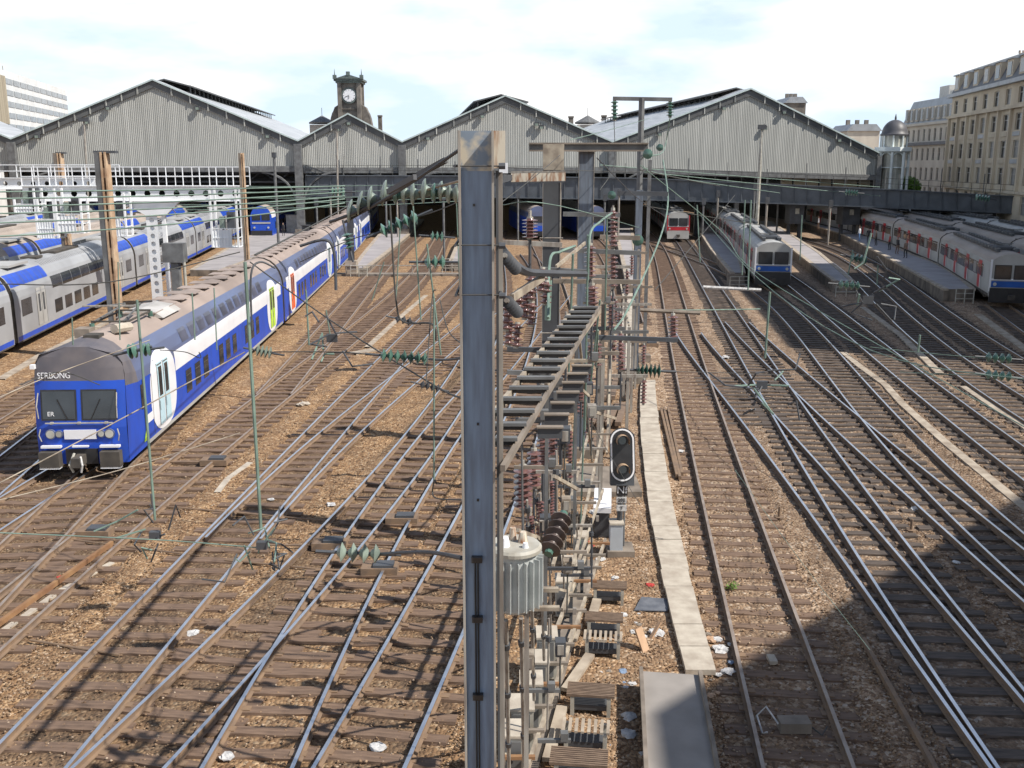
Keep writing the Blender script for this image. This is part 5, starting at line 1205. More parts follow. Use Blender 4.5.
mb = MB(); a = Pd(543, 144, 23.9); b = Pd(564, 170, 23.9); mb.box(((a.x + b.x) / 2, 23.93, (a.z + b.z) / 2), (b.x - a.x, .04, a.z - b.z), M['beige']); mb.build('stained_cap', t2)
for py in (333, 512, 238):
    z = Pd(0, py, 23.9).z; mb = MB(); mb.tube([(c2 - w2_ / 2 - .08, 23.9, z), (c2 + w2_ / 2 + .08, 23.9, z)], .014, M['steel_mid'], 6); mb.build('clamp', t2)
t3, c3, z3, w3_ = mast('third and farthest stepped mast under the rusty I-beam', 579.5, 594, 151, 33)
mb = MB(); mb.box((c3, 33.1, z3 + .05), (w3_ + .15, .5, .14), M['rust']); mb.build('cap_plate', t3)
# I-beam resting over the masts
a = Pd(529, 143.5, 32.2); b = Pd(648, 146.0, 32.2); mb = MB(); L_ = b.x - a.x
for zz in (.0, -.22): mb.box(((a.x + b.x) / 2, 32.2, a.z + zz), (L_, .22, .05), M['concrete_d'])
mb.box(((a.x + b.x) / 2, 32.2, a.z - .11), (L_, .03, .17), M['steel_grey']); ib = tag(mb.build('cross_beam'), 'rusty horizontal I-beam lying across the tops of the stepped masts', 'beam')
a = Pd(511, 177.5, 23.4); b = Pd(565.5, 176.5, 23.4); mb = MB()
mb.beam(a, b, .03, .20, M['rust']); up_ = Vector((0, .08, .12)); mb.beam(a + up_, b + up_, .2, .03, M['steel_mid']); up_.z = -.12; mb.beam(a + up_, b + up_, .2, .03, M['steel_dark']); c_ = Pd(497, 179, 12); mb.beam(c_, a, .06, .12, M['steel_dark']); c_ = Pd(500, 168, 14); mb.box((c_.x + .05, 14, c_.z), (.12, .12, .14), M['enamel'])
tag(mb.build('cross_beam'), 'rust-streaked white channel beam joining the first and second masts', 'beam')
# tall T-shaped mast right
p = Pz(634, 383, 0); YT3 = p.y
tm = thing('steel_mast', 'thin T-shaped mast with hanging insulators right of the stepped masts', 'mast', (p.x, p.y, 0))
top = Pd(641.5, 98, YT3); mid = Pd(638, 190, YT3)
mb = MB(); hbeam(mb, p.x + .0, YT3, 0, mid.z, .30, .3, M['steel_slate'], M['steel_grey']); mb.tube([(p.x, YT3, mid.z), (p.x, YT3, top.z)], .13, M['steel_grey'], 8); mb.build('pole', tm)
mb = MB(); a = Pd(613, 98.5, YT3); b = Pd(672, 99.5, YT3); mb.beam(a, b, .16, .16, M['steel_grey']); mb.build('crossarm', tm)
for px, y0, y1 in ((614.5, 101, 120), (670, 102, 117)):
    mb = MB(); insulator(mb, Pd(px, y0, YT3), Pd(px, y1, YT3), .17, 5, M['glass_green']); mb.build('insulator', tm)
mb = MB(); mb.box((p.x, YT3, .3), (1.0, 1.0, .6), M['concrete_d']); mb.build('footing', tm)
p = Pz(644, 362, 0); mb = MB(); mb.box((p.x, p.y, Pd(646, 160, p.y).z / 2), (.16, .16, Pd(646, 160, p.y).z), M['steel_grey']); mb.box((p.x, p.y, .2), (.6, .6, .4), M['concrete_d']); tag(mb.build('steel_post'), 'slim dark post directly behind the thin T-shaped mast', 'post')

# ------------------------------------------------------------------ switchgear frame between the masts
def rowx(Y): return -0.25 + .147 * (Y - 7.8)
sf = thing('switchgear_frame', 'long rusty ladder-like steel frame carrying switchgear between the masts', 'frame', (rowx(14), 8.5, 0))
ZF = 7.6
def FP(px, py): return Pz(px, py, ZF)
bl = [FP(497, 478), FP(545, 395), FP(582, 336), FP(604, 297)]
mb = MB(); d = (bl[2] - bl[0]).normalized(); far = bl[0] + d * 9.5
mb.beam(bl[0] + d * .25, far, .04, .055, M['concrete_d']); mb.build('side_rail', sf)
mb = MB(); off = Vector((-.40, 0, 0)); mb.beam(bl[0] + d * 1.4 + off, far + off, .045, .08, M['beige']); mb.build('side_rail', sf)
k = 0
y = bl[0].y + .9
while y < far.y:
    c = bl[0] + d * ((y - bl[0].y) / d.y); mb = MB(); mb.box((c.x - .20, y, ZF + .065), (.42, .08, .03), M['steel_grey']); mb.box((c.x - .20, y + .05, ZF + .03), (.42, .02, .07), M['steel_dark']); mb.build('rung', sf)
    y += .50; k += 1
# legs and lower lattice
for y in (13.2, 17.0):
    c = bl[0] + d * ((y - bl[0].y) / d.y); mb = MB(); mb.box((c.x + .02, y, ZF / 2 - .1), (.05, .05, .1), M['steel_mid']); mb.build('leg', sf)
    mb = MB(); mb.box((c.x - .4, y, ZF / 2 + 1.7), (.05, .05, ZF - 3.4), M['steel_grey']); mb.build('leg', sf)
lowA, lowB = Pz(498, 775, .7), Pz(592, 540, .7)
for sx in (0, .42):
    mb = MB(); mb.beam(lowA + Vector((sx, 0, 0)), lowB + Vector((sx * .8, 0, 0)), .06, .1, M['beige']); mb.build('side_rail', sf)
for k in range(13):
    c = lowA.lerp(lowB, (k + .5) / 13); mb = MB(); mb.beam(c + Vector((-.05, 0, .06)), c + Vector((.5, 0, .06)), .07, .06, M['concrete_d' if k % 3 else 'rust_brown']); mb.build('rung', sf)
    if k % 2 == 0:
        mb = MB(); mb.box((c.x + .05, c.y, .35), (.07, .07, .7), M['steel_dark']); mb.build('leg', sf)
for sx in (-.25, .1):
    mb = MB(); mb.beam(Vector((rowx(16) + sx, 16, 3.2)), Vector((rowx(25) + sx, 25, 3.2)), .05, .08, M['beige']); mb.build('side_rail', sf)
for k in range(7):
    y = 16.5 + k * 1.3; x = rowx(y); mb = MB(); mb.beam((x - .3, y, 3.26), (x + .3, y, 3.26), .06, .05, M['steel_mid' if k % 2 else 'concrete_d']); mb.build('rung', sf)
mb = MB()
for y0, y1, za, zb in ((17, 21.5, 7.2, 3.4),):
    mb = MB(); mb.beam((rowx(y0) + .05, y0, za), (rowx(y1) + .05, y1, zb), .04, .05, M['beige']); mb.build('brace', sf)
for k in range(2, 9):
    y = bl[0].y + .9 + k * .5; c = bl[0] + d * ((y - bl[0].y) / d.y); mb = MB(); mb.box((c.x + .16, y, ZF - .16), (.24, .05, .10), M['steel_dark']); mb.box((c.x + .16, y, ZF - .10), (.26, .09, .015), M['concrete_d']); mb.build('bracket', sf)
rq = random.Random(9)
pf = thing('portal_row', 'receding row of slim rusty posts and crossbars left of the T-shaped mast', 'frame', (rowx(30), 30, 0))
for k in range(9):
    Y = 26 + k * 2.2; x = rowx(Y) + rq.uniform(-.5, .6); h = rq.uniform(4.0, 7.2); mb = MB(); mb.box((x, Y, h / 2), (.10, .10, h), M[rq.choice(['steel_mid', 'steel_dark', 'concrete_d'])]); mb.build('post', pf)
    for q in range(2):
        z = h - .15 - q * 1.5; w = rq.uniform(.7, 1.5); mb = MB(); mb.beam((x - w / 2, Y - .06, z), (x + w / 2, Y - .06, z), .08, .10, M[rq.choice(['steel_mid', 'steel_grey', 'concrete_d'])]); mb.build('crossbar', pf)
        mb = MB(); xx = x + rq.choice([-1, 1]) * w * .4; insulator(mb, Vector((xx, Y - .1, z - .95)), Vector((xx, Y - .1, z - .12)), .11, 7, M['porcelain'], M['cabinet']); mb.build('insulator', pf, smooth=True)
for k in range(5):
    mb = MB(); y0 = 24 + k * 4; mb.beam((rowx(y0) + rq.uniform(-.3, .3), y0, rq.uniform(1.5, 5)), (rowx(y0 + 5) + rq.uniform(-.3, .3), y0 + 5, rq.uniform(1.5, 5.5)), .06, .08, M['beige']); mb.build('brace', pf)
# dense small steelwork hung between the rails of the frame
rr_ = random.Random(5)
for k in range(34):
    Y = rr_.uniform(11.5, 21); x = rowx(Y) + rr_.uniform(-.35, .25); z = rr_.uniform(2.2, 7.2); t_ = rr_.random(); mb = MB(); m = M[rr_.choice(['steel_mid', 'steel_grey', 'steel_dark', 'beige', 'concrete_d'])]
    if t_ < .35: mb.tube([(x, Y, z), (x + rr_.uniform(-.03, .03), Y, z - rr_.uniform(.7, 2.2))], rr_.uniform(.012, .025), m, 6); mb.tube([(x, Y, z - .3), (x, Y, z - .38)], .05, M['steel_dark'], 8); mb.build('hanger_rod', sf)
    elif t_ < .65: w = rr_.uniform(.4, .8); mb.beam((x - w / 2, Y, z), (x + w / 2, Y, z), .05, .05, m); mb.box((x + w * .3, Y, z + .07), (.1, .1, .12), M['steel_grey']); mb.build('cross_bar', sf)
    elif t_ < .85: mb.box((x, Y, z), (.16, .2, .24), m); mb.box((x, Y - .11, z), (.1, .02, .16), M['steel_mid']); mb.tube([(x, Y, z - .1), (x, Y, z - .9)], .015, M['wire_dark'], 5); mb.build('junction_box', sf)
    else: mb.beam((x - .2, Y, z), (x + .2, Y + .9, z - .5), .04, .05, M['beige']); mb.build('brace', sf)
# cross arms over the frame
for i, (xa, xb, py, Y, m) in enumerate(((498, 562, 242, 22.5, 'steel_mid'), (507, 548, 349, 15, 'steel_dark'), (590, 678, 337, 26, 'steel_dark'), (553, 640, 281, 23, 'concrete_d'), (540, 590, 269, 20, 'steel_grey'), (600, 640, 237, 30, 'concrete_d'), (507, 562, 372, 20, 'steel_grey'), (618, 668, 193, 40, 'steel_dark'), (560, 640, 250, 26, 'steel_grey'), (563, 620, 214, 28, 'steel_grey'))):
    a = Pd(xa, py, Y); b = Pd(xb, py + (1 if i % 2 else 3), Y); mb = MB(); mb.beam(a, b, .004 * Y, .004 * Y + .01, M[m]); mb.build('crossarm', sf)
for (x0, y0, x1, y1, Y0, Y1) in ((512, 298, 543, 277, 10.2, 11.2), (546, 386, 600, 310, 13, 17), (556, 267, 585, 243, 22, 25), (603, 490, 562, 610, 23.5, 18)):
    mb = MB(); mb.beam(Pd(x0, y0, Y0), Pd(x1, y1, Y1), .045, .08, M['beige']); mb.build('brace', sf)
# insulator columns standing in the row
n_ = 0
INS = [(523, 467, 507, 16, .145, 7, 'porcelain'), (534, 450, 486, 17.5, .12, 7, 'porcelain'), (543, 432, 468, 19, .12, 7, 'porcelain'), (552, 419, 455, 20, .11, 7, 'porcelain'), (560.5, 396, 426, 18, .11, 6, 'porcelain'), (592, 285, 318, 21, .13, 7, 'porcelain'), (613, 250, 287, 27, .12, 8, 'porcelain'), (613, 210, 247, 27, .12, 8, 'porcelain'), (590, 245, 277, 22, .12, 7, 'porcelain'), (530, 218, 238, 16, .11, 6, 'porcelain'), (576, 318, 338, 20, .12, 5, 'porcelain'), (566, 318, 345, 19, .10, 6, 'porcelain'), (611, 295, 328, 28, .11, 8, 'porcelain'), (597, 342, 366, 24, .11, 6, 'porcelain'), (621, 343, 370, 29, .13, 7, 'porcelain'), (673, 315, 341, 33, .16, 7, 'porcelain'), (581, 375, 400, 22, .09, 8, 'porcelain'), (570, 430, 478, 21, .07, 12, 'porcelain'), (540, 500, 538, 15, .06, 10, 'porcelain'), (530, 515, 540, 14.5, .06, 8, 'porcelain'), (576, 380, 412, 22, .09, 9, 'porcelain'), (551, 480, 515, 18, .06, 12, 'porcelain')]
WHERE = ['nearest and thickest brown column above the ribbed tank', 'second brown column behind the thickest one', 'third brown column in the row behind the thickest', 'fourth brown column in the row behind the thickest', 'short brown column with a pale foot right of the second mast', 'large brown column against the third mast foot', 'lower of the two stacked columns left of the T-shaped mast', 'upper of the two stacked columns left of the T-shaped mast', 'brown column beside the third stepped mast', 'small brown column between the first and second masts', 'squat brown column under the rusty crossarm', 'slim column just right of the second mast', 'long slim column below the two stacked ones', 'column over the timber stacks', 'column beside the top end of the pale walkway', 'dark column hanging over the right-hand track', 'slim column left of the green rods', 'very slim tall column near the signal', 'thin column right above the ribbed tank lid', 'thin short column at the tank lid', 'slim ribbed column beside the green rods', 'thin column behind the ribbed tank bushings']
for (px, y0, y1, Y, r, n, m), wl in zip(INS, WHERE):
    mb = MB(); a = Pd(px, y1, Y); b = Pd(px, y0, Y); insulator(mb, a, b, r * 1.15, n, M[m], M['cabinet']); 
    mb.tube([b, b + Vector((0, 0, .12))], .03, M['steel_mid'], 6)
    if px != 673: mb.tube([(a.x, Y, a.z - 1.2), a], .028, M['steel_dark'], 6)
    tag(mb.build('insulator_column', None, smooth=True), 'ribbed porcelain insulator, ' + wl, 'insulator', 'brown insulators of the switchgear')
for i, (x0, y0, x1, y1, Y) in enumerate(((508, 345, 541, 292, 12), (516, 347, 545, 304, 12.6), (506, 330, 530, 300, 11.6))):
    for q in range(3):
        u = q / 2; px = x0 + (x1 - x0) * u; py = y0 + (y1 - y0) * u; mb = MB(); a = Pd(px, py, Y + q * .4); insulator(mb, a, a + Vector((.02, .05, .30)), .085, 4, M['porcelain'], M['cabinet'])
        tag(mb.build('insulator_column', None, smooth=True), 'short brown insulator in the slanting cluster left of the second mast', 'insulator', 'slanting cluster of short brown insulators')
# heavy bushing with drooping skirts beside the tank
mb = MB(); a = Pd(549, 552, 12.6); b = Pd(563, 515, 13.2); insulator(mb, a, b, .15, 5, pm('dark_bushing', (.07, .055, .05), (.12, .09, .08), 5, rough=.4), M['glass_green']); tag(mb.build('bushing', None, smooth=True), 'large dark bushing with drooping skirts right of the ribbed tank', 'bushing')
# ribbed transformer tank
TY = 11.2; tt = thing('transformer', 'pale ribbed cylindrical transformer tank with bolted lid behind the big mast', 'transformer', (Pd(516, 600, TY).x, TY, Pd(516, 620, TY).z))
tc_ = Pd(514.5, 560, TY); zt_ = Pd(0, 557, TY - .25).z; zb_ = Pd(0, 615, TY - .25).z; rr = .275; cpt = (tc_.x, TY)
tank = pm('pale_tank_paint', (.50, .53, .52), (.36, .38, .37), 3, rough=.5)
mb = MB(); mb.tube([(cpt[0], TY, zb_ - .02), (cpt[0], TY, zb_ + .03), (cpt[0], TY, zt_)], [rr * .8, rr, rr], tank, 24); mb.build('tank', tt, smooth=True)
mb = MB(); mb.tube([(cpt[0], TY, zt_), (cpt[0], TY, zt_ + .04), (cpt[0], TY, zt_ + .07)], [rr * 1.2, rr * 1.2, rr * 1.1], M['cabinet'], 28)
for k in range(20): a = k * math.pi / 10; mb.tube([(cpt[0] + rr * 1.05 * math.cos(a), TY + rr * 1.05 * math.sin(a), zt_ + .04), (cpt[0] + rr * 1.05 * math.cos(a), TY + rr * 1.05 * math.sin(a), zt_ + .062)], .01, M['rust'], 5)
mb.build('lid', tt)
for k in range(22):
    a = -math.pi + k * math.pi / 11 * 1.0; c, s_ = math.cos(a), math.sin(a); mb = MB(); mb.box((cpt[0] + (rr + .03) * c, TY + (rr + .03) * s_, (zb_ + zt_) / 2 - .01), (.09, .010, zt_ - zb_ - .12), tank, Matrix.Rotation(a, 3, 'Z')); mb.build('cooling_fin', tt)
for dx, dy, h, r_ in ((-.12, -.08, .12, .07), (.1, .05, .14, .06), (-.02, .14, .16, .05), (.13, -.13, .07, .04)):
    mb = MB(); mb.tube([(cpt[0] + dx, TY + dy, zt_ + .06), (cpt[0] + dx, TY + dy, zt_ + .06 + h)], [r_, r_ * .7], M['rust'] if h > .13 else M['enamel'], 12); mb.build('lid_fitting', tt)
mb = MB()
for s in (-1, 1): mb.beam((cpt[0] + s * .15, TY, zb_ - .02), (cpt[0] + s * .15, TY, 0), .06, .06, M['steel_mid'])
mb.beam((cpt[0] - .2, TY, zb_ - .03), (cpt[0] + .55, TY, zb_ - .03), .07, .05, M['beige']); mb.beam((cpt[0] - .2, TY + .3, zb_ + .08), (cpt[0] + .55, TY + .3, zb_ + .08), .07, .05, M['beige'])
mb.build('stand', tt)
# operating rods
for i, (px, py0, py1, Y0, Y1) in enumerate(((506, 620, 770, 11, 12.6), (521, 618, 760, 11.6, 13.4), (531, 560, 700, 13, 15), (541, 520, 660, 14, 16.5), (548, 470, 640, 15, 17.5), (527, 500, 560, 14, 14.4), (536, 490, 560, 15, 15.4), (561, 480, 590, 17, 20), (575, 470, 560, 19, 21.5))):
    a = Pd(px, py0, Y0); b = Pd(px + 3, py1, Y1); mb = MB(); mb.tube([a, b], .028 if i < 4 else .02, M['steel_mid'], 6)
    for u in (.15, .45, .8): c = a.lerp(b, u); mb.tube([c - (b - a).normalized() * .05, c + (b - a).normalized() * .05], .045, M['steel_dark'], 8)
    tag(mb.build('operating_rod'), 'slim steel operating rod dropping from the switchgear frame to the pale cabinets', 'rod', 'operating rods of the switchgear')
# green vertical rods
for i, (px, py0, px1, py1, Y) in enumerate(((573, 254, 567, 420, 16), (588, 235, 585, 430, 18), (607, 215, 605, 330, 22), (577, 352, 573, 470, 17), (598, 330, 596, 366, 22), (600, 300, 590, 390, 20), (585, 390, 580, 545, 20))):
    mb = MB(); mb.tube([Pd(px, py0, Y), Pd(px1, py1, Y + .8)], .022, M['wire_green'], 6); tag(mb.build('green_rod'), 'thin green vertical rod in front of the brown insulators', 'rod', 'green conductor rods of the switchgear')
mb = MB(); a = Pd(549, 280, 23.5); b = Pd(547.5, 320, 23.5); mb.tube([a, b], .075, M['wire_green'], 10); mb.tube([Pd(543, 278, 23.2), Pd(551, 276, 23.2)], .1, M['concrete'], 8); tag(mb.build('green_tube'), 'thick green tube mounted on the second mast', 'tube')
# black sagging sealed cables from the mast 1 side
def wire(label, pts, r, m, sag=0, n=10, cat='cable', grp=None, name='overhead_wire'):
    P = [Pd(*q) for q in pts]; out = []
    if len(P) == 2:
        for k in range(n + 1):
            u = k / n; c = P[0].lerp(P[1], u); c.z -= sag * 4 * u * (1 - u); out.append(c)
    else:
        for i in range(len(P) - 1):
            p0 = P[max(i - 1, 0)]; p1 = P[i]; p2 = P[i + 1]; p3 = P[min(i + 2, len(P) - 1)]
            for k in range(6):
                t = k / 6; out.append(.5 * ((2 * p1) + (p2 - p0) * t + (2 * p0 - 5 * p1 + 4 * p2 - p3) * t * t + (3 * p1 - p0 - 3 * p2 + p3) * t ** 3))
        out.append(P[-1])
    mb = MB(); mb.tube(out, r, m, 6); return tag(mb.build(name, None, smooth=True), label, cat, grp)
wire('thick dark cable swooping from the big mast to the second mast', [(502, 250, 8.4), (512, 262, 9), (524, 271, 10), (540, 273, 11), (585, 274, 13)], .045, M['steel_dark'])
for i, (px, py) in enumerate(((505, 256), (507, 301))):
    p = Pd(px, py, 8.3); mb = MB(); insulator(mb, p, p + Vector((.10, .35, -.16)), .055, 6, M['steel_dark']); tag(mb.build('cable_end', None, smooth=True), 'dark ribbed cable end fixed to the side of the big mast, ' + ('upper one' if i == 0 else 'lower one'), 'cable end')
wire('pale green conductor curving from the green rod up to the insulator top', [(548, 318, 13), (550, 260, 14), (560, 252, 14.5), (575, 246, 15)], .02, M['wire_green'])
wire('green conductor curling between the upper insulator and the crossarm', [(588, 280, 18), (590, 235, 18), (600, 222, 19), (612, 213, 22)], .022, M['wire_green'])
wire('green jumper loop from the insulator row to the T-shaped mast', [(614, 330, 24), (630, 305, 27), (660, 238, 36), (668, 200, 40), (663, 160, 43)], .03, M['wire_green'])
for (px, py, Y, r, lab) in ((648, 154, 20.3, .10, 'round green insulator bell at the right end of the rusty I-beam'), (660, 147.5, 26, .09, 'smaller green insulator bell up the wire from the I-beam'), (638, 240, 38, .22, 'dark round insulator bell on the side of the T-shaped mast'), (612, 195, 24, .1, 'green insulator bell above the stacked brown columns')):
    p = Pd(px, py, Y); mb = MB(); mb.tube([p + Vector((-r * .2, -r * .7, 0)), p + Vector((-r * .1, -r * .4, 0)), p, p + Vector((0, r * .6, 0))], [r * .3, r, r * .95, r * .3], M['glass_green'], 14); tag(mb.build('insulator_bell', None, smooth=True), lab, 'insulator')
# control cabinets
CAB = [(580, 563, .42, .75), (569, 590, .42, .75), (563.5, 612, .45, .8), (546.5, 673, .48, .85), (538, 699, .48, .85), (531, 722, .48, .85), (522, 748, .48, .85), (513, 776, .48, .85)]
CL = ['farthest one', 'second from the far end', 'third from the far end', 'fourth from the far end', 'fifth from the far end', 'sixth from the far end', 'second nearest, cut by the mast', 'nearest at the bottom edge']
for (px, py, w, h), cl in zip(CAB, CL):
    p = Pz(px, py, 0.15); t = thing('control_cabinet', 'pale grey control cabinet on the concrete strip, ' + cl, 'cabinet', tuple(p), 'control cabinets in a row')
    mb = MB(); mb.box((p.x, p.y, .15 + h / 2), (w * .8, w, h), M['cabinet']); mb.build('box', t)
    mb = MB(); mb.box((p.x, p.y, .15 + h + .02), (w * .88, w * 1.1, .04), M['concrete']); mb.build('lid', t)
    mb = MB(); mb.box((p.x - .02, p.y - w / 2 - .012, .15 + h / 2), (w * .62, .02, h * .85), M['steel_grey']); mb.build('door', t)
    mb = MB(); mb.tube([(p.x - .05, p.y - w / 2 - .02, .15 + h * .55), (p.x - .05, p.y - w / 2 - .08, .15 + h * .55)], .05, M['steel_dark'], 8); mb.build('knob', t)
# concrete strip with duct covers beside the cabinets
mb = MB(); a = Pz(597, 560, .1); b = Pz(536, 775, .1); a2 = Pz(585, 560, .1); b2_ = Pz(505, 775, .1)
mb.prism([a2, a, b, b2_], (0, 0, -.15), M['concrete_d']); tag(mb.build('concrete_strip'), 'long dirty concrete strip that the pale cabinets stand on', 'concrete strip')
for i, (x0, y0, x1, y1) in enumerate(((597, 600, 590, 625), (590, 655, 566, 690), (578, 625, 572, 640), (562, 707, 548, 760))):
    a = Pz(x0, y0, .16); b = Pz(x1, y1, .16); mb = MB(); mb.beam(a, b, .2, .08, M['trough']); tag(mb.build('duct_cover'), 'pale slab duct cover beside the slatted grates, ' + ('farthest', 'long third', 'short second', 'nearest')[i], 'duct cover')
# slatted wooden grates
def grate(label, px, py, w, dp, vertical, h=.45):
    p = Pz(px, py, h); t = thing('slatted_grate', label, 'grate', (p.x, p.y, 0), 'slatted grates beside the walkway', rz=-.12)
    n = 9 if not vertical else 8
    for k in range(n):
        mb = MB()
        if vertical: mb.box((-w / 2 + w * (k + .5) / n, 0, h), (w / n * .5, dp, .04), M['trough'])
        else: mb.box((0, -dp / 2 + dp * (k + .5) / n, h), (w, dp / n * .55, .05), M['wood'])
        o = mb.build('slat', None); o.parent = t
    for sx in (-1, 1):
        for sy in (-1, 1):
            mb = MB(); mb.box((sx * w * .38, sy * dp * .38, h / 2 - .02), (.07, .07, h - .04), M['cabinet']); o = mb.build('leg', None); o.parent = t
    mb = MB(); mb.box((0, 0, h * .4), (w * .7, dp * .7, .1), M['steel_dark']); o = mb.build('tray', None); o.parent = t
for a in (("dark-slatted grate, farthest of the row below the signal", 609, 585, .82, .42, 0), ("dark-slatted grate behind a pale-slatted one, middle of the row", 604, 617, .82, .42, 0), ("pale-slatted grate in the middle of the row", 603, 636, .85, .42, 1), ("dark-slatted grate nearer than the duct slab", 591, 690, .88, .48, 0), ("pale-slatted grate, nearer one beside the shadow edge", 586, 726, .88, .42, 1), ("dark-slatted grate cut by the bottom edge", 579, 757, .95, .5, 0)):
    grate(*a)

# ------------------------------------------------------------------ signal, walkway, ramp and small things beside it
sg = thing('railway_signal', 'black oval two-lens signal with white rim on a post beside the walkway', 'signal', tuple(Pz(622, 556, 0)))
SY = Pz(622, 556, 0).y; 
c0 = Pd(622.5, 469, SY); c1 = Pd(622.5, 441, SY); rw = (Pd(636, 455, SY).x - Pd(610.5, 455, SY).x) / 2
def stad(r, dy, grow=0):
    pts = []
    for k in range(13): a = math.pi * k / 12; pts.append((c1.x + (r) * math.cos(a), dy, c1.z + (r) * math.sin(a)))
    for k in range(13): a = math.pi + math.pi * k / 12; pts.append((c0.x + (r) * math.cos(a), dy, c0.z + (r) * math.sin(a)))
    return pts
TL = Matrix.Translation((c0.x, SY, (c0.z + c1.z) / 2)) @ Matrix.Rotation(R(-10), 4, 'X') @ Matrix.Translation((-c0.x, -SY, -(c0.z + c1.z) / 2))
def tl(mb): mb.v = [tuple(TL @ Vector(v)) for v in mb.v]; return mb
mb = MB(); mb.prism(stad(rw * 1.0, SY + .012), (0, .04, 0), M['black']); tl(mb).build('backboard', sg)
mb = MB(); o_, i_ = stad(rw * .93, SY), stad(rw * .80, SY); n = len(o_); mb.add(o_ + i_, [(k, (k + 1) % n, n + (k + 1) % n, n + k) for k in range(n)], M['enamel']); tl(mb).build('white_rim', sg)
mb = MB(); mb.prism([(c0.x - .3, SY + .05, c0.z - .42), (c0.x + .3, SY + .05, c0.z - .42), (c0.x + .3, SY + .05, c1.z + .15), (c0.x - .3, SY + .05, c1.z + .15)], (0, .3, 0), M['steel_dark']); tl(mb).build('lamp_case', sg)
for cc_ in (c0, c1):
    mb = MB(); ring = []; n = 14
    v = []; 
    for yy in (SY - .36, SY - .0):
        for k in range(n): a = math.pi * (-.15) + math.pi * 1.3 * k / (n - 1); v.append((cc_.x + .16 * math.cos(a), yy, cc_.z + .16 * math.sin(a)))
    mb.add(v, [(k, k + 1, n + k + 1, n + k) for k in range(n - 1)], M['tan_rust']); tl(mb).build('lamp_hood', sg)
    mb = MB(); mb.tube([(cc_.x, SY - .02, cc_.z), (cc_.x, SY + .01, cc_.z)], .10, T_glass, 14); tl(mb).build('lens', sg)
mb = MB(); mb.tube([(c0.x - .02, SY + .14, 0), (c0.x - .02, SY + .14, c0.z - .35)], .075, M['steel_dark'], 10); mb.tube([(c0.x + .1, SY + .2, 0), (c0.x + .1, SY + .2, c0.z - .2)], .03, M['steel_grey'], 6); mb.build('post', sg)
pz_ = Pd(622, 490, SY); mb = MB(); mb.box((pz_.x, SY, pz_.z), (.29, .02, .30), M['black']); pl_ = mb.build('letter_plate', sg)
nf = text_mesh('letters', 'Nf', .27, M['enamel'], sg, Matrix.Translation((pz_.x, SY - .02, pz_.z)) @ Matrix.Rotation(R(90), 4, 'X')); nf.matrix_parent_inverse = sg.matrix_basis.inverted()
for py, tx in ((500, '202'), (508, 'T')):
    p = Pd(621.5, py, SY); mb = MB(); mb.box((p.x, SY, p.z), (.26, .02, .16), M['paper']); mb.build('number_plate', sg)
    q = text_mesh('letters', tx, .13, M['black'], sg, Matrix.Translation((p.x, SY - .02, p.z)) @ Matrix.Rotation(R(90), 4, 'X')); q.matrix_parent_inverse = sg.matrix_basis.inverted()
mb = MB(); mb.box((c0.x, SY + .15, .1), (.7, .7, .2), M['concrete_d']); mb.build('footing', sg)
p = Pz(616, 553, 0.1); t = thing('grey_cabinet', 'light grey equipment cabinet at the foot of the signal', 'cabinet', tuple(p)); mb = MB(); mb.box((p.x, p.y + .1, .1 + .4), (.33, .35, .8), pm('light_blue_grey', (.42, .46, .50), (.36, .39, .42), 2, rough=.5)); mb.build('box', t); mb = MB(); mb.box((p.x, p.y + .1, .925), (.37, .4, .05), M['concrete']); mb.build('lid', t)
p = Pz(603, 533, 0.0); t = thing('white_box', 'bright white sheet-covered box behind the signal post', 'box', tuple(p)); mb = MB(); mb.box((p.x, p.y + .3, .85), (.48, 1.7, .14), M['enamel'], Matrix.Rotation(-.1, 3, 'Z')); mb.build('cover', t); mb = MB(); mb.box((p.x, p.y + .3, .38), (.40, 1.4, .76), M['steel_dark'], Matrix.Rotation(-.1, 3, 'Z')); mb.build('box', t)
# walkway slabs
wl_ = [(640.5, 380), (640.7, 400), (650, 504), (661.6, 568), (665.5, 600), (686, 669.6)]; wr_ = [(654, 380), (657.7, 400), (672, 491), (687.6, 568), (695, 600), (717, 673)]
WZ = .16
lw = sorted([Pz(x, y, WZ) for x, y in wl_], key=lambda p: p.y); rw_ = sorted([Pz(x, y, WZ) for x, y in wr_], key=lambda p: p.y)
ww = thing('concrete_walkway', 'pale concrete slab walkway running straight past the signal', 'walkway', (lw[0].x, lw[0].y, 0))
def edge_(ps):
    Yk = [p.y for p in ps]; Xk = [p.x for p in ps]; return np.polyfit(Yk, Xk, 2, w=1 / np.array(Yk))
cl_, cr_ = edge_(lw), edge_(rw_)
print('walk widths', [round(float(np.polyval(cr_, q) - np.polyval(cl_, q)), 2) for q in (18, 22, 30, 40)])
y = lw[0].y
while y < lw[-1].y - .5:
    y2 = y + .98; j = random.uniform(-.02, .02); mb = MB(); z = WZ + random.uniform(-.012, .012)
    mb.prism([(np.polyval(cl_, y) + j, y, z), (np.polyval(cr_, y) + j, y, z), (np.polyval(cr_, y2) + j, y2, z), (np.polyval(cl_, y2) + j, y2, z)], (0, 0, -.12), M['concrete'])
    mb.build('slab', ww); y += 1.0
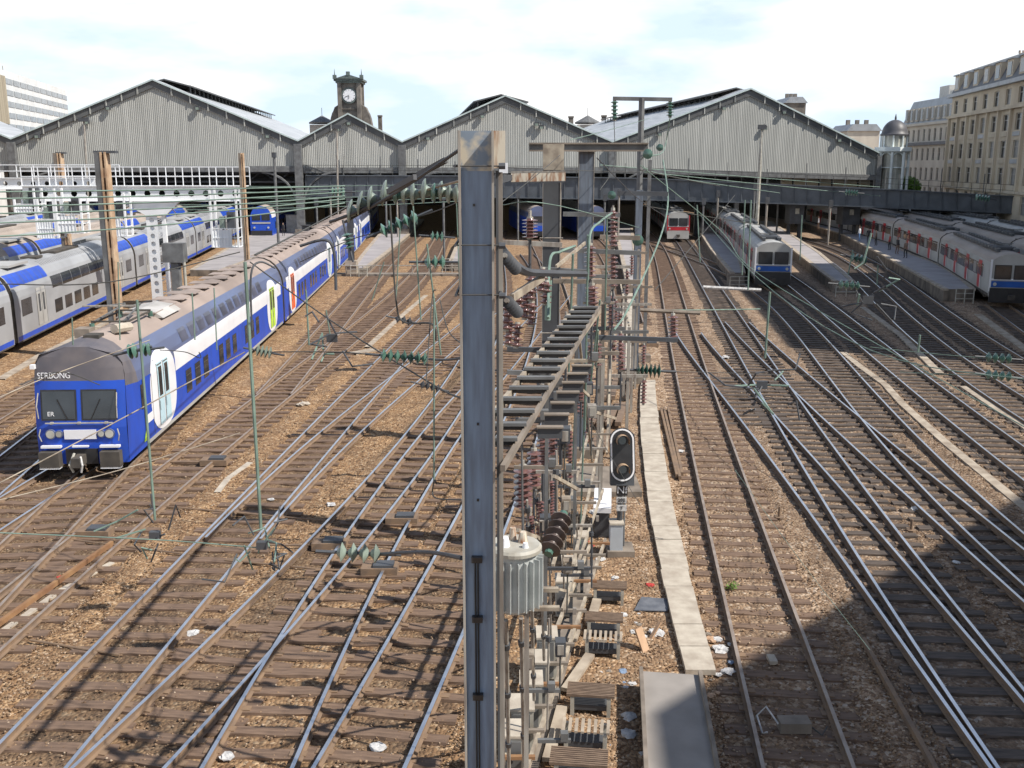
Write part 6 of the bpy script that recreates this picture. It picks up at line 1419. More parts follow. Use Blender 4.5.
# far pale slabs of the same walkway beyond the T mast
for i, (x0, x1, y0, y1) in enumerate(((624, 640, 290, 378),)):
    a = Pz(x0, y0, .15); b = Pz(x1 - 3, y1, .15); mb = MB(); mb.beam(Pz(628, 290, .12), Pz(628, 384, .12), .75, .1, M['concrete']); tag(mb.build('concrete_strip'), 'pale concrete strip left of the foot of the T-shaped mast', 'concrete strip')
mb = MB(); rp = thing('ramp_platform', 'grey steel walkway ramp with side kerbs at the bottom edge, half in shadow', 'walkway', tuple(Pz(670, 675, 0)))
rz_ = .42; q = [Pz(641, 671, rz_), Pz(700, 675, rz_), Pz(721, 790, rz_), Pz(647, 790, rz_)]
mb.prism(q, (0, 0, -.05), M['plate']); mb.build('deck', rp)
for a, b in ((q[0], q[3]), (q[1], q[2])):
    mb = MB(); mb.beam(a + Vector((0, 0, .03)), b + Vector((0, 0, .03)), .07, .14, M['concrete_d']); mb.build('kerb', rp)
mb = MB(); mb.prism([v - Vector((0, 0, .06)) for v in q], (0, 0, -.35), M['steel_dark']); mb.build('base', rp)
# cable troughs
def strip(label, px, w, m, h=.08, name='cable_trough'):
    P = [Pz(x, y, h) for x, y in px]; mb = MB(); n = len(P); L_ = []; R_2 = []
    for i, p in enumerate(P):
        d = (P[min(i + 1, n - 1)] - P[max(i - 1, 0)]).normalized(); nv = Vector((d.y, -d.x, 0)); L_.append(p - nv * w / 2); R_2.append(p + nv * w / 2)
    vs = L_ + R_2 + [v - Vector((0, 0, .12)) for v in L_ + R_2]
    mb.add(vs, [(i, i + 1, n + i + 1, n + i) for i in range(n - 1)] + [(i, 2 * n + i, 2 * n + i + 1, i + 1) for i in range(n - 1)] + [(n + i, n + i + 1, 3 * n + i + 1, 3 * n + i) for i in range(n - 1)], m)
    return tag(mb.build(name), label, 'cable trough')
strip('pale cable trough running diagonally between the right-hand tracks', [(863, 307), (900, 334), (940, 373)], .38, M['trough'])
strip('pale cable trough on the lower right crossing into the shadow', [(843, 352), (860, 366), (885, 384), (903, 404), (948, 444), (1024, 506), (1060, 535)], .34, M['trough'], .06)
strip('pale cable trough at the right edge below the platform with people', [(978, 314), (1000, 330), (1030, 352)], .5, M['trough'])
strip('short pale trough piece between the far right tracks and the litter', [(963, 386), (990, 404), (1030, 430)], .3, M['trough'])
strip('pale cable trough in the middle of the left-hand tracks', [(367, 347), (400, 317), (426, 295)], .32, M['trough'])
strip('flat pale slab at the near end of the left cable trough', [(352, 353), (375, 349)], .7, M['trough'])
strip('long dusty trough between the blue train and the silver trains', [(0, 379), (40, 355), (90, 330), (150, 300)], .45, M['trough'])
strip('broken pale trough lying between the lower left tracks', [(-20, 646), (60, 590), (112, 562)], .16, M['concrete'], .03)
strip('short broken trough piece by the blue train door', [(217, 492), (228, 478), (250, 462)], .2, M['concrete'], .05)
def loose_rail(label, px, rusty=True):
    P = [Pz(x, y, .1) for x, y in px]; mb = MB(); mb.beam(P[0], P[1], .09, .12, M['rust_brown'] if rusty else M['rail_side']); return tag(mb.build('spare_rail'), label, 'rail')
loose_rail('rusty brown spare rail lying beside the lower left tracks', [(-10, 630), (112, 543)])
loose_rail('dark spare rail lying on the ballast in the lower right shadow', [(863, 640), (938, 775)], False)
for i, (a, b) in enumerate((((661, 409), (677, 476)), ((664, 408), (680, 478)), ((668, 408), (682, 474)))): loose_rail('dark short spare rail beside the top of the pale walkway', [a, b], False)['group'] = 'short spare rails beside the walkway'
# timber stacks right of the switchgear
for i, (x0, y0, x1, y1) in enumerate(((591, 424, 603, 407), (599, 425, 612, 406), (608, 424, 617, 405), (618, 424, 624, 404), (594, 448, 600, 432), (604, 450, 609, 432), (612, 398, 616, 378), (603, 399, 606, 380), (628, 397, 630, 378))):
    a = Pz(x0, y0, .25); b = Pz(x1, y1, .25); mb = MB(); mb.beam(a, b, .24, .16, M['wood']); tag(mb.build('timber'), 'old brown sleeper timber stacked left of the pale walkway', 'timber', 'old timbers stacked by the walkway')
mb = MB(); p = Pz(596, 480, .15); mb.box((p.x + .2, p.y, .1), (2.2, 2.6, .2), M['concrete_d']); tag(mb.build('concrete_pad'), 'square concrete pad behind the signal', 'concrete pad')
# track box with looped cables
p = Pz(794, 724, .15); t = thing('track_box', 'small grey track box with looped cables between the rails at the bottom', 'track box', tuple(p)); mb = MB(); mb.box((p.x, p.y, .14), (.55, .30, .2), M['concrete_d']); mb.build('box', t)
mb = MB(); mb.tube([(p.x - .28, p.y, .15), (p.x - .45, p.y + .25, .35), (p.x - .62, p.y + .2, .2), (p.x - .6, p.y - .15, .06), (p.x - .5, p.y - .1, .05)], .018, M['paper'], 6); mb.tube([(p.x + .28, p.y, .12), (p.x + .45, p.y - .2, .05), (p.x + .6, p.y, .1)], .015, M['wire_dark'], 6); mb.build('cable', t)
mb = MB(); p = Pz(772, 660, .05); mb.box((p.x, p.y, .06), (.16, .3, .08), M['concrete']); tag(mb.build('junction_pad'), 'small pale pad on a sleeper between the walkway track rails', 'pad')
# litter
def litter(label, px, py, s, m, h=.08, seed=0):
    r = random.Random(seed + int(px * 7 + py)); p = Pz(px, py, .02); me = bmesh.new(); bmesh.ops.create_icosphere(me, subdivisions=2, radius=s)
    for v in me.verts: v.co.z = abs(v.co.z) * .35; v.co += Vector((r.uniform(-.3, .3) * s, r.uniform(-.3, .3) * s, r.uniform(0, .3) * s))
    ms = bpy.data.meshes.new('litter'); me.to_mesh(ms); me.free(); ms.materials.append(m); o = bpy.data.objects.new('litter', ms); C.objects.link(o); o.location = p; return tag(o, label, 'litter', 'litter on the ballast')
redp = pm('red_plastic', (.5, .05, .04), None, 4); 
LT = [(718 - 0, 594, .0, 'x')]
for px, py, s, m, lab in ((650, 586, .10, redp, 'red plastic scrap left of the walkway'), (657, 634, .16, M['paper'], 'crumpled white paper beside the upright boards'), (720, 650, .16, M['paper'], 'crumpled white bag between the walkway and the rail'), (718, 640, .1, M['paper'], 'pale scrap just above the crumpled bag by the rail'), (728, 672, .14, M['paper'], 'white scrap by the rail near the shadow edge'), (629, 718, .14, M['paper'], 'white scrap in the shadow left of the ramp, upper one'), (628, 735, .14, M['paper'], 'white scrap in the shadow left of the ramp, lower one'), (918, 510, .16, M['paper'], 'pinkish white sheet beside the right-hand crossing track'), (956, 563, .1, M['paper'], 'small pale scrap in the shade on the right'), (193, 634, .13, M['paper'], 'white card between the rails at lower left'), (331, 505, .13, M['paper'], 'white paper on the ballast between left tracks'), (725, 358, .22, M['paper'], 'white bag between the rails at upper centre right'), (177, 566, .08, M['paper'], 'small pale scrap at lower left'), (60, 578, .09, redp, 'reddish scrap on a sleeper at far lower left'), (304, 405, .25, M['concrete'], 'pale stone block lying in the left ballast'), (271, 500, .1, M['paper'], 'tiny white scrap on the middle left track'), (636, 633, .12, M['paper'], 'whitish scrap below the dark sheet'), (601, 560, .12, M['paper'], 'white bundle next to the signal cabinet'), (590, 545, .14, redp, 'reddish bundle near the farthest cabinet'), (680, 452, .14, M['paper'], 'white scraps right of the spare rails'), (378, 748, .14, M['paper'], 'white patch between the rails at the bottom left of the mast'), (227, 758, .12, M['paper'], 'white wrapper at the bottom edge on the left'), (597, 514, .2, M['paper'], 'pale rubbish heap beside the white box'), (610, 478, .25, M['paper'], 'grey-white rubbish on the concrete base')):
    litter(lab, px, py, s, m)
mb = MB(); p = Pz(652, 606, .03); mb.prism([(p.x - .45, p.y - .3, .05), (p.x + .3, p.y - .35, .06), (p.x + .45, p.y + .3, .05), (p.x - .2, p.y + .35, .08)], (0, 0, .02), pm('dark_blue_sheet', (.09, .10, .12), (.15, .16, .18), 4)); tag(mb.build('dark_sheet'), 'dark crumpled sheet on the ballast left of the walkway', 'sheet')
card = pm('brown_cardboard', (.50, .33, .21), (.40, .26, .16), 4)
for i, (x0, y0, x1, y1, w) in enumerate(((646, 652, 638, 628, .22), (650, 640, 660, 622, .08))):
    a = Pz(x0, y0, .0); b = Pd(x1, y1, a.y + .15); mb = MB(); mb.beam(a, b, w, .04, card); tag(mb.build('board'), ('wide' if i == 0 else 'narrow') + ' brown board leaning upright on the rubbish by the walkway', 'board')
# scraps of rubbish scattered along the walkway
rs_ = random.Random(11)
for k in range(46):
    px, py = (rs_.uniform(600, 650), rs_.uniform(560, 760)) if k < 24 else ((rs_.uniform(706, 732), rs_.uniform(628, 700)) if k < 36 else (rs_.uniform(588, 640), rs_.uniform(430, 560)))
    o = litter('small dirty scrap in the rubbish strewn beside the pale walkway', px, py, rs_.uniform(.03, .10), rs_.choice([M['paper'], M['concrete_d'], M['paper'], M['steel_blue'], card_ := pm('brown_cardboard', (.50, .33, .21), (.40, .26, .16), 4)]), seed=k); o['group'] = 'small scraps beside the walkway'
# small green weed
def weed(label, px, py, s, seed):
    r = random.Random(seed); p = Pz(px, py, .02); mb = MB()
    for k in range(90):
        a = r.uniform(0, 6.28); q = r.uniform(.1, 1) * s; h = r.uniform(.02, .18); c = Vector((p.x + math.cos(a) * q, p.y + math.sin(a) * q, h)); u = Vector((r.gauss(0, 1), r.gauss(0, 1), r.gauss(0, .5))).normalized() * .04; w = Vector((r.gauss(0, 1), r.gauss(0, 1), r.gauss(0, 1))).normalized() * .018
        mb.add([c - u, c - w, c + u, c + w], [(0, 1, 2, 3)], leafm)
    tag(mb.build('weed', None, fix=False), label, 'plant')
weed('small green weed between the rails of the walkway track', 732, 589, .16, 1)
weed('tiny yellow-green weed by the left platform end', 436, 262, .4, 2)
# short stakes in the ballast
for px, py, lab in ((779, 518, 'short dark stake in the ballast between the right tracks, nearer one'), (911, 531, 'short dark stake near the pinkish sheet'), (763, 357, 'small post standing in the shade of the right tracks')):
    a = Pz(px, py, 0); mb = MB(); mb.tube([a, a + Vector((0, 0, .35))], .04, M['rail_side'], 6); mb.tube([a, a + Vector((0, 0, .05))], .14, M['rail_side'], 8); tag(mb.build('stake'), lab, 'stake')
# point machines and blocks beside the tracks
for px, py, lab in ((215, 462, 'dark point machine beside the blue train track'), (402, 520, 'dark point machine left of the big mast, upper one'), (330, 545, 'dark point machine among the left tracks'), (380, 570, 'dark cover plate left of the big mast foot'), (95, 533, 'dark point machine at the lower left'), (650, 345, 'dark point machine right of the T-shaped mast')):
    p = Pz(px, py, .1); mb = MB(); mb.box((p.x, p.y, .12), (.9, .45, .2), M['rail_side']); mb.box((p.x + .1, p.y, .25), (.5, .35, .08), M['steel_dark']); mb.tube([(p.x - .4, p.y, .1), (p.x - 1.6, p.y, .1)], .03, M['rail_side'], 6); tag(mb.build('point_machine'), lab, 'point machine')
# ------------------------------------------------------------------ masts on the left
def tmast(label, px, pyt, pyb, Y, w, m1_='steel_grey', m2_='rust', topbar=0):
    a = Pd(px, pyt, Y); t = thing('steel_mast', label, 'mast', (a.x, Y, 0)); mb = MB()
    mb.box((a.x - w * .26, Y, a.z / 2), (w * .5, w * .9, a.z), M[m1_]); mb.build('flange', t)
    mb = MB(); 
    mb.box((a.x + w * .42, Y, a.z / 2), (w * .14, w, a.z), M[m2_]); mb.box((a.x + w * .06, Y, a.z / 2), (w * .14, w, a.z), M[m2_])
    mb.build('side_channel', t)
    z = .4
    while z < a.z - .4: mb = MB(); mb.box((a.x + w * .24, Y - w * .3, z), (w * .24, w * .2, .5), M[m2_]); mb.build('batten', t); z += 1.3
    if topbar: mb = MB(); mb.box((a.x + .2, Y, a.z), (w + topbar, .4, .12), M['steel_dark']); mb.build('top_plate', t)
    mb = MB(); mb.box((a.x, Y, .2), (1.0, 1.0, .4), M['concrete_d']); mb.build('footing', t)
tmast('tall riveted mast with brown battens in front of the nearest silver train', 101.5, 152, 325, 50, .58, m2_='tan_rust', topbar=.5)
tmast('brown battened mast standing behind the white gantry on the far left', 58, 153, 255, 74, .56, 'concrete_d', 'tan_rust', topbar=.1)
tmast('slim brown mast at the right end of the white gantry', 241, 153, 262, 66, .32, 'concrete_d', 'tan_rust')
for px, y0, Y, lab in ((274, 155, 100, 'slim grey post on the grey platform behind the blue train'), (762, 127, 118, 'pale lamp post rising in front of the right-hand gable')):
    a = Pd(px, y0, Y); t = thing('lamp_post', lab, 'lamp post', (a.x, Y, 0)); mb = MB(); mb.tube([(a.x, Y, 0), (a.x, Y, a.z * .65), (a.x, Y, a.z)], [.22, .2, .09] if px > 500 else .14, M['cabinet'] if px > 500 else M['steel_grey'], 8); mb.build('pole', t)
    mb = MB(); mb.box((a.x, Y, a.z), (.9 if px > 500 else .4, .4, .5), M['steel_dark']); mb.build('lamp_head', t)
# dark pole with stone base by the blue train
a = Pz(352, 276, 0); t = thing('steel_mast', 'dark pole on a stone base beside the blue train, by the platform end', 'mast', tuple(a)); tp = Pd(348, 196, a.y)
mb = MB(); hbeam(mb, a.x, a.y, 1.2, tp.z + .5, .5, .5, M['steel_dark'], M['steel_dark'], t=.06); mb.build('pole', t); mb = MB(); mb.box((a.x, a.y, .7), (1.0, 1.0, 1.4), M['trough']); mb.build('base', t)
# white signal gantry
YG = 68.0
gy = thing('signal_gantry', 'white steel signal gantry with round holes, railings and hanging cages', 'gantry', (Pd(152, 308, YG).x, YG, 0))
def holes_beam(x0, x1, y0, y1, Y, name):
    a = Pd(x0, y0, Y); b = Pd(x1, y1, Y); z1_, z0_ = a.z, b.z; n = max(2, int((b.x - a.x) / .95)); mb = MB(); bw = (b.x - a.x) / n; zc = (z0_ + z1_) / 2; r = (z1_ - z0_) * .22
    for k in range(n):
        u0 = a.x + k * bw; uc = u0 + bw / 2; sq = [(u0, z0_), (uc, z0_), (u0 + bw, z0_), (u0 + bw, zc), (u0 + bw, z1_), (uc, z1_), (u0, z1_), (u0, zc)]
        ci = [(uc + r * math.cos(t_), zc + r * math.sin(t_)) for t_ in [math.radians(q) for q in (225, 270, 315, 0, 45, 90, 135, 180)]]
        for yy in (Y, Y + .03): mb.add([(x, yy, z) for x, z in sq] + [(x, yy, z) for x, z in ci], [(i, (i + 1) % 8, 8 + (i + 1) % 8, 8 + i) for i in range(8)], M['white'])
    for z in (z0_, z1_): mb.box(((a.x + b.x) / 2, Y, z), (b.x - a.x, .34, .05), M['white'])
    return mb.build(name, gy, fix=False)
holes_beam(22, 243, 186, 201, YG, 'walkway_beam'); holes_beam(22, 243, 186, 201, YG + 1.6, 'walkway_beam'); holes_beam(-30, 96, 178, 189, YG + 4, 'walkway_beam')
a = Pd(22, 186, YG); b = Pd(243, 186, YG); mb = MB(); mb.box(((a.x + b.x) / 2, YG + .8, a.z - .02), (b.x - a.x, 1.5, .05), M['white']); mb.build('walkway_deck', gy)
for yy, xa, xb, pyb, pyt in ((YG, 22, 243, 186, 167), (YG + 1.6, 22, 243, 186, 167), (YG + 4, -30, 96, 178, 165)):
    mb = MB(); A_ = Pd(xa, pyb, YG); B_ = Pd(xb, pyt, YG); 
    for z in (B_.z, (A_.z + B_.z) / 2): mb.beam((A_.x, yy, z), (B_.x, yy, z), .055, .055, M['white'])
    n = int((B_.x - A_.x) / 1.15)
    for k in range(n + 1): x = A_.x + (B_.x - A_.x) * k / n; mb.beam((x, yy, A_.z), (x, yy, B_.z), .05, .05, M['white'])
    mb.build('railing', gy)
mb = MB(); c = Pd(149, 200, YG); d_ = Pd(161, 200, YG)
for x in (c.x, d_.x): mb.box((x, YG + .3, c.z / 2), (.26, .22, c.z), M['white'])
for k in range(15): z = .3 + k * .5; mb.beam((c.x, YG + .3, z), (d_.x, YG + .3, z + (.5 if k % 2 else 0)), .07, .07, M['white']); mb.box((c.x - .3, YG + .3, z), (.08, .1, .25), M['steel_dark'])
mb.build('column', gy)
holes_col = MB()
for k in range(14):
    z0, z1_ = k * c.z / 14, (k + 1) * c.z / 14; xa, xb_ = c.x - .35, c.x + .42; xm = (xa + xb_) / 2; zm = (z0 + z1_) / 2; r_ = .17
    sq = [(xa, z0), (xm, z0), (xb_, z0), (xb_, zm), (xb_, z1_), (xm, z1_), (xa, z1_), (xa, zm)]; ci = [(xm + r_ * math.cos(math.radians(q)), zm + r_ * math.sin(math.radians(q))) for q in (225, 270, 315, 0, 45, 90, 135, 180)]
    for yy in (YG + .1, YG + .14): holes_col.add([(x, yy, z) for x, z in sq + ci], [(i, (i + 1) % 8, 8 + (i + 1) % 8, 8 + i) for i in range(8)], M['white'])
holes_col.build('column_plate', gy, fix=False)
mb = MB(); e = Pd(118, 201, YG); f = Pd(180, 201, YG); mb.prism([(e.x, YG, e.z), (f.x, YG, e.z), (d_.x + .2, YG, e.z - 1.0), (c.x - .2, YG, e.z - 1.0)], (0, .3, 0), M['white']); mb.build('haunch', gy)
for i, (x0, x1, y0, y1) in enumerate(((214, 243, 188, 246), (41, 66, 188, 237), (108, 133, 192, 235), (60, 90, 196, 232), (22, 46, 198, 212))):
    A_ = Pd(x0, y0, YG - .3); B_ = Pd(x1, y1, YG - .3); mb = MB(); w = B_.x - A_.x; zc = B_.z
    for x in (A_.x, B_.x):
        for yy in (YG - 1.4, YG - .3): mb.beam((x, yy, A_.z), (x, yy, zc), .12, .12, M['white'])
    h = min(1.25, (A_.z - zc) * .6)
    mb.box(((A_.x + B_.x) / 2, YG - .85, zc), (w, 1.1, .05), M['white'])
    for z in (zc + h, zc + h * .5): 
        mb.beam((A_.x, YG - 1.4, z), (B_.x, YG - 1.4, z), .05, .05, M['white'])
        for x in (A_.x, B_.x): mb.beam((x, YG - 1.4, z), (x, YG - .3, z), .05, .05, M['white'])
    for k in range(9): x = A_.x + w * k / 8; mb.beam((x, YG - 1.4, zc), (x, YG - 1.4, zc + h), .03, .03, M['white'])
    mb.box(((A_.x + B_.x) / 2 - w * .15, YG - 1.36, zc + h * .45), (w * .8, .03, h * .95), M['white'])
    cg = mb.build('cage', gy)
    mb = MB(); mb.box((A_.x + w * .65, YG - .6, zc + h + .5), (.5, .4, 1.1), M['steel_dark']); mb.tube([(A_.x + w * .65, YG - .82, zc + h + .75), (A_.x + w * .65, YG - 1.0, zc + h + .75)], .14, M['black'], 10); mb.box((A_.x + w * .3, YG - .6, zc + h + .35), (.35, .3, .8), M['glass_grey']); mb.build('signal_head', cg)
p = Pz(176, 300, 0); t = thing('equipment_box', 'grey box on a post in front of the nearest silver train', 'equipment box', (Pd(176, 294, 62).x, 62, 0)); a = Pd(174, 243, 62); b = Pd(187, 262, 62)
xb_ = a.x; mb = MB(); mb.box((xb_, 62, (a.z + b.z) / 2), (1.3, .8, a.z - b.z), M['steel_grey']); mb.build('box', t); mb = MB(); mb.box((xb_, 62, b.z / 2), (.5, .5, b.z), M['steel_grey']); mb.build('post', t)
a = Pd(184, 262, 63); mb = MB(); mb.tube([(a.x, 63, 0), (a.x, 63, a.z)], .1, M['cabinet'], 8); mb.box((a.x, 63, .5), (.4, .3, .6), M['cabinet']); tag(mb.build('signal_post'), 'thin pale post right of the grey equipment box', 'post')

# ------------------------------------------------------------------ overhead line
G1 = 'green wires sweeping left from the insulator string'
for (ya, yb, Yb, sag) in ((222, 199, 13, .05), (212, 196, 14, .05), (205, 192, 15, .04), (197, 189, 17, .03), (236, 203, 12, .06), (190, 186, 20, .02)):
    wire('green copper wire sweeping left from the big insulator string', [(-40, ya + 2, Yb * .86), (345, yb, Yb)], .009 * Yb / 12, M['wire_green'], sag, grp=G1)
# big insulator string on the left of the mast
mb = MB(); path_i = [(352, 214, 9.6), (372, 205, 9.5), (398, 197, 9.4), (430, 196, 9.2), (462, 195, 8.8)]
wire('dark rod through the green insulator discs left of the big mast', [(330, 222, 9.8)] + path_i, .016, M['steel_dark'])
DISC = [(350, 211, .115, .5), (360, 203, .12, .6), (370, 198, .115, .4), (384, 193, .125, .5), (396, 195, .09, .2), (404, 193, .10, .1), (413, 194, .11, .1), (424, 191, .115, .25), (434, 193, .09, .1), (441, 191, .09, .2), (449, 194, .085, .2), (456, 194, .08, .1)]
st = thing('insulator_string', 'string of large grey-green insulator discs left of the big mast', 'insulator', tuple(Pd(405, 195, 9.3)))
for i, (px, py, r, tlt) in enumerate(DISC):
    p = Pd(px, py, 9.7 - (px - 350) / 106 * .9); ax = Vector((1, .1, -.35 * tlt)).normalized(); mb = MB()
    mb.tube([p - ax * .03, p - ax * .018, p - ax * .004, p + ax * .008, p + ax * .016, p + ax * .06], [.025, r * .75, r * .97, r, r * .5, r * .3], M['glass_grey'] if i not in (4, 8) else M['glass_green'], 18); mb.build('disc', st, smooth=True)
    mb = MB(); mb.tube([p + ax * .05, p + ax * .09], .03, M['beige'] if i > 6 else M['steel_grey'], 8); mb.build('cap', st)
wire('dark tie rod rising from the discs to the top of the big mast', [(345, 222, 9.9), (400, 190, 9.0), (462, 148, 7.9)], .014, M['steel_dark'])
for (x0, y0, x1, y1, lab) in ((418, 175, 446, 160, 'pair of short dark straps on the tie rod, upper'), (388, 192, 415, 177, 'pair of short dark straps on the tie rod, lower')):
    mb = MB(); mb.beam(Pd(x0, y0, 8.7), Pd(x1, y1, 8.2), .03, .045, M['steel_dark']); tag(mb.build('strap'), lab, 'strap')
wire('brown rod from the big mast to the small insulator discs', [(463, 180, 8.6), (430, 189, 9), (400, 197, 9.4)], .012, M['beige'])
def small_string(label, x0, y0, x1, y1, Y, n, r, m='glass_green', tail=18):
    a = Pd(x0, y0, Y); b = Pd(x1, y1, Y); mb = MB(); d = (b - a)
    for k in range(n):
        p = a.lerp(b, (k + .5) / n); ax = d.normalized(); s = d.length / n * .4; mb.tube([p - ax * s, p - ax * s * .4, p, p + ax * s], [r * .3, r * .55, r, r * .3], M[m], 12)
    ax = d.normalized(); mb.tube([a - ax * r * 2, b + ax * r * 2], r * .18, M['steel_dark'], 5); return tag(mb.build('insulator_string', None, smooth=True), label, 'insulator')
small_string('dark ribbed insulator lying across the tracks low left of the big mast', 336, 552, 381, 554, 11.5, 4, .125, 'glass_grey')
wire('dark arm from the low ribbed insulator to the big mast', [(381, 554, 11.5), (425, 552, 10), (462, 558, 8.2)], .022, M['steel_dark'])
small_string('green insulator pair above the cab roof of the blue train', 128, 352, 137, 350, 20, 2, .16); small_string('second green insulator pair above the cab roof', 143, 350, 151, 349, 20, 2, .14)
small_string('green insulators on the left wire beside the train door', 256, 350, 272, 353, 20, 4, .13, 'glass_grey')
small_string('small green insulators left of the big mast on the slanted wire', 380, 232, 418, 216, 18, 5, .14)
small_string('green insulators low on the span left of the big mast', 380, 355, 428, 359, 17, 7, .13)
small_string('green insulator string right of the T-shaped mast', 636, 370, 661, 371, 33, 6, .26)
small_string('pale green insulator pair at the right edge, upper', 985, 357, 1012, 359, 30, 4, .16); small_string('pale green insulator pair at the right edge, lower', 985, 374, 1012, 377, 30, 4, .16)
small_string('green insulators between two right-hand platforms', 850, 257, 867, 261, 60, 4, .3); small_string('green insulators near the end of the wide platform', 838, 284, 860, 286, 50, 4, .25)
small_string('green insulators on the girder bridge, left set', 845, 192, 858, 193, 110, 5, .35); small_string('green insulators on the girder bridge, right set', 975, 197, 990, 199, 105, 5, .35)
small_string('green insulators near the pole by the blue train', 346, 233, 350, 249, 60, 4, .4); small_string('green insulators over the left platform', 430, 236, 444, 237, 50, 3, .28); small_string('green insulators above the foot crossing', 424, 262, 446, 262, 46, 3, .35)
small_string('green insulators hanging before the grey post of the shed', 331, 162 + 30, 345, 192, 60, 4, .3)
small_string('dark insulators low in the left ballast wires', 395, 318, 412, 322, 25, 3, .12, 'steel_dark'); small_string('dark insulators on the lower loop wire', 420, 384, 440, 389, 18, 4, .09, 'steel_dark')
# droppers and hangers
GD = 'vertical droppers of the overhead line'
for (x0, y0, x1, y1, Y, r) in ((245, 262, 261, 530, 12.5, .028), (137, 300, 155, 520, 13, .022), (306, 290, 309, 345, 25, .03), (326, 310, 331, 470 - 130, 22, .02), (427, 244, 441, 355, 18, .022), (400, 230, 396, 300, 24, .02), (384, 262, 372, 300, 26, .02), (434, 300, 434, 480, 13, .016), (413, 205, 421, 320, 14, .014), (770, 292, 765, 358, 24, .035), (192, 293, 195, 340, 22, .02), (214, 288, 217, 350, 22, .018), (118, 262, 120, 340, 22, .018), (72, 318, 73, 345, 22, .02), (697, 205, 700, 262, 60, .05), (751, 200, 748, 290, 60, .06), (745, 200, 742, 275, 62, .05), (802, 215, 800, 260, 70, .05), (853, 250, 848, 275, 60, .05), (878, 265, 877, 285, 60, .05), (920, 335, 918, 352, 40, .05), (456, 190, 462, 350, 22, .018)):
    wire('thin green vertical dropper of the overhead line', [(x0, y0, Y), (x1, y1, Y + .1)], r * .8, M['wire_green'], 0, 3, 'dropper', GD, 'dropper')
# contact wire fittings (tangles) hanging low in front of the left tracks
for (px, py, Y, lab, n) in ((262, 545, 11.4, 'tangled wire fitting hanging low over the left tracks', 14), (155, 535, 11.8, 'small tangled wire fitting low over the far left tracks', 9), (332, 338, 20, 'small clamp fitting beyond the blue train door', 6), (762, 385, 24, 'wire clamp fitting over the right-hand crossing', 9), (868, 300, 40, 'wire clamp fittings above the platform ramp', 9)):
    r = random.Random(int(px)); p = Pd(px, py, Y); mb = MB(); sc = Y / 12 * .16
    for k in range(n):
        a = p + Vector((r.gauss(0, 1) * sc, r.gauss(0, .5) * sc, r.gauss(0, 1) * sc)); b = a + Vector((r.gauss(0, 1), r.gauss(0, 1), r.gauss(0, 1))) * sc; c = b + Vector((r.gauss(0, 1), r.gauss(0, 1), r.gauss(0, 1))) * sc
        mb.tube([a, b, c], .012 * Y / 12, M['steel_dark'] if k % 3 else M['wire_green'], 5)
    mb.box(p, (.13 * Y / 12, .08, .10 * Y / 12), M['steel_dark']); tag(mb.build('wire_fitting'), lab, 'wire fitting')
# long wires
GL = 'thin wires crossing the left half'
for (pts, r, m) in (([(0, 500, 14), (120, 470, 15), (240, 433, 16)], .012, 'beige'), ([(-10, 488, 12), (110, 395 + 30, 13), (245, 300 + 52, 14)], .012, 'beige'), ([(0, 452 - 55, 16), (60, 372, 17), (150, 340, 18)], .012, 'beige'),
    ([(0, 533, 11), (5, 533, 11), (160, 540, 11.5), (262, 548, 11.4)], .010, 'wire_green'), ([(0, 284, 20), (110, 282, 20), (240, 252, 21)], .018, 'wire_dark'), ([(250, 262, 22), (330, 320, 20), (432, 384, 16), (462, 398, 12)], .02, 'wire_dark'), ([(255, 255, 20), (300, 232, 30), (350, 205, 45)], .03, 'wire_dark'), ([(252, 330, 20), (251, 275, 20), (260, 262, 20.2), (275, 268, 20.4)], .03, 'steel_dark'),
    ([(300, 246, 40), (325, 240, 40), (334, 252, 40), (336, 290, 40)], .09, 'steel_dark'), ([(390, 205, 16), (396, 300, 16), (404, 322, 16), (432, 324, 15), (436, 340, 15)], .022, 'wire_dark'), ([(378, 355, 17), (330, 352, 18), (270, 352, 19)], .015, 'wire_dark'), ([(430, 359, 16), (462, 358, 14)], .03, 'steel_dark'), ([(440, 300, 18), (448, 330, 17), (463, 345, 14)], .014, 'wire_dark'), ([(160, 350, 20), (185, 352, 21), (200, 358, 21), (199, 352, 21)], .015, 'steel_dark'), ([(100, 385, 17), (60, 372, 17), (20, 385, 16)], .012, 'wire_dark'), ([(380, 232, 18), (350, 240, 20), (300, 262, 24)], .014, 'wire_dark'), ([(420, 216, 18), (462, 200, 16)], .014, 'wire_dark'), ([(434, 480, 13), (434, 497, 13), (462, 500, 10)], .014, 'wire_dark'), ([(426, 384, 16), (432, 300, 17), (436, 290, 17)], .014, 'wire_dark')):
    wire('thin overhead wire strung across the left-hand tracks', pts, r * .72, M[m], .02, grp=GL)
GR = 'thin wires crossing the right half'
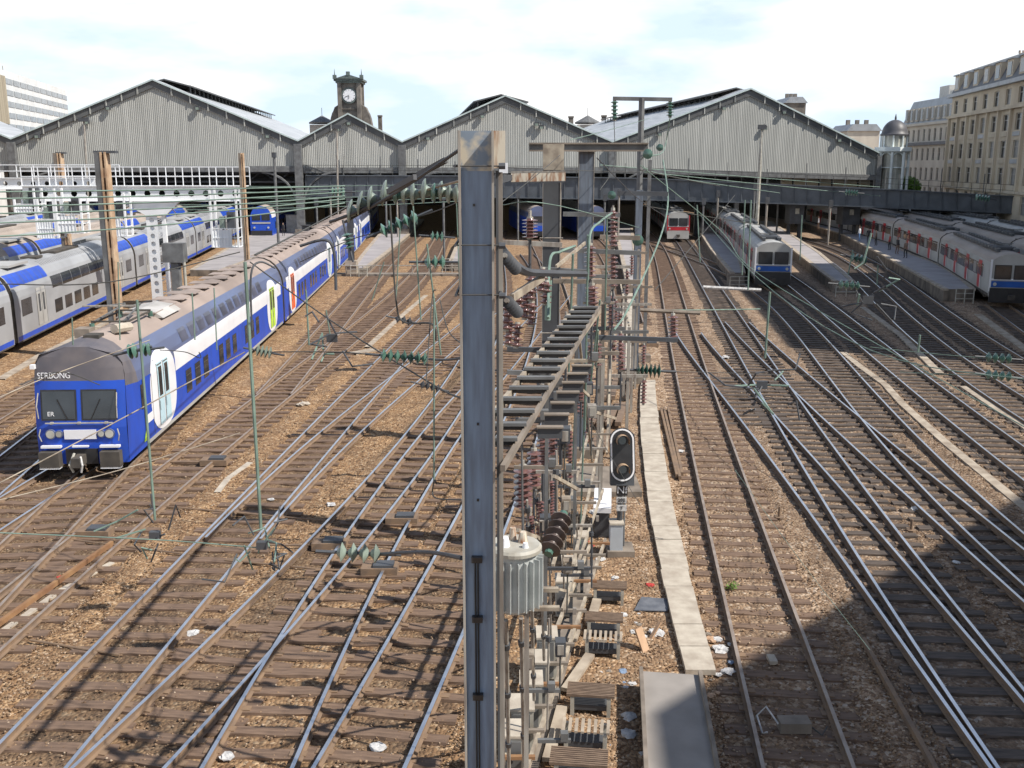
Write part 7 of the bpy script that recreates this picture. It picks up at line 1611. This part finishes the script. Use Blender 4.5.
for (pts, r, m) in (([(640, 165, 42), (720, 230, 45), (760, 275, 40), (1030, 430, 24)], .03, 'wire_green'), ([(700, 215, 60), (760, 280, 45), (870, 350, 30), (1030, 440 - 60, 26)], .028, 'wire_green'), ([(640, 205, 50), (760, 225, 60)], .04, 'wire_dark'), ([(645, 310, 40), (760, 309, 45)], .05, 'wire_green'), ([(655, 290, 40), (735, 195, 70)], .035, 'wire_dark'), ([(644, 172, 60), (880, 196, 90)], .05, 'wire_green'), ([(600, 165, 60), (880, 187, 100)], .05, 'wire_green'), ([(644, 152, 42), (663, 175, 60), (780, 193, 90)], .05, 'wire_green'), ([(870, 347, 32), (985, 358, 30)], .02, 'wire_green'), ([(900, 372, 32), (985, 375, 30)], .02, 'wire_green'), ([(825, 340, 32), (900, 390, 25), (1030, 500, 16)], .012, 'wire_dark'), ([(662, 371, 33), (800, 375, 34), (920, 378, 36)], .02, 'wire_dark'), ([(735, 470, 13.5), (800, 560, 12), (870, 650, 10.5)], .006, 'wire_green'), ([(560, 155, 21), (498, 205, 12)], .012, 'wire_dark'), ([(597, 158, 21), (640, 200, 38), (668, 218, 50)], .022, 'steel_dark'), ([(570, 140, 22), (650, 118, 40)], .016, 'wire_green'), ([(500, 167, 20), (640, 172, 42)], .02, 'wire_dark'), ([(640, 170, 42), (720, 186, 70)], .05, 'wire_dark'), ([(502, 205, 14), (560, 206, 14), (640, 228, 30)], .012, 'wire_green'), ([(590, 420, 20), (640, 505, 19)], .01, 'wire_dark'), ([(614, 120, 44), (614, 165, 44), (600, 190, 40)], .03, 'wire_dark'), ([(670, 118, 44), (664, 150, 44), (650, 156, 30)], .04, 'wire_green')):
    wire('thin overhead wire strung across the right-hand tracks', pts, r * .55, M[m], .02, grp=GR)
# far catenary wires in front of the shed, high and straight across
for k, (y0, y1, Y) in enumerate(((186, 183, 90), (192, 188, 92), (205, 196, 80), (198, 193, 70), (210, 200, 75))):
    wire('thin wire strung level in front of the shed', [(175, y0, Y), (480, y1, Y)], .03, M['wire_green'], .15, grp='level wires in front of the shed')
# white pipe arm across the right tracks
wire('pale horizontal pipe hanging over the right-hand tracks', [(703, 287, 62), (761, 290, 62)], .11, M['paper'], 0, 3, 'pipe', None, 'pipe')
small_arm = wire('dark green horizontal arm above the walkway track', [(640, 310, 40), (700, 313, 40)], .09, M['concrete_d'], 0, 3, 'pipe', None, 'pipe')
# posts in the distance under the bridge: real station posts
for i, (px, Y) in enumerate(((318, 128), (332, 126), (387, 130), (398, 131), (444, 105), (500, 128), (518, 126), (560, 132), (604, 130), (618, 118), (702, 130), (716, 131), (752, 128), (765, 120), (776, 132), (828, 124))):
    a = Pd(px, 240, Y); h = 5.5 + (i * 37 % 5) * .5; mb = MB(); mb.tube([(a.x, Y, 0), (a.x, Y, h)], .13, M['steel_mid'] if i % 2 else M['steel_grey'], 6); mb.box((a.x, Y - .15, h - .4), (.5, .2, .8), M['steel_dark']); tag(mb.build('platform_post'), 'slim post with a small dark box near the shed mouth', 'post', 'slim posts in front of the shed mouth')
# station furniture on the grey platform
for i, (px, py, w, h, m) in enumerate(((293, 232, 1.6, 2.4, 'cabinet'), (300, 230, 1.0, 3.0, 'glass_grey'), (306, 236, .8, 1.4, 'steel_dark'))):
    p = Pz(px, py, .6); mb = MB(); mb.box((p.x, p.y, .6 + h / 2), (w, .8, h), M[m]); mb.box((p.x, p.y, .6 + h), (w + .3, 1.1, .1), M['steel_dark']); tag(mb.build('platform_kiosk'), ('pale', 'greenish', 'small dark')[i] + ' cabin on the grey platform near the shed mouth', 'cabin')
# point rods and cables lying across the left tracks
for i, (x0, y0, x1, y1) in enumerate(((150, 505, 330, 521), (60, 470 + 68, 200, 556), (345, 545, 460, 552), (225, 560, 380, 575), (30, 640, 120, 655))):
    mb = MB(); a = Pz(x0, y0, .06); b = Pz(x1, y1, .06); mb.tube([a, b], .025, M['rail_side'], 6); tag(mb.build('point_rod'), 'dark point rod lying across the left-hand tracks', 'rod', 'point rods across the left tracks')
print('objects', len(bpy.data.objects))
